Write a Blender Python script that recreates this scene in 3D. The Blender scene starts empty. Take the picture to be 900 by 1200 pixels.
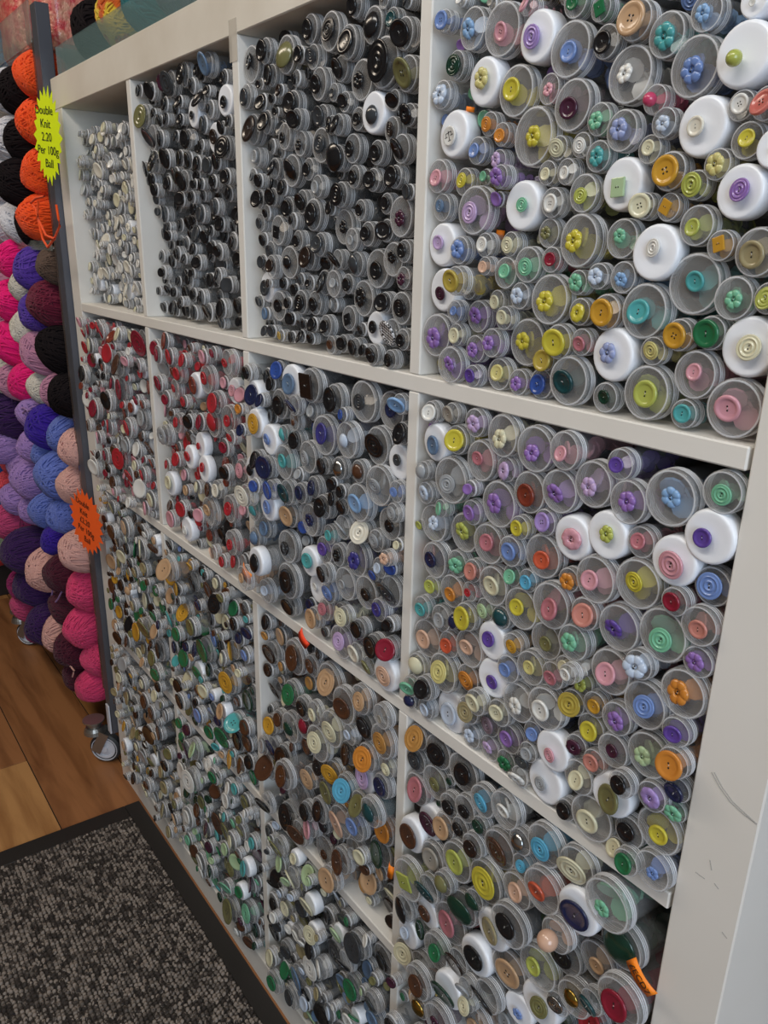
import bpy, bmesh, math, random
from mathutils import Matrix, Vector, Euler
random.seed(5)
PI = math.pi
S = .01                                   # the layout below is in centimetres
SC = bpy.context.scene
COL = SC.collection
# ------------------------------------------------------------------ camera, world, lights, exposure
CAM_C = Vector((169.7239, -46.9887, 121.4089))
CAM_M = Matrix([[0.589476, -0.28607, 0.755435], [0.80744, 0.181288, -0.561405], [0.02365, 0.940903, 0.33785]])
FPX, PPX, PPY = 942.353, 457.099, 631.322
cam_data = bpy.data.cameras.new('camera'); cam = bpy.data.objects.new('camera', cam_data); COL.objects.link(cam)
cam.matrix_world = Matrix.Translation(CAM_C * S) @ CAM_M.to_4x4()
cam_data.sensor_fit = 'HORIZONTAL'; cam_data.sensor_width = 36; cam_data.lens = 36 * FPX / 900
cam_data.shift_x = -(PPX - 450) / 900; cam_data.shift_y = (PPY - 600) / 900
cam_data.clip_start = .02
SC.camera = cam
SC.view_settings.view_transform = 'Standard'; SC.view_settings.look = 'None'; SC.view_settings.gamma = 1
SC.view_settings.use_curve_mapping = False
SC.view_settings.exposure = 0.0
SC.cycles.transparent_max_bounces = 12
SC.cycles.max_bounces = 6
world = bpy.data.worlds.new('world'); SC.world = world; world.use_nodes = True
world.node_tree.nodes['Background'].inputs[0].default_value = (.80, .88, 1, 1)
world.node_tree.nodes['Background'].inputs[1].default_value = .6
def area(name, loc, target, sx, sy, power, color):
    d = bpy.data.lights.new(name, 'AREA'); d.shape = 'RECTANGLE'; d.size = sx; d.size_y = sy; d.energy = power; d.color = color
    o = bpy.data.objects.new(name, d); COL.objects.link(o); o.location = loc
    o.rotation_euler = (Vector(target) - Vector(loc)).to_track_quat('-Z', 'Y').to_euler()
    return o
area('window_daylight', (3.7, -1.1, 1.6), (1.3, 0, .9), 1.5, 1.5, 39, (.70, .84, 1))
area('tube_light', (-.3, -.95, 2.36), (-.3, -.6, 0), 1.5, .3, 11, (1, .85, .68))
area('tube_light', (1.5, -.95, 2.36), (1.5, -.6, 0), 1.5, .3, 14, (1, .95, .87))
# ------------------------------------------------------------------ helpers
def ray(u, v):
    return CAM_M @ Vector(((u - PPX) / FPX, -(v - PPY) / FPX, -1))
def at_y(u, v, y):                        # the point in the room, on the plane y, seen at a pixel of the photograph
    d = ray(u, v); return CAM_C + d * ((y - CAM_C.y) / d.y)
def srgb(h):
    c = [int(h[i:i+2], 16) / 255 for i in (0, 2, 4)]
    return tuple(x / 12.92 if x <= .04045 else ((x + .055) / 1.055) ** 2.4 for x in c) + (1,)
def material(name, color, rough=.5, alpha=1, metal=0, coat=0, spec=.5, noise=None, bump=None, sheen=0):
    m = bpy.data.materials.new(name); m.use_nodes = True; nt = m.node_tree; b = nt.nodes['Principled BSDF']
    b.inputs['Base Color'].default_value = color; b.inputs['Roughness'].default_value = rough; b.inputs['Alpha'].default_value = alpha
    b.inputs['Metallic'].default_value = metal; b.inputs['Coat Weight'].default_value = coat; b.inputs['Specular IOR Level'].default_value = spec
    b.inputs['Sheen Weight'].default_value = sheen
    if noise or bump:
        tc = nt.nodes.new('ShaderNodeTexCoord')
    if noise:                             # (scale, second colour, strength, stretch)
        mp = nt.nodes.new('ShaderNodeMapping'); mp.inputs['Scale'].default_value = noise[3]
        n = nt.nodes.new('ShaderNodeTexNoise'); n.inputs['Scale'].default_value = noise[0]; n.inputs['Detail'].default_value = 5
        nt.links.new(tc.outputs['Object'], mp.inputs[0]); nt.links.new(mp.outputs[0], n.inputs['Vector'])
        cr = nt.nodes.new('ShaderNodeMapRange'); cr.inputs[1].default_value = .38; cr.inputs[2].default_value = .66; cr.inputs[4].default_value = noise[2]
        mx = nt.nodes.new('ShaderNodeMix'); mx.data_type = 'RGBA'; mx.inputs[6].default_value = color; mx.inputs[7].default_value = noise[1]
        nt.links.new(n.outputs[0], cr.inputs[0]); nt.links.new(cr.outputs[0], mx.inputs[0]); nt.links.new(mx.outputs[2], b.inputs['Base Color'])
    if bump:                              # (scale, strength, distance)
        n2 = nt.nodes.new('ShaderNodeTexNoise'); n2.inputs['Scale'].default_value = bump[0]; n2.inputs['Detail'].default_value = 4
        bp = nt.nodes.new('ShaderNodeBump'); bp.inputs['Strength'].default_value = bump[1]; bp.inputs['Distance'].default_value = bump[2]
        nt.links.new(tc.outputs['Object'], n2.inputs['Vector']); nt.links.new(n2.outputs[0], bp.inputs['Height']); nt.links.new(bp.outputs[0], b.inputs['Normal'])
    return m
def set_props(o, label=None, category=None, group=None, kind=None):
    for k, v in (('label', label), ('category', category), ('group', group), ('kind', kind)):
        if v: o[k] = v
    return o
def mesh_obj(name, me, parent=None, mat=None, loc=None, rot=None, scale=None):
    o = bpy.data.objects.new(name, me); COL.objects.link(o)
    if parent: o.parent = parent
    if loc is not None: o.location = loc
    if rot is not None: o.rotation_euler = rot
    if scale is not None: o.scale = scale
    if mat:
        if not me.materials: me.materials.append(None)
        o.material_slots[0].link = 'OBJECT'; o.material_slots[0].material = mat
    return o
def empty(name, loc, rot=(0, 0, 0)):
    o = bpy.data.objects.new(name, None); COL.objects.link(o); o.location = loc; o.rotation_euler = rot; o.empty_display_size = .02
    return o
def smooth(me, on=True):
    me.polygons.foreach_set('use_smooth', [on] * len(me.polygons)); return me
def from_bm(name, bm, smooth_=False, norm=True):
    if norm: bmesh.ops.recalc_face_normals(bm, faces=bm.faces)
    me = bpy.data.meshes.new(name); bm.to_mesh(me); bm.free()
    if smooth_: smooth(me)
    return me
def box_bm(bm, x0, x1, y0, y1, z0, z1, bev=0):
    r = bmesh.ops.create_cube(bm, size=1)
    for v in r['verts']:
        v.co = Vector(((x0 + x1) / 2 + v.co.x * (x1 - x0), (y0 + y1) / 2 + v.co.y * (y1 - y0), (z0 + z1) / 2 + v.co.z * (z1 - z0))) * S
    if bev:
        es = list({e for v in r['verts'] for e in v.link_edges})
        bmesh.ops.bevel(bm, geom=es, offset=bev * S, segments=1, affect='EDGES')
def box(name, x0, x1, y0, y1, z0, z1, mat, parent=None, bev=0):
    bm = bmesh.new(); box_bm(bm, x0, x1, y0, y1, z0, z1, bev)
    me = from_bm(name, bm); me.materials.append(mat)
    return mesh_obj(name, me, parent)
def lathe(profile, seg, name='lathe', caps=False):   # profile of (radius, y); axis along y, front towards -y
    V, F = [], []
    rings = []
    for r, y in profile:
        if r < 1e-6: rings.append([len(V)]); V.append((0, y, 0))
        else:
            rings.append(list(range(len(V), len(V) + seg)))
            V += [(r * math.cos(2 * PI * k / seg), y, r * math.sin(2 * PI * k / seg)) for k in range(seg)]
    for a, b in zip(rings, rings[1:]):
        for k in range(seg):
            k2 = (k + 1) % seg
            if len(a) == 1 and len(b) == 1: continue
            if len(a) == 1: F.append((a[0], b[k2], b[k]))
            elif len(b) == 1: F.append((a[k], a[k2], b[0]))
            else: F.append((a[k], a[k2], b[k2], b[k]))
    return V, F
def mesh_vf(name, V, F, smooth_=True, mats=None):
    me = bpy.data.meshes.new(name); me.from_pydata(V, [], F); me.update()
    if smooth_: smooth(me)
    return me
def tube_path(bm, pts, r, seg=6, closed=False):
    pts = [Vector(q) for q in pts]; n = len(pts); rings = []
    for i, q in enumerate(pts):
        a = pts[i - 1] if (i or closed) else q; b = pts[(i + 1) % n] if (i < n - 1 or closed) else q
        t = (b - a).normalized(); up = Vector((0, 0, 1)) if abs(t.z) < .9 else Vector((1, 0, 0))
        x = t.cross(up).normalized(); y = t.cross(x)
        rings.append([bm.verts.new(q + (x * math.cos(2 * PI * k / seg) + y * math.sin(2 * PI * k / seg)) * r) for k in range(seg)])
    for i in range(n if closed else n - 1):
        a, b = rings[i], rings[(i + 1) % n]
        for k in range(seg): bm.faces.new((a[k], a[(k + 1) % seg], b[(k + 1) % seg], b[k]))

DATA = (
    "41 11357 40 13990 51 c 51 32 2 1;41 11711 40 13899 46 c 17 24 2 1;41 11498 40 13775 155 c 46 76 f 1;41 11838 37 13712 189 c 38 67 4 1;41 12209 36 13606 175 w 24 80 r 1;41 12550 40 13760 108 c 16 50 2 1;41 12087 40 13818 70 c 38 53 4 1;41 12543 33 13474 183 c 2 69 2 1;41 11323 40 13547 113 c 13 80 r 1;41 11672 31 13387 175 w 35 80 f 1;41 11158 40 13357 114 c 20 83 f 1;41 12030 40 13281 182 c 52 82 2 1;41 12369 40 13252 108 c 38 48 f 1;41 12608 34 13124 174 c 39 73 2 1;41 11321 45 13053 183 w 51 77 g 1;41 11758 40 13084 93 c 32 56 r 1;41 11910 36 12998 89 c 32 50 2 1;41 12243 40 12957 209 c 52 78 f 1;41 11630 40 12905 107 c 2 58 2 1;41 11885 46 12821 81 c 25 61 f 1;41 11988 -31 12692 91 c 40 70 f 1;41 11172 20 12739 139 c 38 70 4 1;41 11471 57 12684 112 c 52 60 r 1;41 12509 40 12861 86 c 9 64 r 1;41 12718 45 12864 87 c 51 54 r 1;41 12417 40 12701 89 c 9 46 4 1;41 12602 40 12700 93 c 51 47 4 1;41 11658 16 12460 193 c 25 86 r 1;41 12180 36 12484 182 w 28 54 r 1;41 12490 40 12496 110 c 51 67 4 1;41 12782 40 12550 133 c 26 56 r 1;41 11220 40 12493 117 c 47 53 r 1;41 12779 40 13677 85 c 16 51 q 1;41 13078 40 13557 126 c 48 104 4 1;41 12850 40 13472 109 c 1 71 4 1;41 13330 40 13434 134 c 49 80 f 1;41 13595 40 13508 109 c 46 51 f 1;41 13892 47 13514 91 w 51 21 2 1;41 13892 20 13245 177 w 26 48 b 1;41 13079 40 13250 177 c 51 63 f 1;41 13557 46 13230 177 c 2 79 f 1;41 13303 37 13081 92 c 19 45 b 1;41 12857 40 13011 109 c 28 61 f 1;41 13078 22 12921 133 c 37 71 f 1;41 13404 22 12938 93 c 20 51 f 1;41 13677 31 12892 174 w 22 60 2 1;41 13917 40 12981 88 c 51 57 4 1;41 14090 9 12970 95 c 8 75 4 1;41 13990 40 12792 105 c 52 52 2 1;41 12881 40 12781 106 c 49 68 f 1;41 13306 40 12794 91 c 9 49 4 1;41 13106 46 12596 172 w 34 71 q 1;41 13481 40 12655 122 c 0 95 4 1;41 13820 34 12674 94 c 35 66 f 1;41 14188 -1 12736 112 w 51 22 2 1;41 13683 42 12566 91 c 26 74 r 1;41 13998 29 12514 158 w 40 67 r 1;41 13313 40 12454 88 c 9 79 4 1;41 13508 40 12443 90 c 0 50 q 1;41 11228 47 12195 182 w 25 62 2 1;"
    "41 11516 3 12152 117 c 2 78 f 1;41 11786 40 12197 99 c 51 61 4 1;41 12082 40 12206 98 c 9 63 r 1;41 11867 -19 12036 76 c 36 47 2 1;41 12056 35 11991 127 c 28 58 2 1;41 12300 26 12058 138 c 28 69 r 1;41 12472 53 12287 109 c 31 50 f 1;41 12529 40 12100 97 c 10 51 2 1;41 12780 40 12235 190 c 52 83 f 1;41 11266 52 11819 185 w 39 61 r 1;41 11729 -211 11917 118 c 29 91 2 1;41 11534 120 11849 100 c 9 58 2 1;41 11950 63 11767 93 c 9 57 2 1;41 12229 40 11824 108 c 20 65 f 1;41 12545 40 11814 191 c 52 83 f 1;41 12809 40 11950 92 c 28 66 f 1;41 12855 40 11746 102 c 52 70 s 1;41 11475 19 11650 99 c 2 41 2 1;41 11756 40 11630 136 c 40 74 f 1;41 12083 24 11643 97 c 9 59 2 1;41 11230 24 11428 193 c 40 98 f 1;41 11518 11 11461 100 c 9 68 2 1;41 11744 40 11362 119 c 40 67 f 1;41 11971 10 11436 122 c 40 64 f 1;41 12295 94 11469 192 c 52 74 f 1;41 12677 35 11513 136 c 52 104 2 1;41 12536 69 11358 89 c 29 86 2 1;41 12902 40 11533 103 c 42 57 4 1;41 11493 -21 11202 163 c 40 73 f 1;41 11769 4 11139 97 c 50 62 2 1;41 12033 60 11184 138 c 35 70 2 1;41 12263 62 11150 109 c 40 61 f 1;41 12488 90 11166 124 c 7 84 4 1;41 12825 22 11239 192 c 14 97 2 1;41 13733 40 12330 126 c 26 56 2 1;41 13164 40 12251 134 c 28 51 f 1;41 13457 23 12167 180 w 51 60 r 1;41 13920 40 12214 94 c 0 52 q 1;41 14163 40 12178 145 c 23 83 2 1;41 12991 40 11999 94 c 20 61 f 1;41 13210 40 12000 111 c 46 52 f 1;41 13759 67 11981 195 c 49 67 2 1;41 13097 40 11760 130 c 0 98 2 1;41 13418 40 11789 189 c 49 85 2 1;41 14063 40 11911 135 c 28 59 f 1;41 14287 40 11924 96 c 26 68 r 1;41 13194 39 11472 190 w 37 77 f 1;41 13531 40 11536 100 c 35 64 r 1;41 13715 40 11659 108 c 0 87 4 1;41 13928 65 11690 111 c 16 92 2 1;41 14204 55 11632 186 w 9 80 r 1;41 13519 40 11251 193 c 26 96 2 1;41 13876 40 11421 161 c 38 58 2 1;41 13174 40 11166 113 c 13 55 2 1;41 13838 40 11159 100 c 49 64 2 1;41 14185 40 11250 192 c 38 88 2 1;42 11271 -30 10743 109 c 51 79 2 1;42 11565 -30 10784 99 c 17 77 2 1;42 11871 -30 10753 129 c 25 79 f 1;42 11343 -28 10472 177 w 47 92 2 1;"
    "42 11647 -30 10559 138 c 52 100 2 1;42 12213 -27 10704 187 c 9 87 f 1;42 11972 -30 10439 186 c 42 64 2 1;42 12592 -30 10668 194 c 40 74 f 1;42 12922 -58 10727 157 c 38 63 2 1;42 11193 -30 10176 93 c 18 74 d 1;42 11598 -38 10173 224 c 18 90 r 1;42 12272 -11 10427 115 c 25 79 s 1;42 11236 -30 9962 113 c 20 79 s 1;42 11508 -60 9886 90 c 28 65 2 1;42 11932 -57 9961 121 c 40 75 2 1;42 12231 -30 10112 213 c 40 94 f 1;42 12558 -15 10299 183 c 43 99 2 1;42 12890 -31 10392 182 c 40 86 f 1;42 11337 4 9679 192 c 20 73 f 1;42 11772 13 9709 193 c 26 92 f 1;42 12139 -34 9723 192 c 42 80 2 1;42 12526 -59 9990 108 c 52 70 4 1;42 12769 -25 10101 117 c 24 81 4 1;42 12453 -74 9761 140 c 2 82 2 1;42 12776 -24 9809 194 c 33 79 2 1;42 13049 -10 10047 186 w 38 92 s 1;42 11407 -30 9327 187 c 30 83 2 1;42 11711 -1 9384 140 c 28 84 f 1;42 11952 -21 9401 115 c 44 83 2 1;42 11388 -23 9039 118 c 26 71 2 1;42 11668 -8 9090 172 c 32 74 2 1;42 11943 -30 9194 99 c 41 42 2 1;42 12234 -31 9353 190 c 9 94 2 1;42 12452 -23 9528 105 c 28 67 2 1;42 12651 -35 9553 107 c 11 65 2 1;42 13078 -30 9707 106 c 32 73 f 1;42 13208 -27 10527 185 c 25 78 f 1;42 13431 -30 10731 120 c 50 59 2 1;42 13540 -35 10477 168 c 40 78 f 1;42 13875 -30 10592 205 c 46 77 f 1;42 14243 -26 10724 146 c 28 72 r 1;42 13380 -18 10172 190 w 26 68 f 1;42 13673 -1 10205 123 c 42 63 2 1;42 13959 -7 10153 185 w 38 104 r 1;42 14200 -26 10406 190 w 50 68 2 1;42 13345 -50 9808 195 c 38 81 2 1;42 13706 -22 9894 197 c 52 79 r 1;42 14245 52 10052 144 c 2 95 r 1;42 14036 -44 9883 110 c 10 71 2 1;42 13283 -47 9496 141 c 44 97 2 1;42 13596 -27 9497 192 c 50 83 f 1;42 13965 -14 9588 212 c 28 91 r 1;42 14242 -33 9775 147 c 44 70 2 1;42 11238 -21 8757 126 c 49 73 2 1;42 11529 -10 8752 145 c 18 81 2 1;42 11743 -18 8812 85 c 30 71 d 1;42 11925 -47 8933 146 c 52 116 2 1;42 12136 -11 9080 117 c 34 71 r 1;42 12359 -20 9093 115 c 14 83 d 1;42 12594 -32 9273 198 c 52 77 2 1;42 12945 -63 9440 207 c 42 96 2 1;42 11258 49 8401 214 c 36 103 2 1;42 11658 -1 8518 143 c 33 78 2 1;42 11966 -21 8612 196 c 36 83 2 1;"
    "42 12262 -24 8820 188 w 50 75 2 1;42 12540 -39 8905 115 c 0 65 r 1;42 12892 -14 9083 173 c 31 67 2 1;42 11171 2 8067 137 c 9 99 d 1;42 11602 -19 8184 216 c 35 119 r 1;42 11941 16 8272 152 c 32 102 r 1;42 12297 -10 8446 195 w 50 71 2 1;42 12520 -51 8660 135 c 2 68 2 1;42 12770 -40 8779 163 c 35 65 2 1;42 13029 -46 8831 128 c 42 68 2 1;42 13168 -74 8989 97 c 9 50 4 1;42 11158 -69 7827 118 c 28 90 2 1;42 11387 -74 7919 139 c 1 102 2 1;42 11134 -43 7639 96 c 30 68 d 1;42 11377 -30 7667 125 c 20 73 2 1;42 11700 44 7769 230 w 20 120 2 1;42 12002 -18 7960 150 c 23 104 r 1;42 12181 -96 8160 135 c 9 94 2 1;42 12657 -32 8378 194 c 51 84 f 1;42 13001 -71 8507 202 c 51 97 2 1;42 12439 -36 8162 139 c 9 83 4 1;42 12269 26 7924 129 c 27 88 r 1;42 12038 9 7681 138 c 20 74 f 1;42 12294 26 7678 136 c 25 70 f 1;42 12547 7 7923 150 c 40 81 2 1;42 12855 -21 8176 109 c 2 64 2 1;42 13123 -68 8151 188 w 38 65 r 1;42 13047 -24 7768 206 w 18 66 r 1;42 12532 15 7668 126 c 16 82 f 1;42 12852 -56 7983 102 c 18 65 2 1;42 12763 12 7819 102 c 5 78 2 1;42 12748 -22 7650 107 c 51 93 s 1;42 13214 -66 9223 158 c 28 81 f 1;42 13584 -39 9121 194 c 38 93 2 1;42 13831 -52 9298 123 c 20 95 f 1;42 14267 -12 9507 121 c 40 75 f 1;42 13333 -230 9041 88 c 51 55 4 1;42 13303 8 8869 108 c 26 65 f 1;42 13247 -13 8671 123 c 29 106 r 1;42 13475 -33 8774 115 c 0 63 2 1;42 13708 -56 8773 143 c 40 83 f 1;42 13925 -46 9001 196 c 2 89 r 1;42 14200 -26 9228 190 c 32 97 f 1;42 14222 -65 8938 119 c 50 69 2 1;42 13454 -13 8533 140 c 52 86 2 1;42 13352 -42 8319 112 c 39 75 s 1;42 13714 -56 8488 148 c 39 59 2 1;42 13561 -64 8298 114 c 44 77 2 1;42 14002 -28 8601 190 c 34 79 f 1;42 14260 -96 8712 129 c 32 110 2 1;42 13429 -67 8072 162 c 9 82 2 1;42 13755 -59 8091 190 w 31 123 2 1;42 13898 -165 8333 115 c 1 76 2 1;42 14121 -77 8324 128 c 24 88 s 1;42 14282 -17 8461 105 c 30 85 2 1;42 14296 -11 8276 91 c 28 76 f 1;42 13588 -42 7755 215 c 9 108 2 1;42 13306 -26 7649 106 c 1 76 2 1;42 13948 -32 7859 140 c 1 82 2 1;42 14193 -32 8035 197 c 52 81 2 1;"
    "42 13836 2 7629 83 c 9 78 2 1;42 14018 -124 7660 117 c 16 85 2 1;42 14223 -79 7707 166 c 2 55 f 1;43 11187 49 7183 155 c 4 143 r 1;43 11524 50 7185 205 c 1 129 r 1;43 11186 37 6887 153 c 5 106 r 1;43 11926 44 7172 222 c 1 116 4 1;43 11232 17 6549 202 c 42 139 2 1;43 11513 35 6797 206 c 31 82 r 1;43 11819 -23 6731 142 c 1 85 2 1;43 12066 -34 6851 156 c 1 78 r 1;43 12286 -15 7075 179 c 11 101 r 1;43 12611 -43 7194 200 c 51 82 4 1;43 11495 12 6279 207 w 39 148 2 1;43 11245 -47 5969 215 w 3 148 2 1;43 11784 -33 6449 158 c 48 127 2 1;43 12022 -33 6581 132 c 1 77 2 1;43 12305 -37 6802 112 c 13 77 2 1;43 12587 -37 6718 214 c 3 155 r 1;43 12848 -48 7000 142 c 45 85 d 1;43 12278 -99 6568 144 c 12 93 2 1;43 13139 -61 7165 213 c 11 112 r 1;43 12054 -86 6202 232 c 26 135 2 1;43 11623 -42 5915 202 c 17 130 2 1;43 12490 -90 6282 240 c 52 167 r 1;43 12903 -47 6763 128 c 11 62 r 1;43 11287 -117 5403 259 c 26 129 q 1;43 11661 -110 5559 176 c 14 151 r 1;43 11937 -154 5869 140 c 31 97 d 1;43 12891 -80 6474 194 c 36 97 2 1;43 13226 -129 6757 228 c 33 100 4 1;43 12193 -75 5700 207 c 13 176 d 1;43 12367 -98 5958 127 c 13 104 d 1;43 11217 -87 4923 173 c 1 153 d 1;43 11595 -48 5129 191 w 3 101 2 1;43 11275 -67 4581 196 w 20 78 2 1;43 11983 -53 5312 255 c 42 149 2 1;43 11500 -15 4822 144 c 13 111 2 1;43 12888 -154 6085 233 c 1 130 2 1;43 12611 -70 5758 225 w 23 141 2 1;43 12426 -92 5260 224 w 1 139 2 1;43 11216 -48 4229 185 c 9 138 r 1;43 11877 -152 4884 218 c 16 98 2 1;43 12195 -103 4999 152 c 12 145 2 1;43 11541 -42 4262 221 c 13 128 2 1;43 11820 -350 4503 212 c 3 123 2 1;43 12838 -20 5396 239 c 48 160 4 1;43 13232 -73 5821 233 c 26 91 2 1;43 12190 -227 4657 217 w 13 174 2 1;43 12465 -186 4702 97 c 9 97 r 1;43 12416 -179 4883 118 c 18 94 2 1;43 12681 -137 4976 187 c 1 176 2 1;43 13013 -21 5045 187 w 2 62 f 1;43 13274 -35 5378 232 w 31 105 r 1;43 12178 -350 4264 223 c 39 78 f 1;43 11868 -350 4202 160 c 15 103 d 1;43 12521 -109 4432 196 c 48 92 2 1;43 12817 44 4650 192 c 18 102 2 1;43 13509 -52 7201 192 c 9 148 r 1;43 13914 -144 7156 238 c 28 78 f 1;"
    "43 13627 -120 6844 217 w 30 148 2 1;43 14021 -12 6745 219 c 13 162 d 1;43 13790 25 6341 199 c 48 80 2 1;43 13477 -182 6488 170 c 36 100 b 1;43 13473 -2 6144 198 c 1 114 r 1;43 14165 -159 6349 226 c 10 134 2 1;43 13780 119 5572 140 c 41 128 2 1;43 13676 -79 5862 185 c 15 88 d 1;43 13890 -116 6056 125 c 14 104 2 1;43 13502 -63 5628 130 c 45 87 r 1;43 13326 234 5025 148 c 34 124 2 1;31 7724 67 14062 195 c 1 86 2 1;31 8041 80 14145 135 c 1 108 4 1;31 8494 80 14044 189 c 31 137 d 1;31 8789 80 14001 87 c 1 79 4 1;31 9041 80 13945 119 c 5 75 r 1;31 8991 80 14194 141 c 1 96 4 1;31 9363 80 14114 178 c 1 107 r 1;31 8174 80 13895 116 c 1 106 4 1;31 7906 80 13847 63 c 1 42 d 1;31 7663 21 13743 136 c 5 93 2 1;31 7945 80 13660 99 c 1 85 2 1;31 8357 80 13730 68 c 12 61 r 1;31 8194 80 13667 53 c 1 47 4 1;31 8695 80 13801 85 c 1 59 2 1;31 9147 80 13692 158 c 1 88 2 1;31 8924 338 13674 79 c 1 50 4 1;31 8601 95 13576 134 c 1 114 2 1;31 7702 80 13410 169 c 12 147 4 1;31 8033 80 13452 128 c 1 103 4 1;31 8268 80 13534 49 c 1 42 4 1;31 8769 35 13405 112 c 1 90 4 1;31 9172 105 13400 117 c 5 97 4 1;31 8507 35 13267 139 c 1 58 4 1;31 8136 80 13200 86 c 1 52 2 1;31 8361 80 13126 71 c 1 43 2 1;31 8800 60 13176 129 c 1 61 f 1;31 7770 80 13115 112 c 18 75 2 1;31 9210 67 13129 170 c 5 91 r 1;31 8190 80 12971 117 c 1 90 4 1;31 8574 80 12929 170 c 1 124 d 1;31 8937 80 12923 116 c 1 71 4 1;31 7635 95 12918 99 c 5 49 2 1;31 7823 80 12864 83 c 1 73 r 1;31 9400 80 13298 95 c 1 76 r 1;31 9804 80 14240 99 c 1 80 2 1;31 9677 80 13973 154 c 1 115 2 1;31 10086 80 14043 158 c 1 112 d 1;31 10249 80 14206 71 c 1 29 2 1;31 10593 80 14130 57 c 1 48 2 1;31 10384 80 14040 94 c 14 65 2 1;31 10561 80 13899 135 c 1 108 2 1;31 10267 80 13722 219 c 1 175 r 1;31 10621 80 13588 150 c 31 126 4 1;31 9490 124 13786 120 c 1 96 4 1;31 9886 101 13635 181 c 1 80 f 1;31 9429 80 13584 88 c 5 48 2 1;31 9627 80 13480 97 c 1 65 2 1;31 9597 25 13279 102 c 1 85 4 1;31 9860 80 13309 107 c 1 60 4 1;"
    "31 10135 60 13332 183 w 5 84 d 1;31 10434 80 13403 93 c 1 68 2 1;31 10660 80 13262 98 c 1 92 s 1;31 10408 80 13167 115 c 12 66 r 1;31 9769 80 13059 138 c 1 76 2 1;31 9502 80 12994 128 c 1 135 d 1;31 10180 80 12996 113 c 1 77 4 1;31 10575 69 12998 127 c 1 99 2 1;31 10473 80 12774 105 c 1 95 4 1;31 9801 80 12807 112 c 1 70 2 1;31 10123 80 12764 109 c 1 84 4 1;31 7810 80 12666 115 c 1 100 4 1;31 8141 80 12678 102 c 1 93 4 1;31 8377 80 12766 95 c 1 80 4 1;31 8768 94 12610 128 c 1 92 4 1;31 8443 99 12554 126 c 1 89 2 1;31 7977 80 12516 92 c 1 49 2 1;31 7811 80 12410 110 c 5 63 2 1;31 8241 80 12322 168 c 1 76 q 1;31 8603 68 12417 95 c 1 47 4 1;31 9016 80 12475 169 c 1 120 2 1;31 9107 80 12750 116 c 18 68 2 1;31 8692 80 12217 111 c 1 62 4 1;31 7888 80 12213 95 c 1 66 4 1;31 8048 84 12104 109 c 5 70 r 1;31 8492 80 11981 184 c 1 80 d 1;31 8196 4 11928 133 c 12 78 2 1;31 8919 80 12043 140 c 12 115 2 1;31 9158 80 12177 128 c 5 97 4 1;31 7849 83 11974 89 c 5 73 2 1;31 7888 110 11684 180 w 5 95 2 1;31 8109 23 11737 56 c 12 53 4 1;31 8349 90 11745 71 c 1 60 2 1;31 8743 80 11806 76 c 5 58 4 1;31 8588 101 11692 70 c 1 62 4 1;31 8931 88 11775 90 c 1 42 2 1;31 9164 135 11790 140 c 1 118 2 1;31 8221 79 11487 178 c 1 77 4 1;31 7909 80 11377 80 c 47 75 2 1;31 8736 80 11561 139 c 1 93 r 1;31 9023 93 11568 135 c 1 78 4 1;31 8458 80 11536 71 c 1 63 4 1;31 8519 80 11365 80 c 1 72 4 1;31 7879 80 11172 71 c 5 65 2 1;31 8061 80 11180 80 c 5 70 4 1;31 8254 80 11147 74 c 15 50 f 1;31 8528 80 11157 73 c 1 65 4 1;31 8742 80 11185 80 c 1 72 4 1;31 8963 80 11182 70 c 1 55 4 1;31 8825 80 11326 59 c 1 52 2 1;31 9012 80 11341 85 c 1 77 q 1;31 9267 80 11347 120 c 1 75 2 1;31 9560 80 12653 129 c 1 109 r 1;31 9916 80 12501 104 c 1 57 2 1;31 10352 80 12549 99 c 1 64 2 1;31 9375 80 12535 78 c 1 70 4 1;31 10617 52 12429 183 c 39 76 f 1;31 9541 133 12354 177 c 1 69 f 1;31 9789 62 12229 115 c 18 49 4 1;31 10048 80 12283 120 c 1 72 2 1;"
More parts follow.
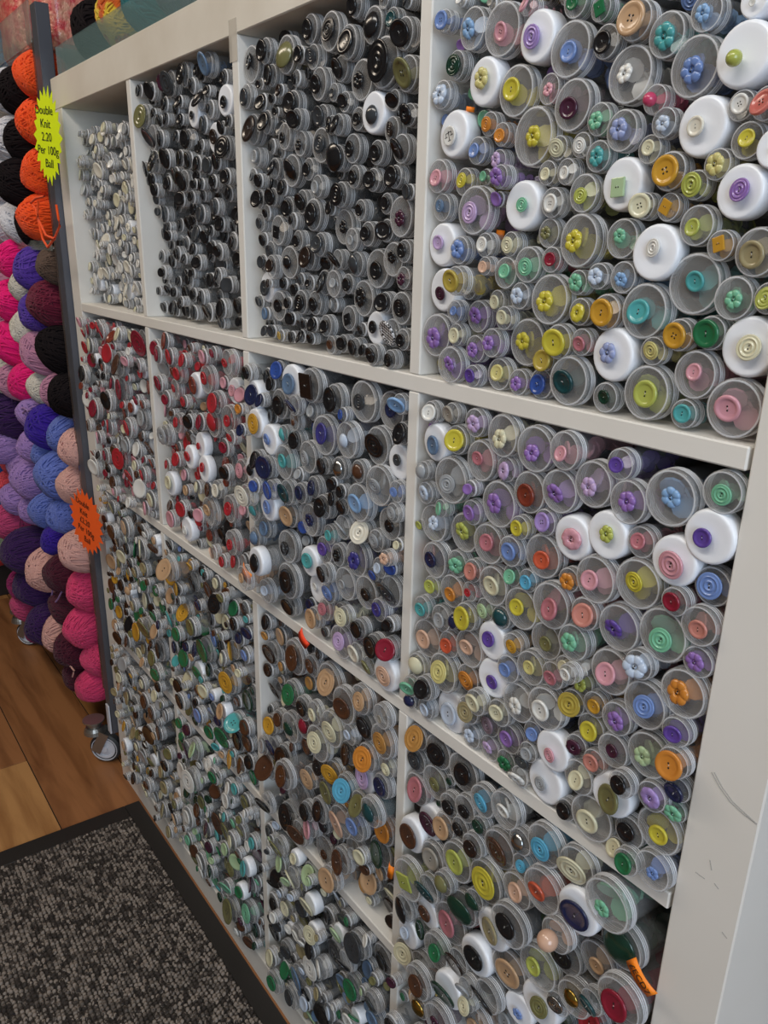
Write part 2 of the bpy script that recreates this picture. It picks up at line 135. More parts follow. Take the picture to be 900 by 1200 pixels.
    "31 10361 80 12312 109 c 1 87 2 1;31 9501 80 12036 104 c 1 100 4 1;31 9840 90 11998 125 c 5 101 d 1;31 10157 125 11964 191 c 1 89 2 1;31 10476 80 12058 161 c 1 61 f 1;31 10721 25 12133 106 c 1 68 4 1;31 10672 57 11897 108 c 39 61 f 1;31 9704 80 11802 105 c 1 68 2 1;31 9439 68 11791 144 c 18 49 2 1;31 9943 110 11671 184 c 1 104 f 1;31 9379 106 11575 84 c 18 50 2 1;31 10359 80 11656 107 c 1 92 2 1;31 10641 68 11622 158 c 1 87 r 1;31 9724 80 11461 132 c 1 66 q 1;31 9956 90 11367 73 c 1 49 4 1;31 10192 95 11400 168 w 1 64 4 1;31 10491 80 11381 140 c 6 130 2 1;31 10723 36 11341 106 c 1 64 2 1;31 9371 80 11150 105 c 3 52 2 1;31 9616 80 11192 99 c 1 71 4 1;31 9840 90 11174 104 c 1 84 4 1;31 10005 80 11166 66 c 1 58 4 1;31 10290 -9 11153 112 c 1 80 4 1;31 10566 9 11139 97 c 1 66 r 1;32 8356 -1 10758 121 c 7 109 2 1;32 8659 -27 10657 210 w 47 126 2 1;32 9156 -59 10690 200 c 12 160 q 1;32 8190 -30 10578 94 c 1 88 2 1;32 9578 -8 10600 171 c 1 137 4 1;32 10082 28 10650 226 c 5 88 r 1;32 10494 92 10617 207 c 30 85 2 1;32 10770 -16 10738 106 c 46 99 2 1;32 10759 44 10441 121 c 1 109 2 1;32 7753 -58 10377 185 w 30 134 2 1;32 8017 -89 10353 90 c 30 84 d 1;32 7652 -81 10643 114 c 1 84 q 1;32 8392 -30 10360 190 c 1 123 4 1;32 8899 -127 10434 126 c 30 98 2 1;32 9138 -21 10397 111 c 18 69 2 1;32 7843 -95 10033 192 w 0 133 r 1;32 8182 -78 9883 196 w 2 76 s 1;32 7602 -178 10185 75 c 32 62 2 1;32 7613 -166 9913 86 c 30 77 2 1;32 8761 -43 10219 116 c 3 43 d 1;32 8466 -30 10004 119 c 49 84 d 1;32 9387 -30 10166 234 c 21 124 2 1;32 9857 -30 10203 207 c 20 79 d 1;32 10330 42 10227 210 c 1 136 r 1;32 10695 53 10134 187 w 5 62 4 1;32 9782 -32 10469 83 c 7 57 d 1;32 8526 -69 9672 224 c 49 90 2 1;32 9035 -30 9840 197 c 18 93 r 1;32 8753 -10 9983 131 c 1 102 2 1;32 8829 -26 9584 96 c 18 60 2 1;32 7711 -93 9386 187 w 1 81 d 1;32 7918 -116 9580 129 c 1 117 2 1;32 8184 -117 9543 154 c 30 148 2 1;32 9411 -30 9822 107 c 1 96 4 1;32 9714 -30 9862 132 c 45 96 d 1;32 10108 -43 9914 132 c 3 85 d 1;"
    "32 10440 -15 9834 222 c 18 88 r 1;32 10106 -38 9569 221 c 46 113 2 1;32 10762 -23 9853 119 c 2 52 r 1;32 7876 -278 9119 152 c 22 146 r 1;32 8057 -228 9287 107 c 7 78 2 1;32 8200 -134 9035 200 w 2 92 2 1;32 8362 -168 9296 133 c 7 118 2 1;32 8643 -98 9320 165 c 14 126 2 1;32 9167 -30 9505 141 c 30 94 2 1;32 8925 -68 9378 135 c 30 90 2 1;32 9612 -42 9659 84 c 1 70 2 1;32 9765 -30 9611 84 c 1 70 r 1;32 9615 -30 9488 97 c 1 85 4 1;32 9815 -30 9442 99 c 1 85 2 1;32 9380 -30 9325 153 c 1 117 4 1;32 8574 -26 8998 166 c 48 134 2 1;32 7703 -89 8862 179 c 49 91 d 1;32 10773 -64 9641 108 c 18 72 r 1;32 9076 -30 9077 207 c 30 85 f 1;32 7937 -43 8656 152 c 47 101 2 1;32 7693 -76 8454 156 c 47 97 d 1;32 9497 -23 9018 125 c 49 66 2 1;32 9792 -30 9194 149 c 18 109 r 1;32 10101 41 9223 146 c 22 135 r 1;32 10399 1 9213 131 c 18 82 r 1;32 10583 39 9448 186 c 1 72 2 1;32 8508 -35 8561 222 c 1 91 2 1;32 9054 -38 8536 193 w 49 100 2 1;32 8171 -316 8303 196 w 1 128 d 1;32 7885 38 8195 125 c 1 104 2 1;32 9331 10 8763 181 c 50 85 2 1;32 9682 -26 8823 142 c 1 83 f 1;32 10024 -1 8887 218 c 21 106 f 1;32 10306 206 9009 108 c 15 57 d 1;32 10806 -15 9299 74 c 9 47 2 1;32 10699 -3 8999 82 c 7 71 d 1;32 10512 -29 8945 123 c 20 60 2 1;32 10361 7 8810 85 c 7 62 2 1;32 10751 -130 9154 92 c 36 65 f 1;32 8553 -67 8112 250 c 1 160 2 1;32 9535 -117 8565 124 c 1 101 4 1;32 9067 67 8162 195 w 51 49 2 1;32 9492 -31 8300 158 c 2 101 r 1;32 9847 -31 8526 207 c 18 58 2 1;32 10234 -8 8552 204 c 1 79 2 1;32 10699 -14 8736 184 c 5 157 r 1;32 8521 -10 7733 146 c 1 122 2 1;32 8022 -111 7783 176 c 20 71 2 1;32 7706 -290 7905 182 c 48 70 2 1;32 9397 -30 8027 145 c 42 80 r 1;32 9682 26 8088 126 c 9 95 r 1;32 10547 -54 8471 138 c 21 83 2 1;32 9916 -85 8156 126 c 9 113 r 1;32 9154 -30 7823 143 c 48 129 2 1;32 9782 -49 7758 219 c 25 112 r 1;32 10122 -43 7768 129 c 22 113 2 1;32 10431 -23 7977 149 c 1 130 2 1;32 10164 -43 8088 126 c 1 101 4 1;32 10719 -28 8073 135 c 10 126 2 1;32 10677 -51 7746 206 w 36 121 r 1;"
    "32 10351 -30 7692 121 c 31 95 2 1;22 5004 -50 10540 137 c 41 123 2 1;22 5516 -50 10545 112 c 41 98 2 1;22 6262 -50 10682 116 c 38 99 d 1;22 6517 -17 10753 104 c 10 65 2 1;22 4750 -9 10746 144 c 43 137 2 1;22 7205 -146 10720 171 c 41 61 2 1;22 6753 165 10606 186 c 1 70 q 1;22 7030 215 10528 119 c 13 79 2 1;22 6302 -50 10370 208 c 41 94 2 1;22 5906 -52 10230 191 w 43 132 2 1;22 4468 -50 10064 145 c 10 122 2 1;22 5111 -50 10062 165 c 41 66 2 1;22 5297 -50 10323 151 c 41 100 2 1;22 5463 -50 9933 102 c 41 80 f 1;22 6880 98 10283 181 w 38 82 2 1;22 6588 -50 10093 168 c 41 141 2 1;22 4732 -50 9856 144 c 10 84 2 1;22 5118 -50 9541 159 c 41 83 2 1;22 6427 -35 9773 208 c 41 139 d 1;22 6891 -20 9905 207 c 41 84 2 1;22 6007 -50 9718 135 c 10 107 2 1;22 5601 -50 9646 128 c 1 110 r 1;22 4568 -50 9245 178 c 18 150 s 1;22 5896 -22 9353 190 w 41 55 2 1;22 7137 -98 9713 106 c 41 60 2 1;22 6089 -70 9032 202 w 41 74 2 1;22 5543 -62 9095 188 w 41 83 2 1;22 4651 -56 8459 206 w 9 115 2 1;22 5017 -50 8943 126 c 41 110 2 1;22 4582 -50 8768 101 c 41 73 2 1;22 6797 -50 9138 123 c 1 98 2 1;22 5775 -50 8673 115 c 9 84 2 1;22 6193 -54 8737 126 c 3 104 2 1;22 6480 -50 8811 146 c 22 102 2 1;22 6134 -50 8385 229 c 48 95 2 1;22 6861 -50 8620 209 c 41 101 2 1;22 5805 -50 8236 133 c 38 109 2 1;22 5081 -50 8138 147 c 41 131 d 1;22 5218 -46 7830 205 w 51 82 r 1;22 6947 -81 8139 193 c 41 82 2 1;22 6230 -50 7756 126 c 36 94 2 1;22 6567 -50 7729 116 c 41 85 2 1;22 6923 -24 7837 128 c 41 98 r 1;21 4168 90 14228 99 c 1 79 2 1;21 4272 90 13878 175 c 31 163 r 1;21 4613 90 14167 128 c 1 112 2 1;21 5077 90 14212 116 c 39 108 2 1;21 5343 90 14171 167 c 5 152 r 1;21 5805 90 14216 153 c 1 128 r 1;21 6029 90 14064 101 c 1 70 2 1;21 6522 90 14232 145 c 47 135 2 1;21 6959 97 14037 94 c 1 70 2 1;21 6505 90 13949 68 c 1 56 2 1;21 6294 85 13871 130 c 1 112 4 1;21 7011 70 13783 177 w 1 71 2 1;21 6030 86 13749 177 w 1 52 2 1;21 6323 90 13588 117 c 5 99 2 1;21 6604 106 13413 180 w 12 89 2 1;21 6946 90 13277 139 c 1 135 r 1;"
    "21 5098 90 13954 102 c 1 81 2 1;21 5609 90 13928 83 c 1 75 d 1;21 5486 90 13843 74 c 1 64 2 1;21 4678 90 13886 68 c 1 61 2 1;21 4897 90 13768 80 c 1 77 4 1;21 5110 90 13771 85 c 1 79 4 1;21 5618 90 13715 76 c 1 70 2 1;21 4540 90 13579 180 c 5 150 2 1;21 4854 90 13545 122 c 1 106 2 1;21 5433 90 13530 78 c 1 66 2 1;21 5814 90 13460 130 c 1 115 4 1;21 6233 90 13359 75 c 1 57 2 1;21 6852 99 13504 85 c 1 78 2 1;21 7099 72 13554 80 c 1 66 2 1;21 4603 89 13264 160 c 1 148 r 1;21 5018 90 13272 139 c 1 131 d 1;21 5521 90 13255 111 c 1 95 2 1;21 5798 90 13214 117 c 1 97 4 1;21 6082 90 13150 110 c 1 92 d 1;21 6418 90 13107 108 c 5 102 2 1;21 6672 90 13137 110 c 1 100 4 1;21 4224 90 13184 118 c 1 111 4 1;21 4432 95 13024 107 c 1 100 4 1;21 4576 70 12886 99 c 1 89 2 1;21 5031 90 12957 108 c 1 87 2 1;21 5327 90 13042 122 c 1 111 2 1;21 5606 90 12964 148 c 1 128 4 1;21 5944 90 12909 71 c 1 55 2 1;21 6171 90 12899 80 c 1 74 2 1;21 6550 90 12913 90 c 1 68 4 1;21 6930 90 12954 105 c 1 84 2 1;21 6535 90 13740 114 c 1 57 2 1;33 9383 39 6999 265 c 48 176 r 1;33 8978 30 7045 163 c 3 102 2 1;33 10226 -61 7201 193 c 48 116 r 1;33 9863 -57 6935 250 c 3 144 2 1;33 10696 -104 7236 155 c 17 48 2 1;33 10271 -12 6842 194 c 1 141 2 1;33 9589 -60 6460 255 c 9 149 r 1;33 9273 -75 6077 263 c 9 146 r 1;33 9185 -67 6483 174 c 9 91 2 1;33 8860 -45 6375 181 c 1 113 2 1;33 9999 -58 6599 141 c 20 67 2 1;33 9955 -29 6307 170 c 12 142 2 1;33 10381 -64 6498 188 c 32 154 r 1;33 10663 -65 6879 221 c 4 132 r 1;33 10750 -33 6566 131 c 9 78 r 1;33 9550 4 5760 177 c 0 155 r 1;33 9199 -3 5660 185 c 1 111 r 1;33 9911 -49 5755 204 c 11 156 r 1;33 10275 -25 6139 208 w 25 145 r 1;33 10701 -72 6299 164 c 30 120 2 1;33 10270 -79 5774 179 c 31 143 2 1;33 10666 -206 5966 196 c 14 120 d 1;33 10627 23 5588 216 c 32 146 2 1;33 9777 -38 5157 240 c 36 185 2 1;33 10158 -78 5363 208 c 2 121 2 1;33 9464 -6 5426 190 c 31 160 2 1;33 9073 -75 4605 155 c 38 140 2 1;33 9275 36 4291 251 c 3 72 2 1;"
    "33 10548 50 5190 217 c 13 173 2 1;33 10049 3 4849 198 c 18 90 2 1;33 8574 0 7002 258 c 3 177 2 1;33 8305 19 4263 222 c 1 200 r 1;33 8615 11 4758 346 c 18 58 2 1;33 7742 -8 4794 219 c 3 197 2 1;33 8665 -265 5293 221 c 3 155 2 1;33 7936 -21 5263 155 c 30 131 2 1;33 8415 -1 5827 235 c 13 110 d 1;33 8047 34 5754 156 c 3 103 2 1;33 8761 16 6037 194 c 10 109 d 1;33 7816 30 5550 160 c 0 135 2 1;33 7675 -52 5139 151 c 18 108 2 1;33 9018 -33 5380 171 c 48 152 r 1;33 9066 -120 4899 154 c 1 121 2 1;33 9344 -93 5076 194 c 1 136 2 1;33 9299 8 4761 130 c 1 89 4 1;33 8707 -44 4247 206 c 3 171 2 1;33 7822 -111 4214 172 c 1 158 2 1;33 8267 -14 5269 197 c 12 164 2 1;33 8497 -4 6417 195 c 16 148 r 1;33 9811 -48 4567 196 c 3 165 2 1;33 9692 -141 4235 193 c 48 170 2 1;33 10300 -74 5003 114 c 9 107 2 1;11 1132 378 12942 160 c 51 98 r 0;11 890 258 11449 163 w 51 156 r 0;11 2440 281 11377 169 w 22 128 2 0;11 2404 289 12699 166 c 18 112 r 0;11 2835 340 12712 153 c 9 126 4 0;11 1585 244 13323 164 c 22 129 4 0;11 2035 375 12830 160 c 9 122 2 0;11 3145 337 12117 174 c 9 109 r 0;11 2754 270 12390 117 w 22 78 f 0;11 804 157 13286 104 c 9 98 d 0;11 1149 213 12268 115 c 18 87 r 0;11 3391 337 13807 111 c 51 94 4 0;11 3232 392 11653 100 c 51 87 r 0;11 2556 338 13025 115 c 9 87 s 0;11 2132 294 12264 112 c 22 69 r 0;11 706 588 13576 111 c 22 92 r 0;11 990 379 12506 114 c 18 83 2 0;11 3609 289 12618 101 c 22 72 2 0;11 918 148 13490 119 c 22 107 s 0;11 1323 282 13402 110 c 18 99 d 0;11 2167 343 13181 106 c 9 96 r 0;11 1723 292 13843 122 c 9 82 4 0;11 2579 343 13651 106 c 18 69 2 0;11 2851 233 11707 112 c 51 101 r 0;11 1868 406 12270 129 c 51 106 2 0;11 2110 263 13744 118 c 51 71 4 0;11 1294 386 11859 125 c 9 114 s 0;11 2944 450 13647 102 c 9 93 s 0;11 3352 206 13302 115 c 22 101 f 0;11 1648 324 12590 117 c 22 73 2 0;11 3148 301 12561 115 c 9 75 4 0;11 2008 385 11350 104 c 18 74 4 0;11 1774 351 11860 119 c 51 116 f 0;11 2885 460 11208 110 c 9 80 2 0;11 3081 344 13827 130 c 22 115 4 0;11 3273 334 13022 125 c 22 102 s 0;"
    "11 2605 419 13364 128 c 9 77 2 0;11 3641 369 11888 128 c 18 92 r 0;11 1710 400 11200 105 c 22 82 4 0;11 2174 232 13464 113 c 18 77 r 0;11 1245 295 13600 107 c 51 67 4 0;11 1431 262 11615 122 c 22 104 d 0;11 3636 250 13850 108 c 51 78 4 0;11 1495 285 12974 103 c 51 72 2 0;11 3244 321 13632 101 c 22 83 s 0;11 690 218 13050 124 c 51 105 2 0;11 676 222 12627 102 c 22 64 s 0;11 3268 355 11370 114 c 51 94 4 0;11 3664 416 11434 115 c 9 102 f 0;11 2341 380 12025 130 c 22 101 2 0;11 3640 294 12401 125 c 51 110 2 0;11 1750 448 12826 108 c 18 80 2 0;11 3602 127 13044 105 c 51 96 r 0;11 1540 283 12190 127 c 22 121 2 0;11 3045 205 13329 109 c 22 74 s 0;11 2938 227 12963 108 c 9 87 r 0;11 1150 260 11603 112 c 22 109 f 0;11 1693 447 11401 103 c 51 91 4 0;11 3524 415 13440 112 c 51 74 4 0;11 2308 152 13924 100 c 9 80 4 0;11 723 286 12296 116 c 51 81 d 0;11 2205 281 11730 122 c 51 95 4 0;11 2492 209 12303 101 c 18 65 r 0;11 2267 257 12450 120 c 22 117 d 0;11 1939 111 13612 102 c 9 65 r 0;11 1245 176 12653 121 c 18 114 r 0;11 1909 302 13409 101 c 22 68 2 0;11 3322 380 12430 107 c 9 95 4 0;11 3396 268 12757 105 c 18 95 4 0;11 768 362 11975 127 w 51 94 4 0;11 2563 274 11762 118 c 22 104 2 0;11 2712 248 12056 120 c 18 108 s 0;11 632 326 13890 105 c 51 96 f 0;11 1423 236 13822 114 c 22 90 r 0;11 1181 424 13212 113 c 18 68 r 0;11 1370 339 11318 112 w 18 107 s 0;11 3481 333 11549 102 c 18 63 4 0;11 1168 306 11173 125 c 51 91 2 0;11 1556 419 11912 109 c 9 67 d 0;11 1018 398 13869 123 c 22 92 r 0;11 1958 280 13920 114 c 51 95 2 0;11 3010 261 11438 114 c 51 108 d 0;11 1945 209 12036 109 c 51 100 s 0;11 3502 342 12171 122 c 22 103 2 0;11 3754 378 12188 101 c 22 72 2 0;11 927 461 11726 118 c 22 113 4 0;11 643 219 11705 110 c 9 79 2 0;11 3688 307 11198 109 c 9 65 4 0;11 893 244 12842 102 c 22 73 4 0;11 1373 302 12385 114 c 51 80 4 0;11 972 412 12114 101 c 9 83 2 0;11 1470 321 13588 110 c 51 89 2 0;11 3657 223 12839 110 c 51 68 2 0;11 2579 362 13910 113 c 51 84 2 0;11 2742 288 11418 123 w 22 74 4 0;11 3770 208 13277 85 c 51 62 2 0;"
    "11 1979 334 11782 85 c 51 83 f 0;11 883 413 11141 86 c 51 71 f 0;11 2150 360 11510 82 c 22 81 s 0;11 3688 319 13538 82 c 18 54 r 0;11 1904 407 11535 88 c 18 73 r 0;11 1853 400 12613 94 c 51 79 r 0;11 2030 335 12479 94 c 22 74 4 0;11 1424 187 12796 80 c 22 56 r 0;11 2875 333 12192 98 c 22 68 r 0;11 1667 430 13564 84 c 22 55 d 0;11 1819 199 13003 82 c 22 57 r 0;11 1892 367 13178 92 c 51 71 2 0;11 2382 195 13379 98 c 51 65 s 0;11 1658 301 12397 81 c 51 52 r 0;11 1087 240 11892 85 c 51 67 s 0;11 3089 284 13131 92 c 22 67 2 0;11 3404 238 11231 80 c 51 74 2 0;11 3753 210 11659 87 c 51 56 s 0;11 2276 296 11129 83 c 18 61 r 0;11 2358 550 13563 82 c 22 70 4 0;11 3076 227 11205 81 c 18 51 r 0;11 2824 298 13384 88 c 18 77 4 0;11 2372 250 13168 81 c 51 77 f 0;11 3182 153 12840 83 c 51 58 d 0;11 2762 424 13105 94 c 22 68 2 0;11 2806 334 13872 96 c 18 85 4 0;11 3585 255 13229 83 c 9 79 s 0;11 1641 209 13089 81 c 51 54 4 0;11 624 319 13386 94 c 9 81 r 0;11 2552 318 11150 93 c 18 83 r 0;11 3096 442 11837 89 c 18 67 2 0;11 683 194 11279 80 c 51 60 d 0;11 3459 552 11754 80 c 22 61 f 0;11 1269 226 12110 87 c 9 83 4 0;11 826 411 13761 95 c 18 75 d 0;11 2889 238 11916 92 c 51 65 d 0;11 2292 351 12928 93 c 51 56 r 0;11 1512 257 11175 88 c 9 73 s 0;11 1965 393 11144 92 c 22 85 f 0;11 1440 361 12566 83 c 22 57 4 0;11 3310 199 11835 86 c 51 67 f 0;11 626 283 12838 92 c 22 57 s 0;11 2393 269 13720 84 c 22 72 f 0;11 3000 302 12357 88 c 22 55 s 0;11 992 292 13163 84 c 51 62 r 0;11 1641 413 11686 94 c 51 83 4 0;11 635 239 11450 89 c 9 62 s 0;11 2585 240 12511 95 c 22 74 r 0;11 2757 339 13554 96 c 51 70 s 0;11 3766 115 13719 82 c 22 62 d 0;11 2133 504 12058 81 c 22 62 s 0;11 1225 189 13921 83 c 18 50 4 0;11 1190 335 11404 93 c 51 84 r 0;11 3554 241 13666 91 c 9 58 d 0;11 3207 123 11109 61 c 9 44 4 0;11 2384 397 11790 62 c 22 54 f 0;11 2953 399 12530 67 c 51 63 2 0;11 2705 349 11212 77 c 51 60 4 0;11 619 407 12108 77 c 22 61 f 0;11 2152 275 12629 76 c 18 51 4 0;"
    "11 1747 114 12119 61 c 51 48 4 0;11 832 152 12584 61 c 51 39 r 0;11 1362 199 13219 64 c 51 55 4 0;11 870 347 13082 64 c 51 51 2 0;11 1035 326 13337 74 c 22 67 4 0;11 2242 327 11271 61 c 9 41 f 0;11 1187 257 12440 65 c 51 58 4 0;11 3747 482 13119 61 c 9 55 2 0;11 2925 200 13171 66 c 51 63 d 0;11 3403 264 11950 61 c 22 45 d 0;11 3065 392 13510 69 c 51 47 s 0;11 611 390 11114 64 c 18 43 f 0;11 2491 353 13512 63 c 51 44 f 0;11 3529 344 11314 68 c 22 44 s 0;11 1562 235 13958 68 c 18 59 4 0;11 2620 288 12839 61 c 22 51 f 0;11 2612 199 11540 62 c 18 41 2 0;11 950 268 12279 66 c 9 42 4 0;11 3489 244 12929 61 c 22 58 4 0;11 1092 379 13666 63 c 18 45 d 0;11 3065 303 11643 66 c 9 40 4 0;11 1126 33 13471 64 c 51 39 f 0;11 1807 290 12468 61 c 9 58 2 0;11 2460 234 11609 62 c 22 42 r 0;11 2698 258 13765 60 c 51 55 2 0;11 2541 259 11960 74 c 51 55 2 0;11 1027 408 12730 72 c 22 60 2 0;11 2556 192 12142 62 c 22 59 s 0;11 3788 236 12654 68 c 18 58 f 0;11 587 397 13700 62 c 51 46 r 0;11 3246 284 13452 69 c 9 55 r 0;11 3264 425 13933 67 c 22 59 4 0;11 3757 131 13962 60 c 9 40 4 0;11 1573 247 12777 75 c 18 73 r 0;11 3523 302 11140 61 c 22 46 r 0;11 2328 341 12260 74 c 22 64 2 0;11 2657 232 12233 65 c 9 54 2 0;11 3048 256 12758 63 c 51 53 2 0;11 1340 406 13080 62 c 22 50 d 0;11 587 339 11925 63 c 51 48 2 0;11 2759 387 12919 72 c 22 59 2 0;11 3592 276 11677 72 c 9 67 4 0;11 1460 238 13135 68 c 18 60 s 0;11 2042 483 13051 61 c 51 39 2 0;11 2047 343 13292 62 c 18 46 2 0;11 1407 367 12034 63 c 9 60 2 0;11 2694 336 11645 61 c 18 41 2 0;11 3159 232 12352 66 c 9 52 4 0;11 2150 394 13964 68 c 9 61 r 0;11 1765 281 11589 60 c 22 55 d 0;11 3451 190 13129 62 c 51 57 d 0;11 841 200 13953 60 c 18 49 f 0;11 3390 306 13557 62 c 22 61 d 0;11 3446 294 12543 66 c 51 47 4 0;12 2491 -117 8424 223 c 41 202 r 0;12 3284 -75 8040 194 c 51 177 2 0;12 786 -141 7884 229 c 51 172 r 0;12 1917 54 9819 192 c 1 149 4 0;12 1479 96 10376 222 c 10 140 2 0;12 769 -115 9245 207 c 51 154 r 0;"
    "12 2847 -113 9741 216 c 10 184 4 0;12 1320 31 8138 197 c 10 143 4 0;12 1304 -181 9147 217 c 10 166 2 0;12 3612 -68 9358 209 c 18 141 2 0;12 3509 84 10586 230 c 10 223 r 0;12 2900 -146 10177 224 c 3 179 r 0;12 2145 -179 9429 214 c 1 174 r 0;12 2228 -211 8980 176 c 41 129 2 0;12 2147 67 7872 175 c 10 107 4 0;12 3315 -87 8764 178 c 51 134 4 0;12 2423 -33 10591 162 w 43 133 2 0;12 2532 39 7842 182 c 41 177 2 0;12 1754 -20 9271 183 c 41 166 r 0;12 2244 -110 10292 183 c 41 172 r 0;12 2586 -15 8930 189 c 3 135 2 0;12 1164 161 9754 161 c 18 100 r 0;12 2505 -43 10058 175 c 18 129 r 0;12 3672 -47 7926 184 c 9 130 2 0;12 3670 43 8841 162 w 3 140 2 0;12 725 -163 9733 183 c 1 155 r 0;12 802 93 8419 184 c 43 125 r 0;12 1985 -120 10642 155 c 41 139 2 0;12 1513 -21 9517 171 c 38 121 4 0;12 3178 -185 9123 190 c 41 143 r 0;12 2908 -151 8761 166 c 18 127 2 0;12 1667 -160 8301 162 c 10 103 4 0;12 2870 -117 8189 169 c 41 127 2 0;12 2015 -5 8172 158 c 1 131 2 0;12 1662 191 8852 180 c 41 174 r 0;12 1074 -74 10310 164 c 9 134 4 0;12 1449 -195 8614 146 c 38 119 r 0;12 695 -44 10231 141 c 41 124 r 0;12 3660 89 9874 140 c 43 123 r 0;12 967 -222 8772 137 c 3 107 4 0;12 3626 -139 8380 151 c 41 103 r 0;12 677 -44 10510 130 c 41 81 2 0;12 2504 46 9418 153 c 41 139 4 0;12 1594 -25 10038 148 w 1 95 2 0;12 3337 136 9853 155 c 51 123 2 0;12 1734 -77 7779 143 c 3 125 r 0;12 3056 -35 8456 141 c 38 130 2 0;12 3495 54 10134 137 w 41 133 4 0;12 2835 -90 9326 150 c 43 105 4 0;12 1237 -38 7801 146 c 1 98 2 0;12 2077 -105 8476 140 c 3 100 2 0;12 2917 -71 7893 133 c 38 98 4 0;12 1918 -93 10281 131 c 38 91 r 0;12 3225 -92 9486 131 w 43 91 r 0;12 939 -2 10005 144 c 10 135 r 0;12 1686 -72 10700 137 c 41 102 4 0;12 3404 -58 7703 145 c 38 126 4 0;12 3108 50 10647 143 c 9 103 4 0;12 2333 -117 9774 137 c 10 101 r 0;12 2772 -72 10673 133 c 9 113 r 0;12 1115 -78 10603 133 c 10 105 4 0;12 3347 -158 8488 104 c 9 94 r 0;12 627 -25 8828 107 c 51 82 4 0;12 2005 32 8726 113 c 9 93 4 0;12 1770 -148 8050 105 c 1 69 r 0;12 1108 14 8408 110 c 41 92 2 0;"
    "12 2778 -139 7659 112 c 51 100 4 0;12 3484 -90 9643 102 c 10 83 f 0;12 885 -154 10718 103 c 38 100 4 0;12 3741 -114 10259 121 c 1 74 f 0;12 948 10 9508 119 c 1 80 r 0;12 1241 -54 10076 103 w 3 89 2 0;12 3240 -134 10271 109 c 38 87 4 0;12 1429 -67 9801 105 c 1 72 2 0;12 3129 137 7686 124 c 41 100 2 0;12 2145 -191 10028 104 c 43 68 d 0;12 985 -89 8156 114 c 1 80 4 0;12 2594 32 10337 115 c 18 72 r 0;12 3444 -34 9000 100 c 3 83 f 0;12 1549 -139 7935 101 c 10 75 4 0;12 2273 58 8165 107 c 3 87 4 0;12 2318 -73 8715 106 c 51 78 4 0;12 1222 -78 8749 107 c 3 82 r 0;12 1344 -42 10689 102 c 41 68 s 0;12 1971 -152 7655 108 c 38 73 2 0;12 2800 3 8513 104 c 10 72 r 0;12 916 47 10523 80 c 18 59 f 0;12 667 -111 10001 73 c 41 49 d 0;12 2900 -139 9051 92 c 9 82 r 0;12 1438 -270 7620 73 c 9 69 4 0;12 1120 -214 9378 87 c 10 65 d 0;12 3745 1 8591 94 c 43 87 2 0;12 3524 15 8170 73 c 38 68 4 0;12 2672 -172 8668 83 c 18 73 4 0;12 625 -87 8127 71 c 43 61 f 0;12 1976 59 9039 77 c 43 62 4 0;12 1781 -87 8612 80 c 1 67 2 0;12 1027 -123 9049 81 c 43 68 r 0;12 3122 40 9810 70 c 9 64 d 0;12 3668 -10 7657 87 c 18 58 s 0;12 1195 -97 8573 74 c 43 71 2 0;12 3249 158 10072 78 c 1 62 2 0;12 1334 -62 8417 86 c 41 54 r 0;12 742 -24 8686 75 c 38 65 r 0;12 3109 -80 9968 77 c 41 49 f 0;12 2554 -104 8111 86 c 38 63 2 0;12 1791 79 10506 86 c 41 71 r 0;12 2214 72 10758 81 c 41 51 4 0;12 2354 -216 9191 74 c 9 60 4 0;12 798 -56 8949 84 c 3 71 2 0;12 674 58 10719 72 c 18 66 4 0;12 1855 30 9510 78 c 18 64 f 0;12 2569 12 9191 73 c 3 63 f 0;12 1025 7 7709 75 c 10 53 2 0;12 3757 -83 9616 80 c 43 76 r 0;12 1381 -41 8871 77 c 41 60 r 0;12 3571 -75 8630 75 c 10 62 s 0;12 3624 -89 9078 72 c 3 53 4 0;12 2773 -165 10463 71 c 10 51 4 0;12 2339 -183 7624 73 c 41 59 2 0;12 1218 -165 9504 75 c 10 51 r 0;12 601 -162 9486 84 c 43 71 r 0;12 3768 48 9073 74 c 51 62 4 0;12 3284 -38 8327 73 c 9 67 f 0;12 3772 -0 8205 74 c 41 68 r 0;12 3154 -25 10423 70 c 51 68 r 0;"
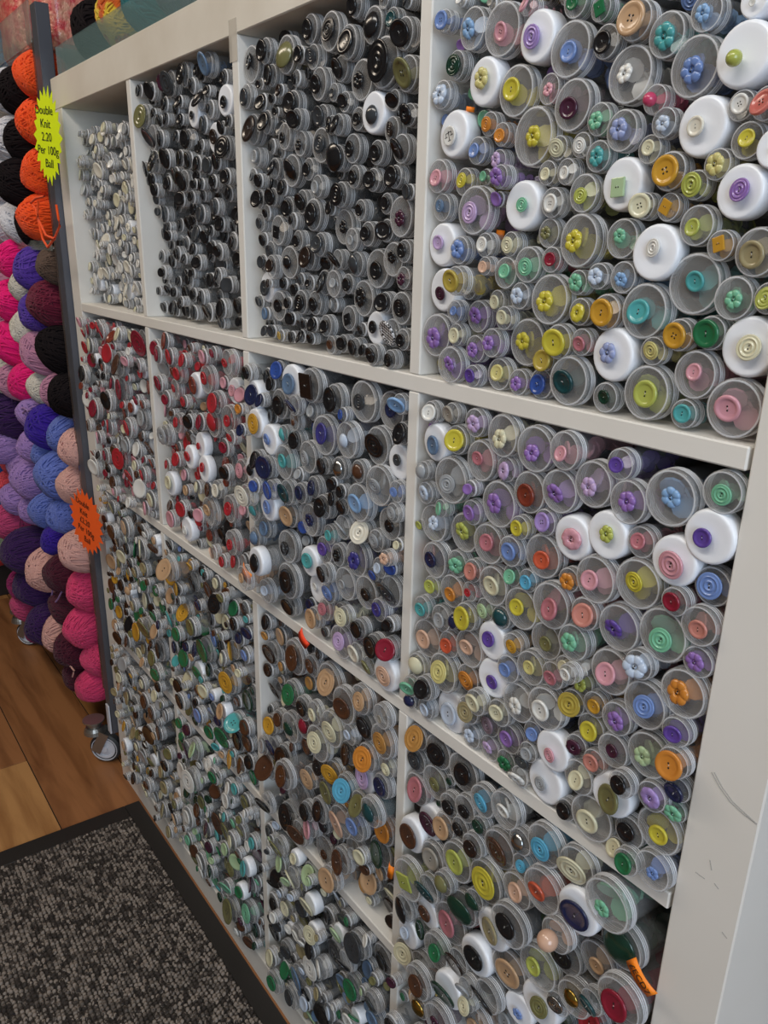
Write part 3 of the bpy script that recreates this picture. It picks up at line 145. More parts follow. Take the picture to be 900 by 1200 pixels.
    "12 601 -67 9018 77 c 10 74 4 0;12 2918 81 10482 73 c 41 60 f 0;12 1072 40 7966 76 c 3 72 2 0;12 3107 -58 8258 71 c 3 68 2 0;12 2534 95 9721 74 c 9 45 s 0;12 3007 -172 9497 76 c 41 61 d 0;12 1698 -130 9668 70 c 3 58 2 0;12 1850 91 10090 78 c 9 52 f 0;12 1871 -56 8447 73 c 41 57 2 0;12 1652 -37 9809 81 c 1 69 2 0;13 3117 -138 5231 232 c 31 198 4 0;13 1375 -26 6525 225 c 48 204 r 0;13 916 99 6292 205 c 1 126 r 0;13 1053 11 4740 229 c 0 148 r 0;13 1829 -9 5359 230 w 51 168 2 0;13 3471 -150 4416 204 c 16 134 4 0;13 886 -43 5291 203 c 3 171 2 0;13 3148 -119 6857 215 c 9 177 r 0;13 2322 77 5826 231 c 16 193 4 0;13 2451 -116 4881 207 c 0 197 2 0;13 2507 -1 6638 219 c 16 185 4 0;13 3521 -62 4920 231 c 1 155 4 0;13 2727 24 5638 218 c 9 165 r 0;13 1849 -76 6285 194 c 9 151 2 0;13 995 -33 5876 219 c 48 175 4 0;13 2302 -115 7023 208 c 48 148 4 0;13 1568 132 7093 210 c 12 158 r 0;13 1518 -209 4373 159 c 12 156 4 0;13 3119 -74 4580 182 c 31 156 2 0;13 1856 -147 4433 172 c 3 117 r 0;13 720 -9 4308 172 c 48 119 4 0;13 3221 109 5804 159 c 9 130 2 0;13 1927 -253 6854 157 c 3 150 r 0;13 2117 66 5072 186 c 16 168 r 0;13 2823 237 4240 189 w 12 123 r 0;13 3456 201 6502 189 c 12 126 r 0;13 1448 65 4978 165 c 1 141 4 0;13 812 14 7185 159 c 0 99 r 0;13 2170 1 4249 158 c 9 129 r 0;13 903 -63 6781 162 w 3 102 r 0;13 1866 -40 4795 188 c 1 178 2 0;13 1390 -5 5471 167 c 12 122 r 0;13 2464 -2 4486 182 c 23 111 4 0;13 3555 7 6978 166 w 3 127 2 0;13 3088 -76 6444 174 c 23 108 2 0;13 2780 27 6282 132 c 0 110 r 0;13 1531 -49 6020 134 c 31 97 r 0;13 1764 57 5825 143 c 0 123 2 0;13 2711 -118 5149 130 c 48 112 4 0;13 1476 -2 4668 147 c 31 90 2 0;13 3626 49 5826 148 c 16 117 4 0;13 1724 -25 6635 131 c 51 100 r 0;13 2343 -107 5402 142 c 23 109 2 0;13 1209 -110 5188 135 c 1 131 4 0;13 2495 -58 6161 135 c 23 106 2 0;13 2110 -55 6513 148 c 1 116 2 0;13 2732 158 7088 149 c 48 111 r 0;13 3631 -151 5397 153 c 48 145 2 0;13 1079 -88 4330 142 c 48 138 4 0;13 671 124 5590 148 c 51 118 r 0;"
    "13 2841 5 4871 152 c 0 122 4 0;13 658 87 6921 130 c 3 79 2 0;13 2216 -46 6221 140 c 1 128 r 0;13 3128 -63 7197 132 c 12 104 4 0;13 3038 -75 6067 155 c 16 102 2 0;13 3450 -0 6097 133 c 16 108 4 0;13 1215 4 7111 154 c 23 128 2 0;13 3725 162 6187 136 c 12 125 4 0;13 691 -44 4800 149 c 16 134 2 0;13 3050 39 5588 120 c 1 102 4 0;13 1243 128 6840 114 c 51 91 4 0;13 3416 -106 7209 102 c 51 67 r 0;13 1291 43 6053 101 c 48 75 f 0;13 3743 -67 7191 108 w 48 73 r 0;13 1898 45 7172 116 c 16 83 r 0;13 644 93 5982 109 c 48 86 s 0;13 2819 61 6738 103 c 12 63 f 0;13 2167 -140 4718 103 c 31 74 2 0;13 1113 -29 5521 124 c 0 104 2 0;13 3241 -90 4173 111 c 48 72 f 0;13 2053 -74 5611 111 w 48 93 d 0;13 671 -185 6505 103 c 51 67 s 0;13 2044 -46 5999 104 c 31 63 r 0;13 1282 -153 4186 105 c 31 87 2 0;13 2771 23 4583 118 c 12 87 4 0;13 3748 -211 4286 111 c 1 102 r 0;13 1370 -11 5794 113 c 48 86 4 0;13 3717 44 6735 104 c 1 73 4 0;13 3411 -77 5589 124 c 16 111 f 0;13 2416 -37 4165 109 c 48 97 f 0;13 656 -63 5107 102 w 31 62 r 0;13 1283 -152 4509 105 c 51 101 4 0;13 2819 -29 6528 106 c 1 87 f 0;13 3224 105 4802 72 c 16 54 r 0;13 593 84 7260 71 c 31 45 f 0;13 1061 82 6577 79 c 31 55 r 0;13 3750 109 5198 77 c 51 73 s 0;13 1808 -14 4179 78 c 23 50 4 0;13 1206 5 6230 76 c 3 72 2 0;13 664 56 4565 85 c 1 67 2 0;13 3093 -58 4876 77 c 3 61 2 0;13 1506 87 6253 85 c 1 65 r 0;13 616 16 6675 74 c 0 62 2 0;13 2734 -72 6039 80 c 31 52 r 0;13 1047 -149 7270 74 c 0 45 f 0;13 984 -185 7013 85 c 9 64 f 0;13 1597 21 4146 79 c 31 56 4 0;13 3736 8 6507 74 c 3 66 4 0;13 2691 -24 6872 71 c 51 69 r 0;13 1589 44 5661 92 c 1 57 r 0;13 1216 -111 5682 73 c 3 48 4 0;13 2499 40 7239 85 c 12 79 4 0;13 2172 100 4513 87 c 9 53 4 0;13 3231 -78 6211 84 c 3 67 2 0;13 3697 43 4683 70 c 31 45 2 0;13 1693 -68 5008 73 c 12 65 2 0;13 2839 -96 5924 76 c 51 65 r 0;13 2482 13 5173 87 c 0 84 s 0;13 628 -164 6289 80 c 51 74 r 0;13 1530 -137 5244 73 c 16 71 2 0;"
    "13 1842 -84 5056 82 c 12 62 f 0;13 994 13 4136 76 c 3 67 4 0;13 2811 -33 5360 75 c 12 48 r 0;13 3781 -13 5652 72 c 3 53 f 0;13 3437 109 5265 79 c 51 77 4 0;13 1687 -78 4606 77 c 0 48 2 0;13 2413 -43 6362 78 c 51 56 2 0;13 3100 -86 4322 80 c 1 76 2 0;13 3562 -82 4132 72 c 23 65 f 0;13 3767 3 5986 70 c 51 48 2 0;13 983 6 5042 74 c 3 66 2 0;13 2577 -16 5359 77 c 16 69 s 0;13 2109 -116 7259 72 c 31 59 d 0;13 1991 37 5820 74 c 1 65 2 0;13 2979 87 5827 86 c 9 53 2 0;13 1468 -239 6831 79 c 12 78 4 0;13 2182 -56 6744 76 c 9 75 r 0;13 2604 -192 5922 72 c 48 70 2 0;13 3743 -194 4532 88 c 16 68 4 0;13 843 198 4974 85 c 16 68 s 0;13 2930 59 7260 83 c 1 74 r 0;13 2603 9 6370 70 c 16 61 4 0;13 927 -90 5588 76 c 1 52 d 0;14 2918 -57 875 192 c 23 154 r 0;14 1929 -56 1626 208 c 18 172 2 0;14 2720 -175 3423 217 c 3 142 2 0;14 1333 -95 2823 224 c 23 149 2 0;14 1984 71 1053 222 c 3 145 2 0;14 2547 29 2094 210 c 23 147 4 0;14 2817 -161 2707 231 c 12 217 r 0;14 2992 64 1572 208 c 31 164 2 0;14 2100 -0 3226 218 c 48 142 4 0;14 1220 3 1828 216 c 23 131 4 0;14 3278 -42 2451 193 c 18 134 2 0;14 1757 -76 2873 198 c 1 137 2 0;14 1857 -173 3601 231 c 1 178 2 0;14 3658 19 1612 201 w 48 138 r 0;14 3551 97 2041 197 c 23 133 2 0;14 1909 176 2456 201 c 48 184 2 0;14 2406 -92 3670 172 c 9 104 r 0;14 1275 33 1311 179 w 18 121 4 0;14 3193 -213 3445 164 c 3 124 2 0;14 2269 -1 2408 158 c 23 126 r 0;14 842 91 3502 176 w 48 132 2 0;14 3567 -180 816 160 c 23 124 2 0;14 892 156 2225 186 c 31 154 2 0;14 2922 -30 2181 163 c 51 134 r 0;14 877 50 834 186 c 18 144 4 0;14 1316 -112 3632 170 c 18 166 2 0;14 1418 -149 799 160 c 1 135 4 0;14 3349 -149 3038 168 c 3 152 r 0;14 2658 -259 1410 175 c 3 107 2 0;14 2326 124 1244 159 c 31 134 4 0;14 3640 87 3294 158 c 31 147 4 0;14 3310 7 1085 185 c 12 134 2 0;14 842 -132 1323 175 w 48 109 2 0;14 1364 -13 2211 160 c 48 139 4 0;14 2376 -5 1742 165 w 31 139 r 0;14 1207 -186 3265 184 c 9 119 2 0;14 2109 -27 2019 131 c 1 92 4 0;"
    "14 864 -82 2889 149 w 48 120 4 0;14 1653 -114 1186 147 c 31 91 2 0;14 3678 -103 2729 153 c 31 124 4 0;14 2238 18 748 155 c 51 143 2 0;14 2175 41 2820 145 c 1 89 2 0;14 3661 -91 3583 132 c 18 122 4 0;14 1515 6 2482 151 c 12 116 r 0;14 1630 3 3199 137 c 0 94 2 0;14 1599 -5 1999 151 w 31 110 4 0;14 854 -85 1832 155 c 0 115 r 0;14 1573 -67 1677 144 c 9 111 4 0;14 663 -57 3158 141 c 31 108 r 0;14 3327 -118 1722 152 c 23 147 r 0;14 2955 65 3116 151 c 12 108 2 0;14 3015 131 1224 130 c 9 127 4 0;14 3048 -61 3704 143 c 9 122 r 0;14 3694 -93 1168 133 c 48 128 4 0;14 2555 67 985 147 c 9 93 2 0;14 1216 -12 2481 142 c 9 105 4 0;14 2468 53 2927 139 c 31 135 2 0;14 3630 -172 2438 139 c 1 122 4 0;14 3206 -113 2031 137 c 23 128 r 0;14 629 -153 2638 113 c 23 101 2 0;14 3289 117 1370 103 c 51 70 r 0;14 2698 -144 1697 115 c 12 75 4 0;14 1972 -67 693 101 c 9 80 s 0;14 2838 215 1882 107 c 23 68 s 0;14 1660 -48 916 106 c 51 65 4 0;14 1064 7 1138 104 c 12 69 4 0;14 754 112 1590 106 c 0 69 4 0;14 976 7 1597 113 c 9 68 4 0;14 3280 -46 680 107 c 48 90 r 0;14 1850 38 1928 107 c 9 75 d 0;14 947 20 3157 105 c 23 69 4 0;14 3386 -96 3683 118 c 18 113 4 0;14 2466 48 2622 117 c 31 92 2 0;14 2534 -63 669 107 c 3 71 4 0;14 1550 44 3457 107 c 48 101 r 0;14 859 16 2623 102 c 23 95 2 0;14 1861 -1 2145 115 c 12 113 r 0;14 3133 -173 2857 107 c 48 89 f 0;14 3717 180 3015 106 c 1 102 r 0;14 3364 223 2736 112 c 9 75 d 0;14 1191 -39 942 108 c 1 89 r 0;14 645 -111 3710 113 c 23 77 d 0;14 1674 -21 663 109 c 9 90 4 0;14 1134 -244 696 103 c 12 75 2 0;14 2675 -47 3079 107 c 1 104 4 0;14 625 -128 2045 107 c 9 91 f 0;14 616 -169 2386 100 c 3 62 4 0;14 2652 -42 2424 101 c 18 65 d 0;14 1656 -84 1443 106 c 0 70 r 0;14 1622 260 2250 104 w 3 76 2 0;14 2383 -9 3372 111 c 1 103 4 0;14 632 97 1191 72 c 31 49 f 0;14 2319 -88 1489 84 c 31 61 2 0;14 3488 -72 1343 88 c 1 78 4 0;14 1087 21 2667 72 c 18 48 s 0;14 2137 -59 3518 71 c 18 67 4 0;14 3053 25 1880 86 c 9 62 2 0;"
    "14 3774 -10 688 79 c 9 50 2 0;14 1045 -224 3753 81 c 23 61 4 0;14 2414 -318 3160 78 c 31 47 r 0;14 2801 86 1174 83 c 51 82 f 0;14 1085 -65 3024 87 c 31 61 s 0;14 645 -65 2855 77 c 1 47 f 0;14 3778 -80 2237 83 c 48 55 r 0;14 2305 -42 1015 78 c 18 71 2 0;14 777 -53 2458 82 c 12 60 r 0;14 2819 -75 3703 74 c 48 47 2 0;14 3562 -120 3772 73 c 31 67 2 0;14 2128 -28 1378 80 c 0 75 2 0;14 630 -48 991 85 c 31 71 2 0;14 608 -81 1819 75 c 48 52 4 0;14 1459 -66 1052 78 c 0 68 f 0;14 3144 27 2225 70 c 48 43 d 0;14 1391 -48 1549 81 c 3 59 r 0;14 3768 -93 964 72 c 48 70 2 0;14 2775 -181 628 75 c 1 68 r 0;14 1518 109 3770 77 c 18 52 d 0;14 1426 -14 3142 75 c 18 59 4 0;14 604 -115 682 79 c 9 61 4 0;14 3392 -138 3306 85 c 18 74 d 0;14 606 -128 3370 81 c 12 75 s 0;14 3075 73 638 83 c 1 55 d 0;14 2112 -141 2240 74 c 23 58 4 0;14 2839 -57 2393 72 c 23 54 d 0;14 3465 20 3463 77 c 23 58 4 0;14 2121 -203 3764 75 c 0 61 r 0;14 2273 -83 2138 75 c 51 65 2 0;14 992 54 2478 80 c 1 59 2 0;14 1823 -39 787 80 c 3 54 f 0;14 869 -71 3744 76 c 48 61 d 0;14 1238 75 1551 71 c 51 57 s 0;21 6240 234 11243 104 c 1 83 2 0;21 6713 362 12525 116 c 1 97 s 0;21 4243 246 13464 123 c 1 98 f 0;21 5350 370 11909 103 c 1 93 s 0;21 6917 150 12197 120 c 1 72 r 0;21 7100 309 12682 123 c 1 93 d 0;21 7206 195 13364 118 c 1 91 d 0;21 7164 218 11928 123 c 1 94 d 0;21 4442 241 12566 126 c 5 120 4 0;21 5063 280 11486 113 c 1 98 r 0;21 4143 341 12298 121 c 1 80 2 0;21 5047 380 12442 134 c 1 104 4 0;21 7255 334 14174 105 c 5 94 s 0;21 4751 396 11450 108 c 1 102 2 0;21 6626 206 11656 113 c 5 103 r 0;21 4233 283 12857 114 c 1 89 4 0;21 6859 232 11382 135 c 1 107 4 0;21 4664 375 12161 123 c 1 78 s 0;21 7167 277 11565 105 c 1 70 4 0;21 5480 294 12292 121 c 5 117 2 0;21 4350 261 11475 105 c 1 66 2 0;21 5774 363 12013 101 c 1 70 2 0;21 6780 292 11998 121 c 1 84 r 0;21 5786 195 13876 104 c 1 66 4 0;21 5421 113 12741 106 c 1 92 2 0;21 6147 354 11883 130 c 5 100 2 0;"
    "21 5815 158 11445 121 c 1 91 4 0;21 6393 189 12063 117 c 1 76 r 0;21 6174 276 11473 101 c 1 67 f 0;21 6358 194 12893 103 c 1 77 r 0;21 6101 429 12285 104 c 1 90 2 0;21 5108 278 12166 102 c 5 67 2 0;21 6119 314 12545 110 c 1 83 2 0;21 5049 248 11221 126 c 1 104 f 0;21 4492 133 11740 109 c 1 69 2 0;21 5410 222 11456 107 c 1 73 d 0;21 6215 154 14190 103 c 1 89 4 0;21 7151 189 12359 111 c 1 107 d 0;21 6962 270 12489 122 c 1 110 s 0;21 4921 318 12756 124 c 1 92 4 0;21 6601 297 12179 110 c 1 86 4 0;21 5578 240 11906 116 c 1 85 4 0;21 5713 386 11237 110 c 1 91 f 0;21 5070 414 11747 121 c 1 87 s 0;21 6406 157 12623 112 c 5 101 r 0;21 5819 218 12546 128 c 5 105 d 0;21 6486 151 11342 133 c 1 124 r 0;21 6979 405 11709 132 c 1 112 2 0;21 5739 293 11664 113 c 1 82 2 0;21 4375 321 11209 121 c 1 108 2 0;21 4185 300 11633 105 c 1 79 r 0;21 4190 249 12602 102 c 5 62 f 0;21 7241 300 12908 117 c 1 76 d 0;21 7078 284 11228 119 c 1 107 d 0;21 6721 303 11173 112 c 1 67 d 0;21 4315 392 11841 100 c 1 97 d 0;21 4850 252 13987 116 c 1 92 4 0;21 4753 352 12416 101 c 1 71 r 0;21 5286 216 11658 120 c 1 79 f 0;21 4872 228 12009 119 c 1 79 r 0;21 5181 338 13516 116 c 1 80 d 0;21 4769 193 12996 124 c 5 112 4 0;21 4360 353 12138 102 c 1 74 4 0;21 6368 248 12410 103 c 1 92 4 0;21 5411 210 11208 112 c 1 106 s 0;21 4130 258 11195 103 c 1 72 r 0;21 6423 143 11756 117 c 1 72 s 0;21 6754 292 14111 104 c 1 79 d 0;21 5957 260 11683 107 c 1 95 r 0;21 4660 374 12692 107 c 1 80 f 0;21 5196 275 12793 122 c 1 104 r 0;21 5960 297 12115 101 c 1 80 4 0;21 4652 241 11906 102 c 1 89 d 0;21 5281 334 12472 107 c 1 67 2 0;21 4605 264 11199 110 c 1 101 s 0;21 6787 187 12767 100 c 1 78 r 0;21 7221 198 13136 100 c 1 84 2 0;21 6006 170 11255 134 c 1 111 r 0;21 5711 319 12255 111 c 1 90 r 0;21 4845 354 11701 105 c 1 95 r 0;21 5276 227 13289 107 c 1 74 4 0;21 6694 180 13878 101 c 1 78 r 0;21 4145 267 11965 106 c 5 65 4 0;21 6761 235 13712 82 c 1 59 2 0;21 7048 362 14222 89 c 1 73 4 0;21 4562 239 12386 81 c 1 59 r 0;"
    "21 5997 162 13334 88 c 1 55 s 0;21 4393 203 14096 83 c 1 64 4 0;21 5954 207 12766 76 c 1 53 4 0;21 7258 473 13981 90 c 1 79 2 0;21 5562 236 12611 90 c 1 81 s 0;21 4846 176 14226 81 c 1 60 f 0;21 5244 88 11358 78 c 1 48 4 0;21 7218 340 12141 92 c 1 56 d 0;21 7291 370 12644 77 c 1 67 s 0;21 5445 242 12089 88 c 1 82 2 0;21 5283 276 13727 93 c 1 77 d 0;21 4143 191 11448 77 c 1 61 2 0;21 5164 211 11950 85 c 1 61 r 0;21 4835 248 11275 77 c 1 59 2 0;21 4856 124 12261 78 c 1 73 r 0;21 5628 229 11402 76 c 1 61 4 0;21 6564 339 12385 82 c 1 61 4 0;21 7280 283 11406 88 c 1 77 2 0;21 5766 223 13662 84 c 1 68 d 0;21 7287 233 13618 78 c 1 59 f 0;21 6204 329 12743 77 c 1 57 r 0;21 4344 282 12364 84 c 5 76 s 0;21 5729 137 12755 92 c 1 60 4 0;21 5885 414 11870 77 c 1 65 f 0;21 4657 314 11618 78 c 1 66 4 0;21 5245 311 12284 76 c 1 62 4 0;21 6421 179 11139 79 c 5 72 r 0;21 5913 309 12330 80 c 1 70 d 0;21 6218 223 11677 80 c 1 70 2 0;21 6129 249 13511 85 c 1 58 s 0;21 4556 271 11451 87 c 1 73 f 0;21 5451 202 11760 78 c 1 55 r 0;21 6766 307 11774 76 c 1 60 r 0;21 4433 144 12766 80 c 5 68 2 0;21 6559 366 11954 88 c 5 83 f 0;21 4530 277 13956 92 c 1 74 s 0;21 6032 180 14253 80 c 1 70 4 0;21 5827 192 13014 83 c 1 56 r 0;21 4104 171 13027 77 c 1 53 4 0;22 4462 2 7787 156 c 38 147 r 0;22 4294 222 8823 175 c 41 119 2 0;22 4227 146 9578 162 c 38 122 2 0;22 5856 100 7893 166 c 43 99 r 0;22 4233 166 10250 158 c 18 123 4 0;22 6466 146 9168 176 c 43 117 r 0;22 7152 28 9242 166 c 38 108 r 0;22 6532 112 8235 165 c 1 123 4 0;22 5092 138 8464 143 c 43 100 r 0;22 4731 244 10197 143 c 48 139 r 0;22 5177 93 9215 148 c 41 141 2 0;22 7119 137 8913 139 c 38 110 r 0;22 4226 136 8186 135 c 18 84 2 0;22 5575 334 10169 146 c 9 141 4 0;22 6623 31 9456 140 c 10 86 r 0;22 4538 -64 10521 152 c 10 101 2 0;22 5419 201 8308 141 c 3 113 2 0;22 5386 98 8760 149 c 18 127 r 0;22 4882 139 9308 144 c 38 100 r 0;22 4832 111 7986 134 c 9 127 2 0;22 5931 135 10568 133 c 41 112 4 0;"
    "22 7194 53 10278 139 c 38 100 4 0;22 4699 209 9543 155 c 10 110 r 0;22 4200 36 10572 153 c 10 118 4 0;22 4308 113 8478 133 c 1 96 4 0;22 6965 188 9510 134 c 9 82 r 0;22 4202 52 9925 143 c 18 96 2 0;22 7194 137 8425 124 c 48 93 s 0;22 6220 130 8029 116 c 1 101 2 0;22 4610 94 8150 107 c 41 74 s 0;22 5606 48 9378 101 c 18 84 2 0;22 4277 152 9143 124 c 43 100 r 0;22 5642 104 8495 114 c 9 111 4 0;22 6274 218 9391 100 c 9 72 2 0;22 4960 23 10299 106 c 43 93 4 0;22 6277 250 10071 102 c 41 88 s 0;22 5306 116 10596 106 c 41 74 s 0;22 4782 81 9062 110 c 43 86 f 0;22 5349 79 9666 109 c 1 86 f 0;22 7100 185 7664 112 c 48 75 r 0;22 5566 44 8068 106 c 41 103 s 0;22 4144 123 7925 113 c 3 91 r 0;22 7246 174 8173 114 c 1 69 4 0;22 4930 79 8683 103 c 48 63 s 0;22 4794 120 7711 119 c 43 112 4 0;22 5863 213 9929 114 c 18 82 r 0;22 4451 124 9770 120 c 1 106 f 0;22 5624 201 7692 111 c 9 101 r 0;22 6630 63 7939 105 c 10 68 s 0;22 5685 90 10711 108 c 41 66 r 0;22 7246 5 8699 113 c 38 76 2 0;22 7224 232 9909 105 c 48 99 4 0;22 6441 132 8524 104 c 48 85 r 0;22 7186 21 7921 125 c 18 109 r 0;22 5401 40 9374 101 c 3 88 d 0;22 5795 42 8906 118 c 41 89 2 0;22 5034 141 9811 103 c 1 80 r 0;22 4218 267 7715 103 c 43 75 r 0;22 5139 26 8710 108 c 38 94 r 0;22 6618 90 10361 101 c 38 82 f 0;22 6401 103 7956 84 c 1 68 r 0;22 4990 223 7653 88 c 9 62 s 0;22 7194 154 9502 92 c 9 89 r 0;22 4736 101 10421 70 c 41 51 2 0;22 6049 228 7647 92 c 41 70 s 0;22 5484 181 10744 88 c 41 61 r 0;22 6849 198 9335 78 c 38 65 r 0;22 6119 248 9985 72 c 43 64 4 0;22 6739 56 8346 74 c 43 53 4 0;22 5733 108 10479 90 c 41 66 r 0;22 6887 265 8930 90 c 18 70 2 0;22 7117 50 10065 79 c 48 63 r 0;22 4393 223 10714 82 c 1 67 4 0;22 6699 21 8961 76 c 43 63 d 0;22 5131 176 10724 88 c 38 69 s 0;22 5618 50 8801 83 c 41 77 2 0;22 5285 88 8991 75 c 41 71 4 0;22 4442 187 8024 80 c 10 48 f 0;22 6041 81 10748 75 c 9 60 2 0;22 6774 258 9633 70 c 10 55 2 0;22 4797 275 8228 73 c 1 47 s 0;"
    "22 6123 160 9493 83 c 41 67 2 0;22 5974 21 8123 73 c 43 56 f 0;22 4113 197 9024 85 c 9 82 r 0;22 5626 222 7885 73 c 18 69 r 0;22 6754 182 7697 80 c 18 76 f 0;22 5434 67 7631 82 c 1 58 2 0;22 5801 367 9595 71 c 41 58 r 0;22 4435 151 9036 74 c 10 49 f 0;22 4129 152 8619 73 c 48 59 f 0;22 7295 136 9045 75 c 10 47 2 0;22 5657 203 9868 71 c 48 68 r 0;22 4128 169 9310 92 c 9 71 r 0;22 4349 184 9353 71 c 18 49 d 0;22 4836 107 8861 77 c 38 62 4 0;22 4890 -20 9656 73 c 3 46 f 0;22 4446 211 8231 81 c 3 79 f 0;22 5824 194 7641 75 c 41 65 2 0;22 5978 59 8747 82 c 3 70 4 0;22 5310 22 8100 86 c 1 69 2 0;22 5843 183 8463 77 c 48 55 2 0;22 5879 -70 10762 75 c 3 52 s 0;22 4511 229 10280 79 c 38 75 4 0;22 5255 165 9853 94 c 9 78 2 0;22 5331 -43 8517 93 c 48 86 4 0;22 7292 139 7652 77 c 48 53 r 0;22 4469 207 9477 71 c 10 48 4 0;22 4605 199 8965 73 c 1 66 r 0;22 7273 183 10075 72 c 41 53 d 0;22 5776 177 9752 81 c 41 67 d 0;22 6392 268 7648 72 c 48 65 4 0;22 5475 97 7918 76 c 10 63 r 0;22 6959 76 10767 74 c 9 73 r 0;23 7055 87 5567 197 c 13 179 2 0;23 6571 -45 5701 223 c 0 185 r 0;23 7034 155 6085 222 c 18 161 4 0;23 6762 -27 4714 212 c 1 159 2 0;23 4910 -55 6249 226 c 0 167 r 0;23 4753 -238 7032 230 c 48 193 2 0;23 5280 -26 5255 197 w 16 136 r 0;23 4838 -83 5339 200 c 16 160 2 0;23 6207 -3 4475 227 c 16 201 4 0;23 5771 59 6940 220 c 3 143 4 0;23 4867 -48 4917 190 c 9 178 r 0;23 5312 87 4252 192 c 18 182 4 0;23 5295 101 6539 202 c 30 157 r 0;23 5634 -14 5839 227 c 16 212 4 0;23 4389 -117 5935 219 c 49 163 r 0;23 6437 19 6445 166 c 1 149 r 0;23 4839 -217 4522 174 c 1 151 4 0;23 6831 -67 5107 175 c 49 169 4 0;23 4484 -93 4634 178 c 1 141 4 0;23 5307 141 6033 158 c 16 117 r 0;23 4429 30 5467 171 c 13 151 2 0;23 5964 -67 4859 163 c 18 145 2 0;23 6460 -119 7016 173 c 1 156 r 0;23 5668 -228 4672 160 c 2 130 r 0;23 5609 -228 6294 167 c 31 144 2 0;23 4411 -82 6379 180 c 48 144 4 0;23 5269 -96 4604 166 c 1 141 r 0;23 6729 -10 6311 166 c 0 155 r 0;"
    "23 6117 121 5718 183 c 31 116 4 0;23 4253 119 4268 177 c 18 133 2 0;23 4348 98 4956 184 w 13 131 4 0;23 6501 -58 4230 163 c 0 158 2 0;23 6278 37 5396 187 c 49 125 4 0;23 5925 31 6149 159 c 2 132 4 0;23 5542 -105 5030 160 c 0 132 2 0;23 5235 30 6906 183 c 1 167 r 0;23 6789 3 7037 138 c 16 116 4 0;23 6070 -74 6601 147 c 1 121 4 0;23 4901 -210 5874 140 c 16 126 2 0;23 5804 -96 4373 152 c 16 132 r 0;23 5651 19 5465 150 c 13 115 r 0;23 6257 -123 4855 134 c 30 94 r 0;23 7128 -32 4874 154 c 3 148 r 0;23 6907 -67 4361 148 c 3 129 4 0;23 6269 -14 6167 153 c 1 126 r 0;23 6156 15 7201 146 c 9 94 r 0;23 7003 -37 6638 137 c 30 92 r 0;23 7199 18 4263 146 c 16 130 r 0;23 4168 2 5247 133 c 30 114 r 0;23 4355 -57 7008 132 c 49 93 r 0;23 4435 -55 6716 155 c 0 139 2 0;23 6321 -9 6740 142 c 9 134 4 0;23 4665 10 5717 145 c 3 134 2 0;23 5797 -156 5185 136 c 9 127 r 0;23 4848 -132 6673 133 c 0 119 4 0;23 5238 -30 5686 145 c 30 135 4 0;23 7071 37 7118 137 c 3 108 2 0;23 7194 -50 6434 134 c 2 92 r 0;23 6535 -164 5191 137 w 48 129 4 0;23 7210 -55 4587 146 c 1 113 4 0;23 7140 -69 5174 146 c 3 130 r 0;23 4677 13 4213 144 c 31 118 4 0;23 4545 -113 5176 107 c 49 101 d 0;23 6053 -119 5202 112 w 2 70 4 0;23 6759 0 5414 112 c 3 86 2 0;23 4155 -54 4539 110 c 9 80 4 0;23 4963 -83 5621 104 c 30 86 r 0;23 6598 -44 6750 123 c 9 120 f 0;23 6529 -118 6120 119 c 9 86 2 0;23 5635 -1 4184 103 c 30 69 d 0;23 5165 27 7192 116 c 0 102 s 0;23 5292 -60 4918 102 c 3 79 r 0;23 5830 96 6503 107 w 2 70 r 0;23 4147 -53 5532 121 c 49 76 f 0;23 6980 -105 6881 108 c 1 101 s 0;23 4156 52 6160 113 c 48 76 4 0;23 4223 32 7236 109 c 1 99 f 0;23 5931 48 5465 115 c 18 90 s 0;23 6116 -26 6927 110 c 1 97 r 0;23 5554 51 7206 104 c 1 88 2 0;23 7222 -5 6802 110 c 30 106 4 0;23 5607 -77 6647 103 c 30 94 s 0;23 5027 -26 4154 101 c 13 87 s 0;23 7234 43 5822 114 c 13 70 r 0;23 5965 -49 4168 106 w 49 88 4 0;23 4153 -100 6717 115 c 1 73 f 0;23 4131 -30 4797 73 c 3 50 2 0;23 6330 -46 5933 90 c 18 66 r 0;"
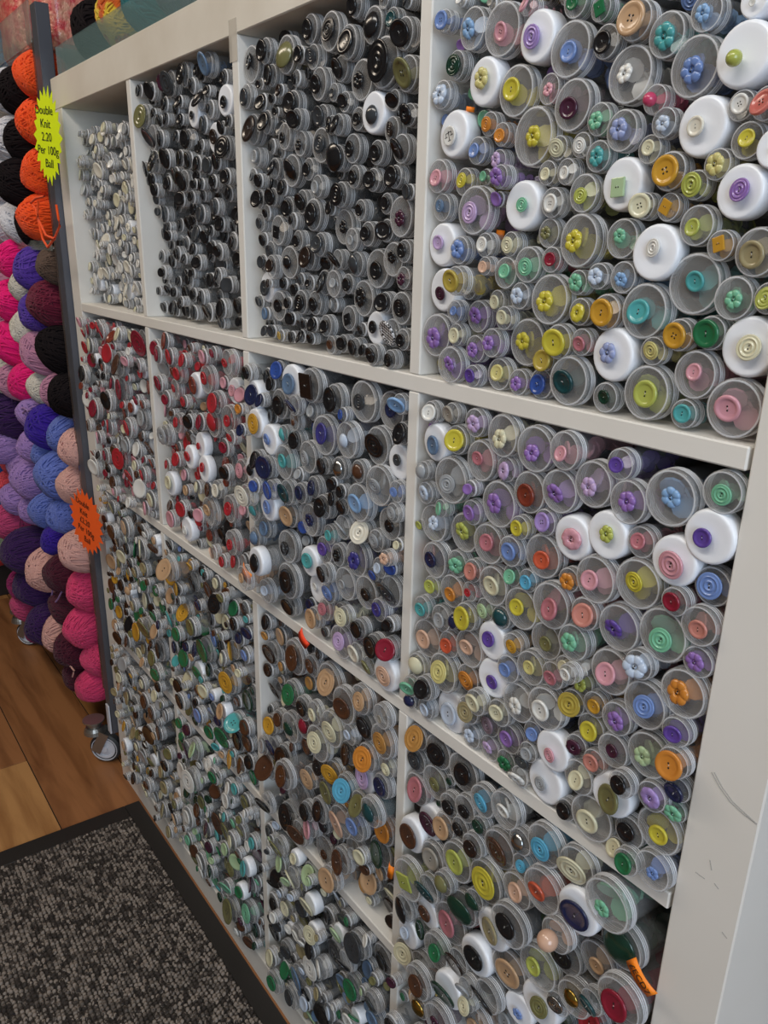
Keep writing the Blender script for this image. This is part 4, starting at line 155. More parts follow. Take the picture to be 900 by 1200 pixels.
    "23 5025 -106 4698 74 c 2 46 4 0;23 6656 -42 7247 85 c 3 83 4 0;23 4166 52 6935 74 c 9 52 f 0;23 4130 -240 5743 93 c 30 81 4 0;23 5062 -43 4344 75 c 48 52 2 0;23 6621 46 4958 73 c 3 52 f 0;23 6804 -131 6803 73 c 1 48 4 0;23 5203 85 6235 73 c 49 58 2 0;23 5011 -184 6534 75 c 1 48 r 0;23 6313 -24 5099 75 c 30 50 d 0;23 6485 82 4866 79 c 31 48 2 0;23 7287 -42 7064 72 c 49 56 2 0;23 6196 -79 6395 72 c 3 53 s 0;23 4109 -217 6389 77 c 18 47 r 0;23 6700 -211 6582 77 c 31 64 d 0;23 4545 88 4375 73 c 2 55 2 0;23 5899 -60 7266 78 c 1 58 r 0;23 4734 -160 6499 83 c 13 66 s 0;23 5429 30 5552 80 c 16 61 4 0;23 5576 8 4404 83 c 0 79 2 0;23 7271 82 7212 81 c 31 49 d 0;23 6470 19 4684 78 c 9 66 2 0;23 6967 -115 4141 76 c 18 61 f 0;23 4688 -94 5929 75 c 16 65 4 0;23 6866 169 5804 79 c 3 59 f 0;23 4960 -89 7257 72 c 49 45 r 0;23 4103 35 4995 73 c 9 48 2 0;23 6191 -56 4132 76 c 48 66 2 0;23 6540 -143 5418 70 c 13 49 f 0;23 4599 7 4996 75 c 2 47 r 0;23 4562 -174 6181 78 c 1 55 4 0;23 6736 -17 6004 84 c 48 70 r 0;23 5133 -225 4994 75 c 18 65 d 0;23 6098 30 5978 72 c 49 68 r 0;23 5370 -77 7257 90 c 0 68 4 0;23 5449 -164 4808 82 c 1 60 s 0;23 6818 -212 7265 77 c 31 75 4 0;23 6366 79 7242 72 c 0 49 s 0;23 6646 -69 4418 79 c 49 58 s 0;23 4470 104 4140 75 c 31 46 f 0;23 6981 27 6410 70 c 13 51 r 0;23 5898 73 4584 80 c 31 55 4 0;23 4555 92 7263 71 c 2 53 2 0;23 5751 -12 7254 73 c 49 63 4 0;23 6748 70 4179 92 c 0 68 r 0;23 5084 -39 5463 83 c 48 75 2 0;23 4371 59 5223 72 c 1 57 2 0;23 7293 -203 6237 73 c 9 69 d 0;23 5133 117 4839 78 c 1 53 s 0;23 4103 16 7069 71 c 48 61 4 0;23 5480 72 6931 71 c 31 47 4 0;23 5550 -76 5255 73 c 49 68 4 0;23 6499 -96 4516 73 c 16 56 f 0;23 5038 -157 6742 75 c 1 62 2 0;24 6149 10 2495 232 c 31 201 4 0;24 4603 -154 1850 224 c 51 149 2 0;24 5693 55 2369 234 c 3 218 2 0;24 5339 28 3360 190 c 51 172 2 0;24 4967 -94 1026 206 c 51 169 2 0;24 4259 -68 2656 205 c 51 184 2 0;"
    "24 4971 -160 2925 235 c 51 227 r 0;24 6964 -66 1404 207 c 28 167 r 0;24 6320 -114 959 233 c 31 220 4 0;24 4637 -90 3335 211 c 39 171 4 0;24 5003 -102 3578 216 c 34 152 4 0;24 5536 68 2958 207 c 3 142 r 0;24 6283 -42 1824 215 c 31 132 r 0;24 6201 -7 3215 177 w 51 144 4 0;24 5308 -39 1468 168 c 28 160 4 0;24 4676 1 2550 171 c 28 145 r 0;24 6595 25 1224 156 c 13 146 4 0;24 6742 -46 2932 164 c 31 107 2 0;24 4303 -58 1047 182 c 28 109 2 0;24 4200 19 3148 176 c 16 160 2 0;24 7062 -138 2462 166 w 49 130 4 0;24 5108 -46 2492 177 c 31 133 2 0;24 4347 -22 2228 165 c 13 107 r 0;24 5237 -42 1975 182 c 39 124 4 0;24 6991 -27 2034 189 c 39 141 4 0;24 5401 11 854 174 c 28 130 4 0;24 6599 136 3256 178 c 51 136 4 0;24 6378 -62 3573 173 c 51 105 4 0;24 7043 9 1043 161 c 13 125 2 0;24 6595 -74 2210 185 c 34 155 2 0;24 5918 -136 3561 172 c 16 118 r 0;24 5931 69 1274 166 c 3 126 r 0;24 4295 111 1530 181 c 34 170 4 0;24 4942 73 1664 157 c 9 142 4 0;24 6897 -2 3583 175 c 31 156 4 0;24 6738 -120 1693 157 w 16 109 4 0;24 6525 -136 2629 178 c 9 110 4 0;24 5844 -64 1911 151 c 16 94 r 0;24 5893 54 3000 150 c 3 98 2 0;24 5751 -55 766 134 c 13 95 2 0;24 6517 227 1508 139 c 13 123 r 0;24 4588 80 2969 137 c 31 124 4 0;24 5485 -129 1165 132 c 51 89 r 0;24 6941 -60 714 139 c 3 135 r 0;24 7104 121 3328 133 c 51 92 4 0;24 5913 40 1628 138 c 31 106 4 0;24 5525 -119 1788 141 c 39 112 r 0;24 4497 -23 719 135 c 31 120 r 0;24 6237 -137 1405 155 c 28 144 2 0;24 4914 -68 2181 142 c 3 136 2 0;24 5589 -27 3577 151 w 51 126 r 0;24 4217 -30 3678 150 c 16 106 2 0;24 7199 51 2740 145 c 39 142 4 0;24 7182 118 1665 132 c 39 87 r 0;24 4609 42 1353 135 c 28 118 r 0;24 7212 -69 3048 148 c 49 99 r 0;24 6723 -99 896 135 c 3 89 r 0;24 4879 -54 700 133 c 51 126 4 0;24 4624 -53 1015 148 c 3 138 r 0;24 4547 -12 3710 138 c 39 110 2 0;24 4237 34 741 131 c 16 123 2 0;24 6092 -62 2123 147 c 34 117 4 0;24 4946 -9 1377 110 c 9 77 4 0;24 6240 -104 2931 105 c 49 78 f 0;24 6830 -155 2585 103 c 3 68 4 0;24 5777 91 2696 105 c 51 68 r 0;"
    "24 5190 -23 676 102 w 3 88 f 0;24 4218 -241 1927 119 c 31 90 2 0;24 7239 94 1221 102 c 3 78 r 0;24 6871 -113 3303 105 c 31 70 s 0;24 7190 -53 3580 104 c 51 83 4 0;24 5335 9 2670 117 c 13 87 2 0;24 5659 -191 1383 119 c 13 116 4 0;24 7227 138 775 118 c 49 99 2 0;24 5759 77 3268 109 c 9 90 s 0;24 6051 -47 712 106 c 51 74 f 0;24 5328 140 3679 115 w 13 90 f 0;24 7220 2 2220 110 c 28 69 f 0;24 5759 -88 1009 103 c 49 66 r 0;24 5596 23 2028 119 c 49 110 d 0;24 6557 -124 670 116 c 51 86 2 0;24 4605 99 2284 100 w 13 94 r 0;24 6635 -62 3730 110 c 49 102 4 0;24 6940 -13 2762 103 c 51 100 2 0;24 5328 -9 2236 100 c 31 75 4 0;24 6594 50 1921 115 c 9 78 r 0;24 5064 -22 3254 109 c 51 79 4 0;24 4253 -16 3415 100 c 16 80 r 0;24 6461 -37 2910 110 c 28 87 2 0;24 4915 -54 1923 107 c 3 82 2 0;24 5221 -31 1141 71 c 51 46 s 0;24 6183 -144 3749 81 c 13 51 f 0;24 6795 -108 2403 78 c 16 65 d 0;24 5518 283 630 73 c 51 44 2 0;24 6025 -73 2793 74 c 9 52 r 0;24 6012 -57 950 80 c 28 49 2 0;24 6989 167 3014 76 c 3 64 f 0;24 4710 -49 1552 71 c 34 68 r 0;24 5655 -137 1581 84 c 34 69 f 0;24 7241 69 1876 78 c 51 55 d 0;24 6346 16 2264 77 c 16 53 f 0;24 5535 -145 2642 70 c 16 59 4 0;24 7252 11 1389 70 c 3 44 s 0;24 5765 -13 3753 73 c 28 58 r 0;24 6635 -118 3517 71 c 13 44 r 0;24 4421 -21 3540 75 c 34 56 f 0;24 6975 65 1760 76 c 16 63 f 0;24 4874 -61 2397 74 c 13 62 2 0;24 4678 -48 634 70 c 16 55 s 0;24 5272 -62 3059 78 c 34 57 2 0;24 5387 -47 2419 79 c 51 77 d 0;24 4438 -136 3135 71 c 39 67 s 0;24 4106 175 2241 71 c 39 50 4 0;24 6287 0 636 82 c 13 72 4 0;24 5954 122 3313 86 c 49 52 4 0;24 7285 -204 3729 72 c 51 65 d 0;24 4125 64 1754 79 c 28 62 2 0;24 4332 -31 2934 80 c 13 53 f 0;24 4213 -95 1287 71 c 3 63 r 0;24 5284 32 1720 86 c 49 62 4 0;24 4710 94 2115 70 c 9 69 4 0;24 6818 -156 1137 86 c 39 81 4 0;24 7285 -129 981 74 c 13 63 2 0;24 5153 18 2247 78 c 28 71 2 0;24 4142 19 2393 81 c 3 64 d 0;24 5598 -28 3349 71 c 39 54 2 0;"
    "31 9351 368 12749 89 c 1 57 2 0;31 8257 161 13375 94 c 5 87 4 0;31 7675 120 11501 87 c 5 64 2 0;31 8015 159 12835 95 c 1 74 4 0;31 7726 240 11222 87 c 1 79 r 0;31 10778 413 12842 91 c 1 68 2 0;31 7670 287 12227 98 c 5 81 4 0;31 9508 243 11340 85 c 1 65 r 0;31 7652 192 11922 87 c 5 58 r 0;31 10777 245 14120 91 c 1 67 r 0;31 10465 237 14253 85 c 5 62 d 0;31 8376 349 11266 89 c 5 70 f 0;31 10769 299 13412 89 c 1 80 2 0;31 7638 348 12525 102 c 1 79 f 0;31 8261 234 14247 86 c 1 78 d 0;31 9014 262 13287 75 c 1 53 2 0;31 8761 293 14185 79 c 1 63 2 0;31 8665 124 11321 71 c 5 46 2 0;31 7995 251 13133 66 c 5 54 f 0;31 9614 256 14254 82 c 1 65 r 0;31 10808 400 13830 68 c 5 50 2 0;31 10787 463 11165 69 c 1 62 s 0;31 9111 194 11988 66 c 1 63 4 0;31 10489 182 11821 77 c 1 58 2 0;31 9115 275 11114 69 c 5 53 f 0;31 7622 197 12729 66 c 5 42 2 0;31 9311 102 11975 79 c 1 53 4 0;31 10010 413 13095 82 c 5 62 r 0;31 8471 258 12247 82 c 1 58 2 0;31 10767 296 13118 76 c 1 70 2 0;31 10099 255 12580 79 c 1 71 2 0;31 10763 28 12632 72 c 5 69 s 0;31 10699 302 14258 68 c 1 49 2 0;31 8377 312 13569 66 c 1 47 f 0;31 10016 314 14254 66 c 1 62 s 0;31 7964 311 12996 76 c 1 74 s 0;31 9272 262 12883 72 c 1 46 r 0;31 9236 215 12394 68 c 5 60 r 0;31 8868 296 12258 68 c 1 43 f 0;31 9969 188 12929 76 c 1 48 2 0;31 9260 249 13896 67 c 1 62 r 0;31 8966 194 13427 68 c 5 66 2 0;31 9234 308 12610 74 c 1 54 f 0;31 10290 240 12839 75 c 1 65 r 0;31 8508 151 13770 77 c 5 48 r 0;31 9643 239 13689 67 c 1 42 4 0;31 10189 306 12431 72 c 5 56 4 0;31 8877 148 13826 74 c 1 59 d 0;32 8911 79 7879 100 c 30 84 4 0;32 8174 231 8004 94 c 5 57 4 0;32 9011 112 10167 101 c 7 66 r 0;32 9436 295 9576 100 c 18 73 d 0;32 9437 122 7735 85 c 30 73 2 0;32 8300 108 7858 88 c 1 82 2 0;32 8781 114 8702 87 c 18 69 4 0;32 8830 39 8906 90 c 7 81 r 0;32 10366 241 8218 88 c 7 75 d 0;32 7927 65 10628 107 c 1 80 f 0;32 8942 306 7657 97 c 2 94 4 0;32 8205 239 8698 109 c 1 86 4 0;"
    "32 7694 364 9737 100 c 1 87 4 0;32 10753 -61 8385 91 c 1 67 s 0;32 8810 211 8363 87 c 7 59 f 0;32 8122 22 10167 99 c 1 91 4 0;32 7597 146 9080 65 c 1 46 2 0;32 7635 197 8182 79 c 5 77 f 0;32 8778 100 7715 73 c 2 53 d 0;32 8328 301 7659 67 c 2 45 2 0;32 9312 160 8456 78 c 7 65 2 0;32 8978 144 8792 81 c 1 57 2 0;32 10533 189 8255 68 c 5 44 2 0;32 7939 130 9783 75 c 1 57 4 0;32 9291 53 7661 68 c 5 64 2 0;32 10089 163 8300 70 c 2 53 f 0;32 7730 169 7647 69 c 30 57 4 0;32 10007 196 7938 69 c 5 62 s 0;32 8788 64 9134 73 c 18 54 4 0;32 8562 87 10164 67 c 30 65 r 0;32 10588 147 9121 70 c 18 58 f 0;33 7712 190 6028 181 c 12 140 r 0;33 10276 132 4508 172 c 48 163 2 0;33 8138 380 6320 167 c 1 161 r 0;33 7779 95 6690 186 c 12 156 4 0;33 7913 176 6988 139 c 48 134 r 0;33 10629 191 4519 143 c 9 123 r 0;33 8167 262 6720 132 c 12 111 r 0;33 10532 258 4223 136 c 12 130 r 0;33 8014 120 4571 141 c 39 118 4 0;33 8780 65 5708 140 c 3 121 2 0;33 8187 309 7170 132 c 31 84 2 0;33 9749 209 6090 132 c 1 98 4 0;33 8796 122 6695 131 c 4 97 r 0;33 10035 214 4232 151 c 4 114 2 0;33 8047 22 4986 137 c 31 105 4 0;33 7705 59 7162 121 c 1 113 r 0;33 7698 74 6392 113 c 12 105 r 0;33 10500 104 4826 122 c 48 106 d 0;33 8002 169 6039 120 c 9 109 2 0;33 9051 181 6769 103 c 39 90 s 0;33 9594 62 4787 118 c 9 73 d 0;33 7643 198 4448 105 c 39 70 r 0;33 10759 202 4725 108 c 1 69 r 0;33 10769 114 4247 107 c 12 99 f 0;33 10757 278 4948 106 c 48 98 2 0;33 9086 172 5150 77 c 31 72 2 0;33 9830 55 5486 85 c 4 82 r 0;33 7886 202 6434 80 c 9 50 4 0;33 8205 219 4787 72 c 18 60 d 0;33 9429 99 4583 82 c 39 75 4 0;33 10312 8 4768 80 c 3 78 4 0;33 9671 255 7231 75 c 9 54 4 0;33 8220 210 5572 84 c 9 66 r 0;33 8381 197 6166 74 c 4 47 f 0;33 7611 275 5386 80 c 31 73 2 0;33 10789 99 5347 80 c 31 76 r 0;33 9941 147 6035 74 c 4 68 4 0;33 8231 199 6944 73 c 48 54 2 0;33 8371 323 7264 76 c 31 74 2 0;33 8481 227 6683 75 c 39 60 2 0;33 8245 178 4929 71 c 4 64 4 0;"
    "33 10287 101 4205 90 c 9 57 2 0;33 9842 183 7254 78 c 9 49 r 0;33 8204 226 6088 72 c 1 60 4 0;33 7673 56 6935 78 c 4 70 d 0;33 9092 77 7253 70 c 12 67 4 0;33 8897 228 5124 73 c 12 69 f 0;33 8977 125 4136 82 c 12 52 4 0;33 8011 122 6575 77 c 4 72 4 0;33 7961 162 7231 77 c 3 51 s 0;33 8427 37 5509 74 c 3 66 s 0;33 7619 129 5678 81 c 1 54 f 0;33 8071 230 5457 74 c 48 71 f 0;33 8227 182 4570 72 c 3 46 f 0;33 7860 192 6259 77 c 48 53 2 0;33 8849 117 7240 73 c 1 56 d 0;34 10244 -75 3508 206 c 5 198 2 0;34 9549 -139 839 229 c 23 198 r 0;34 10028 -30 1901 209 c 51 132 2 0;34 9451 181 3556 232 c 20 168 4 0;34 8207 -8 2454 194 c 9 123 2 0;34 10178 -77 2711 198 c 16 154 2 0;34 9822 -11 1390 227 c 16 168 2 0;34 9062 -34 2058 233 c 51 191 r 0;34 10607 96 2262 230 c 23 150 2 0;34 9621 60 2779 233 w 5 219 r 0;34 10337 -171 1486 234 c 5 202 r 0;34 8504 -138 964 197 c 5 127 4 0;34 10657 49 3565 216 c 1 137 2 0;34 9297 8 1326 224 c 1 185 4 0;34 8669 -60 1506 214 c 47 190 2 0;34 7975 -168 812 206 c 16 129 2 0;34 10466 -15 972 202 c 23 155 4 0;34 8116 -56 3298 166 c 34 124 4 0;34 9140 -85 2784 169 w 9 145 r 0;34 9398 -106 2378 164 c 51 126 r 0;34 7815 91 2712 176 c 1 148 4 0;34 10703 -149 2986 157 c 5 117 4 0;34 8153 -5 1534 185 c 5 120 2 0;34 8936 -4 891 174 c 34 151 r 0;34 7730 22 1560 164 c 1 156 4 0;34 10045 -126 3085 164 c 1 147 4 0;34 8595 -54 2257 173 c 51 108 2 0;34 9563 139 2035 174 w 31 124 r 0;34 8468 -29 2891 157 c 31 116 4 0;34 9020 -67 3212 168 w 9 160 4 0;34 8578 44 1896 169 c 23 134 r 0;34 8159 157 1892 161 w 1 120 4 0;34 8152 -85 3623 165 c 31 156 4 0;34 8561 -73 3360 174 c 9 155 4 0;34 8700 37 2593 162 c 31 133 r 0;34 7710 22 2151 177 c 1 109 2 0;34 10140 -144 734 172 c 20 141 4 0;34 7767 154 3091 157 c 47 98 4 0;34 7788 -99 1139 162 c 9 133 2 0;34 8890 40 3618 180 c 34 151 2 0;34 10679 -71 2656 150 c 47 124 4 0;34 10221 -66 2213 131 w 16 96 4 0;34 10706 7 1572 136 c 1 128 2 0;34 7703 2 3554 151 c 5 127 2 0;34 10645 -23 1853 135 c 20 84 2 0;"
    "34 9875 -37 2531 132 c 47 123 r 0;34 9749 -44 3281 131 w 34 124 4 0;34 9325 63 3170 149 c 1 98 2 0;34 9917 -39 943 131 c 23 100 2 0;34 8151 -17 1169 147 c 16 135 4 0;34 10356 46 3146 136 c 47 117 r 0;34 9869 -7 3597 142 c 5 122 r 0;34 8763 -49 2930 143 c 5 140 4 0;34 9085 -110 2457 148 c 1 131 2 0;34 8933 -125 1258 131 c 20 118 r 0;34 8560 -43 3693 130 w 9 84 4 0;34 9241 -85 1723 141 c 23 90 4 0;34 9950 -16 2265 149 c 47 91 4 0;34 9528 -63 1613 150 c 20 94 4 0;34 8046 185 3003 134 c 47 89 2 0;34 10737 -58 1163 105 c 31 84 4 0;34 10114 71 1090 114 c 51 96 r 0;34 8023 -136 2198 100 c 51 91 d 0;34 8078 -30 2779 100 c 1 82 4 0;34 7665 -9 1825 101 c 1 71 r 0;34 10331 156 2435 101 c 16 69 s 0;34 8835 -96 1813 101 c 20 72 s 0;34 9670 104 2346 112 c 23 107 2 0;34 10422 132 1985 115 c 20 86 2 0;34 10728 -119 704 119 w 16 101 f 0;34 9210 -158 825 111 c 34 78 f 0;34 8312 -52 3092 105 c 34 90 s 0;34 7881 7 1821 114 c 5 97 f 0;34 8322 -16 2159 102 w 51 82 r 0;34 7642 74 860 102 c 1 67 r 0;34 8404 -38 1314 108 c 16 85 s 0;34 9022 -131 1529 110 c 1 106 2 0;34 8376 73 677 109 c 1 74 2 0;34 7644 48 2485 109 c 1 81 4 0;34 10666 -87 1333 80 c 1 64 r 0;34 8874 -105 2384 83 c 51 80 f 0;34 9110 -120 3742 74 c 34 61 r 0;34 9562 -36 3163 82 c 5 59 4 0;34 9275 -100 993 71 c 1 66 2 0;34 9818 -65 689 84 c 20 78 4 0;34 10523 6 2823 74 c 20 70 d 0;34 8243 -26 919 72 c 9 44 2 0;34 8681 63 652 75 c 23 57 r 0;34 8420 -18 1634 72 c 1 53 4 0;34 8664 -167 3129 79 c 20 63 f 0;34 7736 -58 684 72 c 9 44 f 0;34 7993 -9 1322 75 c 5 54 d 0;34 7837 63 3756 92 c 20 76 r 0;34 10612 -49 3239 94 c 31 57 4 0;34 9043 -101 659 78 c 9 64 2 0;34 10476 -138 2972 74 c 34 46 s 0;34 8674 -39 1181 87 c 47 72 s 0;34 9369 -145 2936 74 c 23 48 r 0;34 9756 -22 1798 76 c 16 70 2 0;34 10033 -85 3765 83 c 16 60 r 0;34 10450 -14 2619 82 c 47 63 4 0;34 7835 104 2386 86 c 47 59 4 0;34 9150 110 3455 86 c 9 68 r 0;34 10371 -125 1785 75 c 51 45 2 0;34 9935 95 3381 79 c 1 53 2 0;"
    "34 7641 33 3290 77 c 51 60 2 0;34 8935 -19 2667 73 c 23 52 s 0;34 10781 56 3230 71 c 31 58 s 0;34 9583 110 1141 83 c 1 52 d 0;34 7824 -104 3319 76 c 5 48 r 0;34 10530 21 638 77 c 47 62 d 0;34 10768 -20 944 82 c 47 65 r 0;34 8818 -52 3371 76 c 31 51 2 0;34 9735 15 3765 73 c 23 47 2 0;34 7939 78 2046 79 c 23 61 r 0;34 9094 -17 1099 90 c 47 82 r 0;34 8243 -129 2849 73 c 20 67 r 0;34 10420 -41 3736 80 c 51 75 4 0;34 8398 53 2647 82 c 31 51 s 0;34 8990 -56 1716 85 c 31 64 f 0;34 9431 -83 1809 71 c 5 54 d 0;34 9736 77 3049 71 c 20 57 r 0;34 9225 -44 623 71 c 1 45 2 0;34 10093 -70 2459 71 c 31 68 f 0;34 10050 25 1576 71 c 1 64 4 0;34 10386 103 665 70 c 47 44 2 0;34 10539 -86 1233 71 c 51 47 d 0;34 7918 -93 3611 76 c 34 62 d 0;34 10343 24 2913 72 c 47 68 f 0;34 7607 -111 2838 74 c 1 54 r 0;34 8486 -35 2507 70 c 23 59 2 0;34 9819 -166 2071 70 c 51 44 s 0;41 12257 155 14115 88 c 52 84 2 0;41 13306 304 13669 78 c 2 65 r 0;41 11704 127 14063 82 c 40 50 4 0;41 13543 247 13845 92 c 2 84 4 0;41 14282 305 14090 97 c 9 62 s 0;41 14112 176 13570 78 c 52 77 2 0;41 13626 417 14239 91 c 40 86 s 0;41 11171 219 14141 81 c 2 51 2 0;41 13596 215 14038 94 c 2 69 4 0;41 13249 304 13940 88 c 9 75 4 0;41 14146 279 13728 86 c 52 70 d 0;41 12693 200 14066 87 c 9 71 2 0;41 14248 182 13370 95 c 9 66 4 0;41 12179 235 13957 77 c 2 59 s 0;41 14026 375 14054 80 c 52 77 s 0;41 12529 345 13951 89 c 40 87 4 0;41 11914 155 14124 99 c 2 82 4 0;41 12436 355 14150 98 c 2 60 4 0;41 14273 250 13634 75 c 28 46 f 0;41 13900 203 13723 88 c 9 82 2 0;41 12894 209 14191 90 c 9 55 d 0;41 11955 263 12354 76 c 40 52 r 0;41 13751 89 13960 79 c 2 71 s 0;41 11514 339 14174 81 c 28 79 d 0;41 13814 193 14228 92 c 28 90 s 0;41 14292 270 12540 85 c 40 71 4 0;41 14167 278 13188 78 c 40 55 d 0;41 13296 303 14147 82 c 52 75 4 0;41 13076 215 13872 89 c 28 70 s 0;41 12808 202 13853 97 c 28 93 4 0;41 11182 18 13876 86 c 2 69 4 0;41 14263 318 12916 77 c 52 74 4 0;41 11346 197 14139 77 c 28 72 4 0;"
    "41 11979 334 13967 75 c 52 66 r 0;41 12728 331 14228 85 c 52 51 s 0;41 12334 184 13889 96 c 9 66 4 0;41 13725 331 13723 82 c 2 75 r 0;41 14281 239 13854 87 c 9 64 2 0;41 13104 310 14068 96 c 2 75 2 0;41 14107 326 14256 76 c 2 52 s 0;41 11733 253 14222 84 c 9 58 2 0;41 11568 185 13150 77 c 28 68 s 0;41 13420 270 13962 84 c 52 54 s 0;41 14281 385 12361 78 c 40 71 r 0;41 14123 248 13928 82 c 52 51 2 0;41 11385 218 13362 77 c 28 50 4 0;41 12104 167 14237 87 c 2 69 r 0;41 13185 157 13737 61 c 9 56 2 0;41 13489 174 14169 67 c 2 58 r 0;41 11697 85 12711 66 c 28 41 r 0;41 14311 216 13151 69 c 40 55 r 0;41 11403 216 12516 69 c 2 48 f 0;41 11172 188 11156 65 c 52 55 4 0;41 13912 135 13879 64 c 28 62 2 0;41 12806 252 13283 70 c 2 60 2 0;41 13091 67 14246 60 c 28 57 f 0;41 12264 202 13377 58 c 40 56 s 0;41 12262 217 12259 63 c 9 45 s 0;41 11905 51 12538 62 c 40 56 s 0;41 13497 122 13668 66 c 28 45 s 0;41 13392 228 14254 62 c 2 45 f 0;41 11136 304 13700 63 c 2 41 2 0;41 11461 221 14036 66 c 28 62 4 0;41 14058 199 13418 63 c 40 58 4 0;41 11839 380 12674 59 c 9 42 s 0;41 11116 149 13187 62 c 2 45 d 0;41 12897 255 13992 59 c 40 51 4 0;41 12583 79 14207 59 c 40 51 4 0;41 11268 161 13712 61 c 40 43 4 0;41 12950 190 13776 64 c 40 55 d 0;42 11201 244 9098 77 c 18 68 f 0;42 11135 201 9271 98 c 42 94 s 0;42 11162 206 9452 83 c 26 53 d 0;42 11917 -77 10182 78 c 40 50 2 0;42 11148 198 8968 60 c 9 49 d 0;42 11117 169 10387 70 c 9 68 d 0;42 11115 178 10561 66 c 40 63 d 0;42 11103 41 9587 62 c 26 46 r 0;42 11443 328 10677 58 c 18 44 f 0;43 13632 172 4161 95 c 18 73 f 0;43 13361 97 4504 79 c 31 55 2 0;43 12927 316 4379 80 c 31 51 d 0;43 13127 255 4448 84 c 3 54 s 0;43 13509 44 4837 90 c 13 84 s 0;43 12705 204 4156 90 c 1 74 4 0;43 13503 174 4592 86 c 1 70 2 0;43 13486 -27 4330 96 c 9 88 d 0;43 13692 166 4355 85 c 3 71 s 0;43 12910 170 4188 96 c 31 82 2 0;43 13240 100 4692 80 c 18 72 r 0;43 13530 64 5112 81 c 18 75 4 0;43 13139 190 4239 90 c 3 59 4 0;43 13187 52 6339 92 c 13 64 d 0;"
    "43 13683 143 4964 98 c 18 95 4 0;43 11174 141 6250 78 c 1 74 d 0;43 13634 247 5348 98 c 9 86 2 0;43 13330 80 4166 93 c 18 74 2 0;43 13674 156 4765 81 c 31 51 4 0;43 13714 136 4536 77 c 31 52 2 0;43 13341 81 4817 61 c 9 51 s 0;43 13683 41 5147 59 c 1 56 2 0;43 13331 67 4347 62 c 3 39 2 0;43 13386 123 4693 65 c 31 43 2 0;43 13181 163 6169 61 c 1 58 4 0;43 11746 170 6182 63 c 18 50 2 0;43 13097 136 4713 66 c 13 41 r 0;43 11535 113 6536 61 c 13 37 r 0;43 12476 190 4185 61 c 1 58 d 0;43 11365 147 5714 61 c 3 46 f 0;43 11736 57 6957 67 c 13 45 2 0;43 11539 174 4616 61 c 13 42 2 0;43 12775 231 4287 63 c 9 61 d 0;43 12954 137 5739 63 c 13 59 r 0;43 12869 191 7234 60 c 1 58 4 0;44 12022 -35 1607 212 w 48 149 2 0;44 12712 222 2258 219 c 3 132 r 0;44 13588 89 3223 211 w 39 142 r 0;44 13462 -143 1454 225 c 48 141 r 0;44 12012 -72 889 215 c 39 188 r 0;44 12128 28 2050 192 c 16 148 r 0;44 11758 62 3584 210 c 39 178 r 0;44 12824 15 1465 232 c 1 208 r 0;44 12803 6 2796 194 c 16 156 r 0;44 12240 62 3449 218 c 3 135 4 0;44 12007 21 2432 213 c 9 186 r 0;44 13882 -98 2100 208 c 9 181 4 0;44 11580 -64 3136 204 c 39 146 r 0;44 13219 -37 2939 217 c 1 171 4 0;44 13998 -114 3551 192 c 39 127 2 0;44 14054 -97 2599 223 c 1 191 4 0;44 11339 31 1988 202 c 48 145 r 0;44 13931 -171 863 181 c 3 127 2 0;44 12772 -60 1061 174 c 39 116 r 0;44 12396 -3 1547 172 c 16 109 4 0;44 12646 -110 1871 182 c 39 111 r 0;44 11594 161 1331 167 c 16 116 4 0;44 13078 -75 3398 163 c 16 125 r 0;44 13369 -43 2160 185 c 39 148 r 0;44 12549 -35 3145 163 c 3 140 r 0;44 12118 39 2829 166 c 39 146 2 0;44 11698 -24 1826 156 c 9 102 2 0;44 11341 97 3580 183 c 48 131 4 0;44 13092 -6 933 165 c 48 120 4 0;44 11512 32 2310 174 c 39 166 r 0;44 14016 -105 1676 166 c 48 134 4 0;44 11770 -131 2810 159 c 9 156 4 0;44 13675 -59 2865 166 c 48 150 r 0;44 11327 -77 2842 166 c 3 115 4 0;44 13627 186 2410 167 c 16 119 4 0;44 13172 110 1818 189 c 16 178 r 0;44 12423 40 2685 168 c 9 107 4 0;44 13509 137 1009 188 c 48 181 2 0;44 13418 -172 3671 177 c 1 116 r 0;"
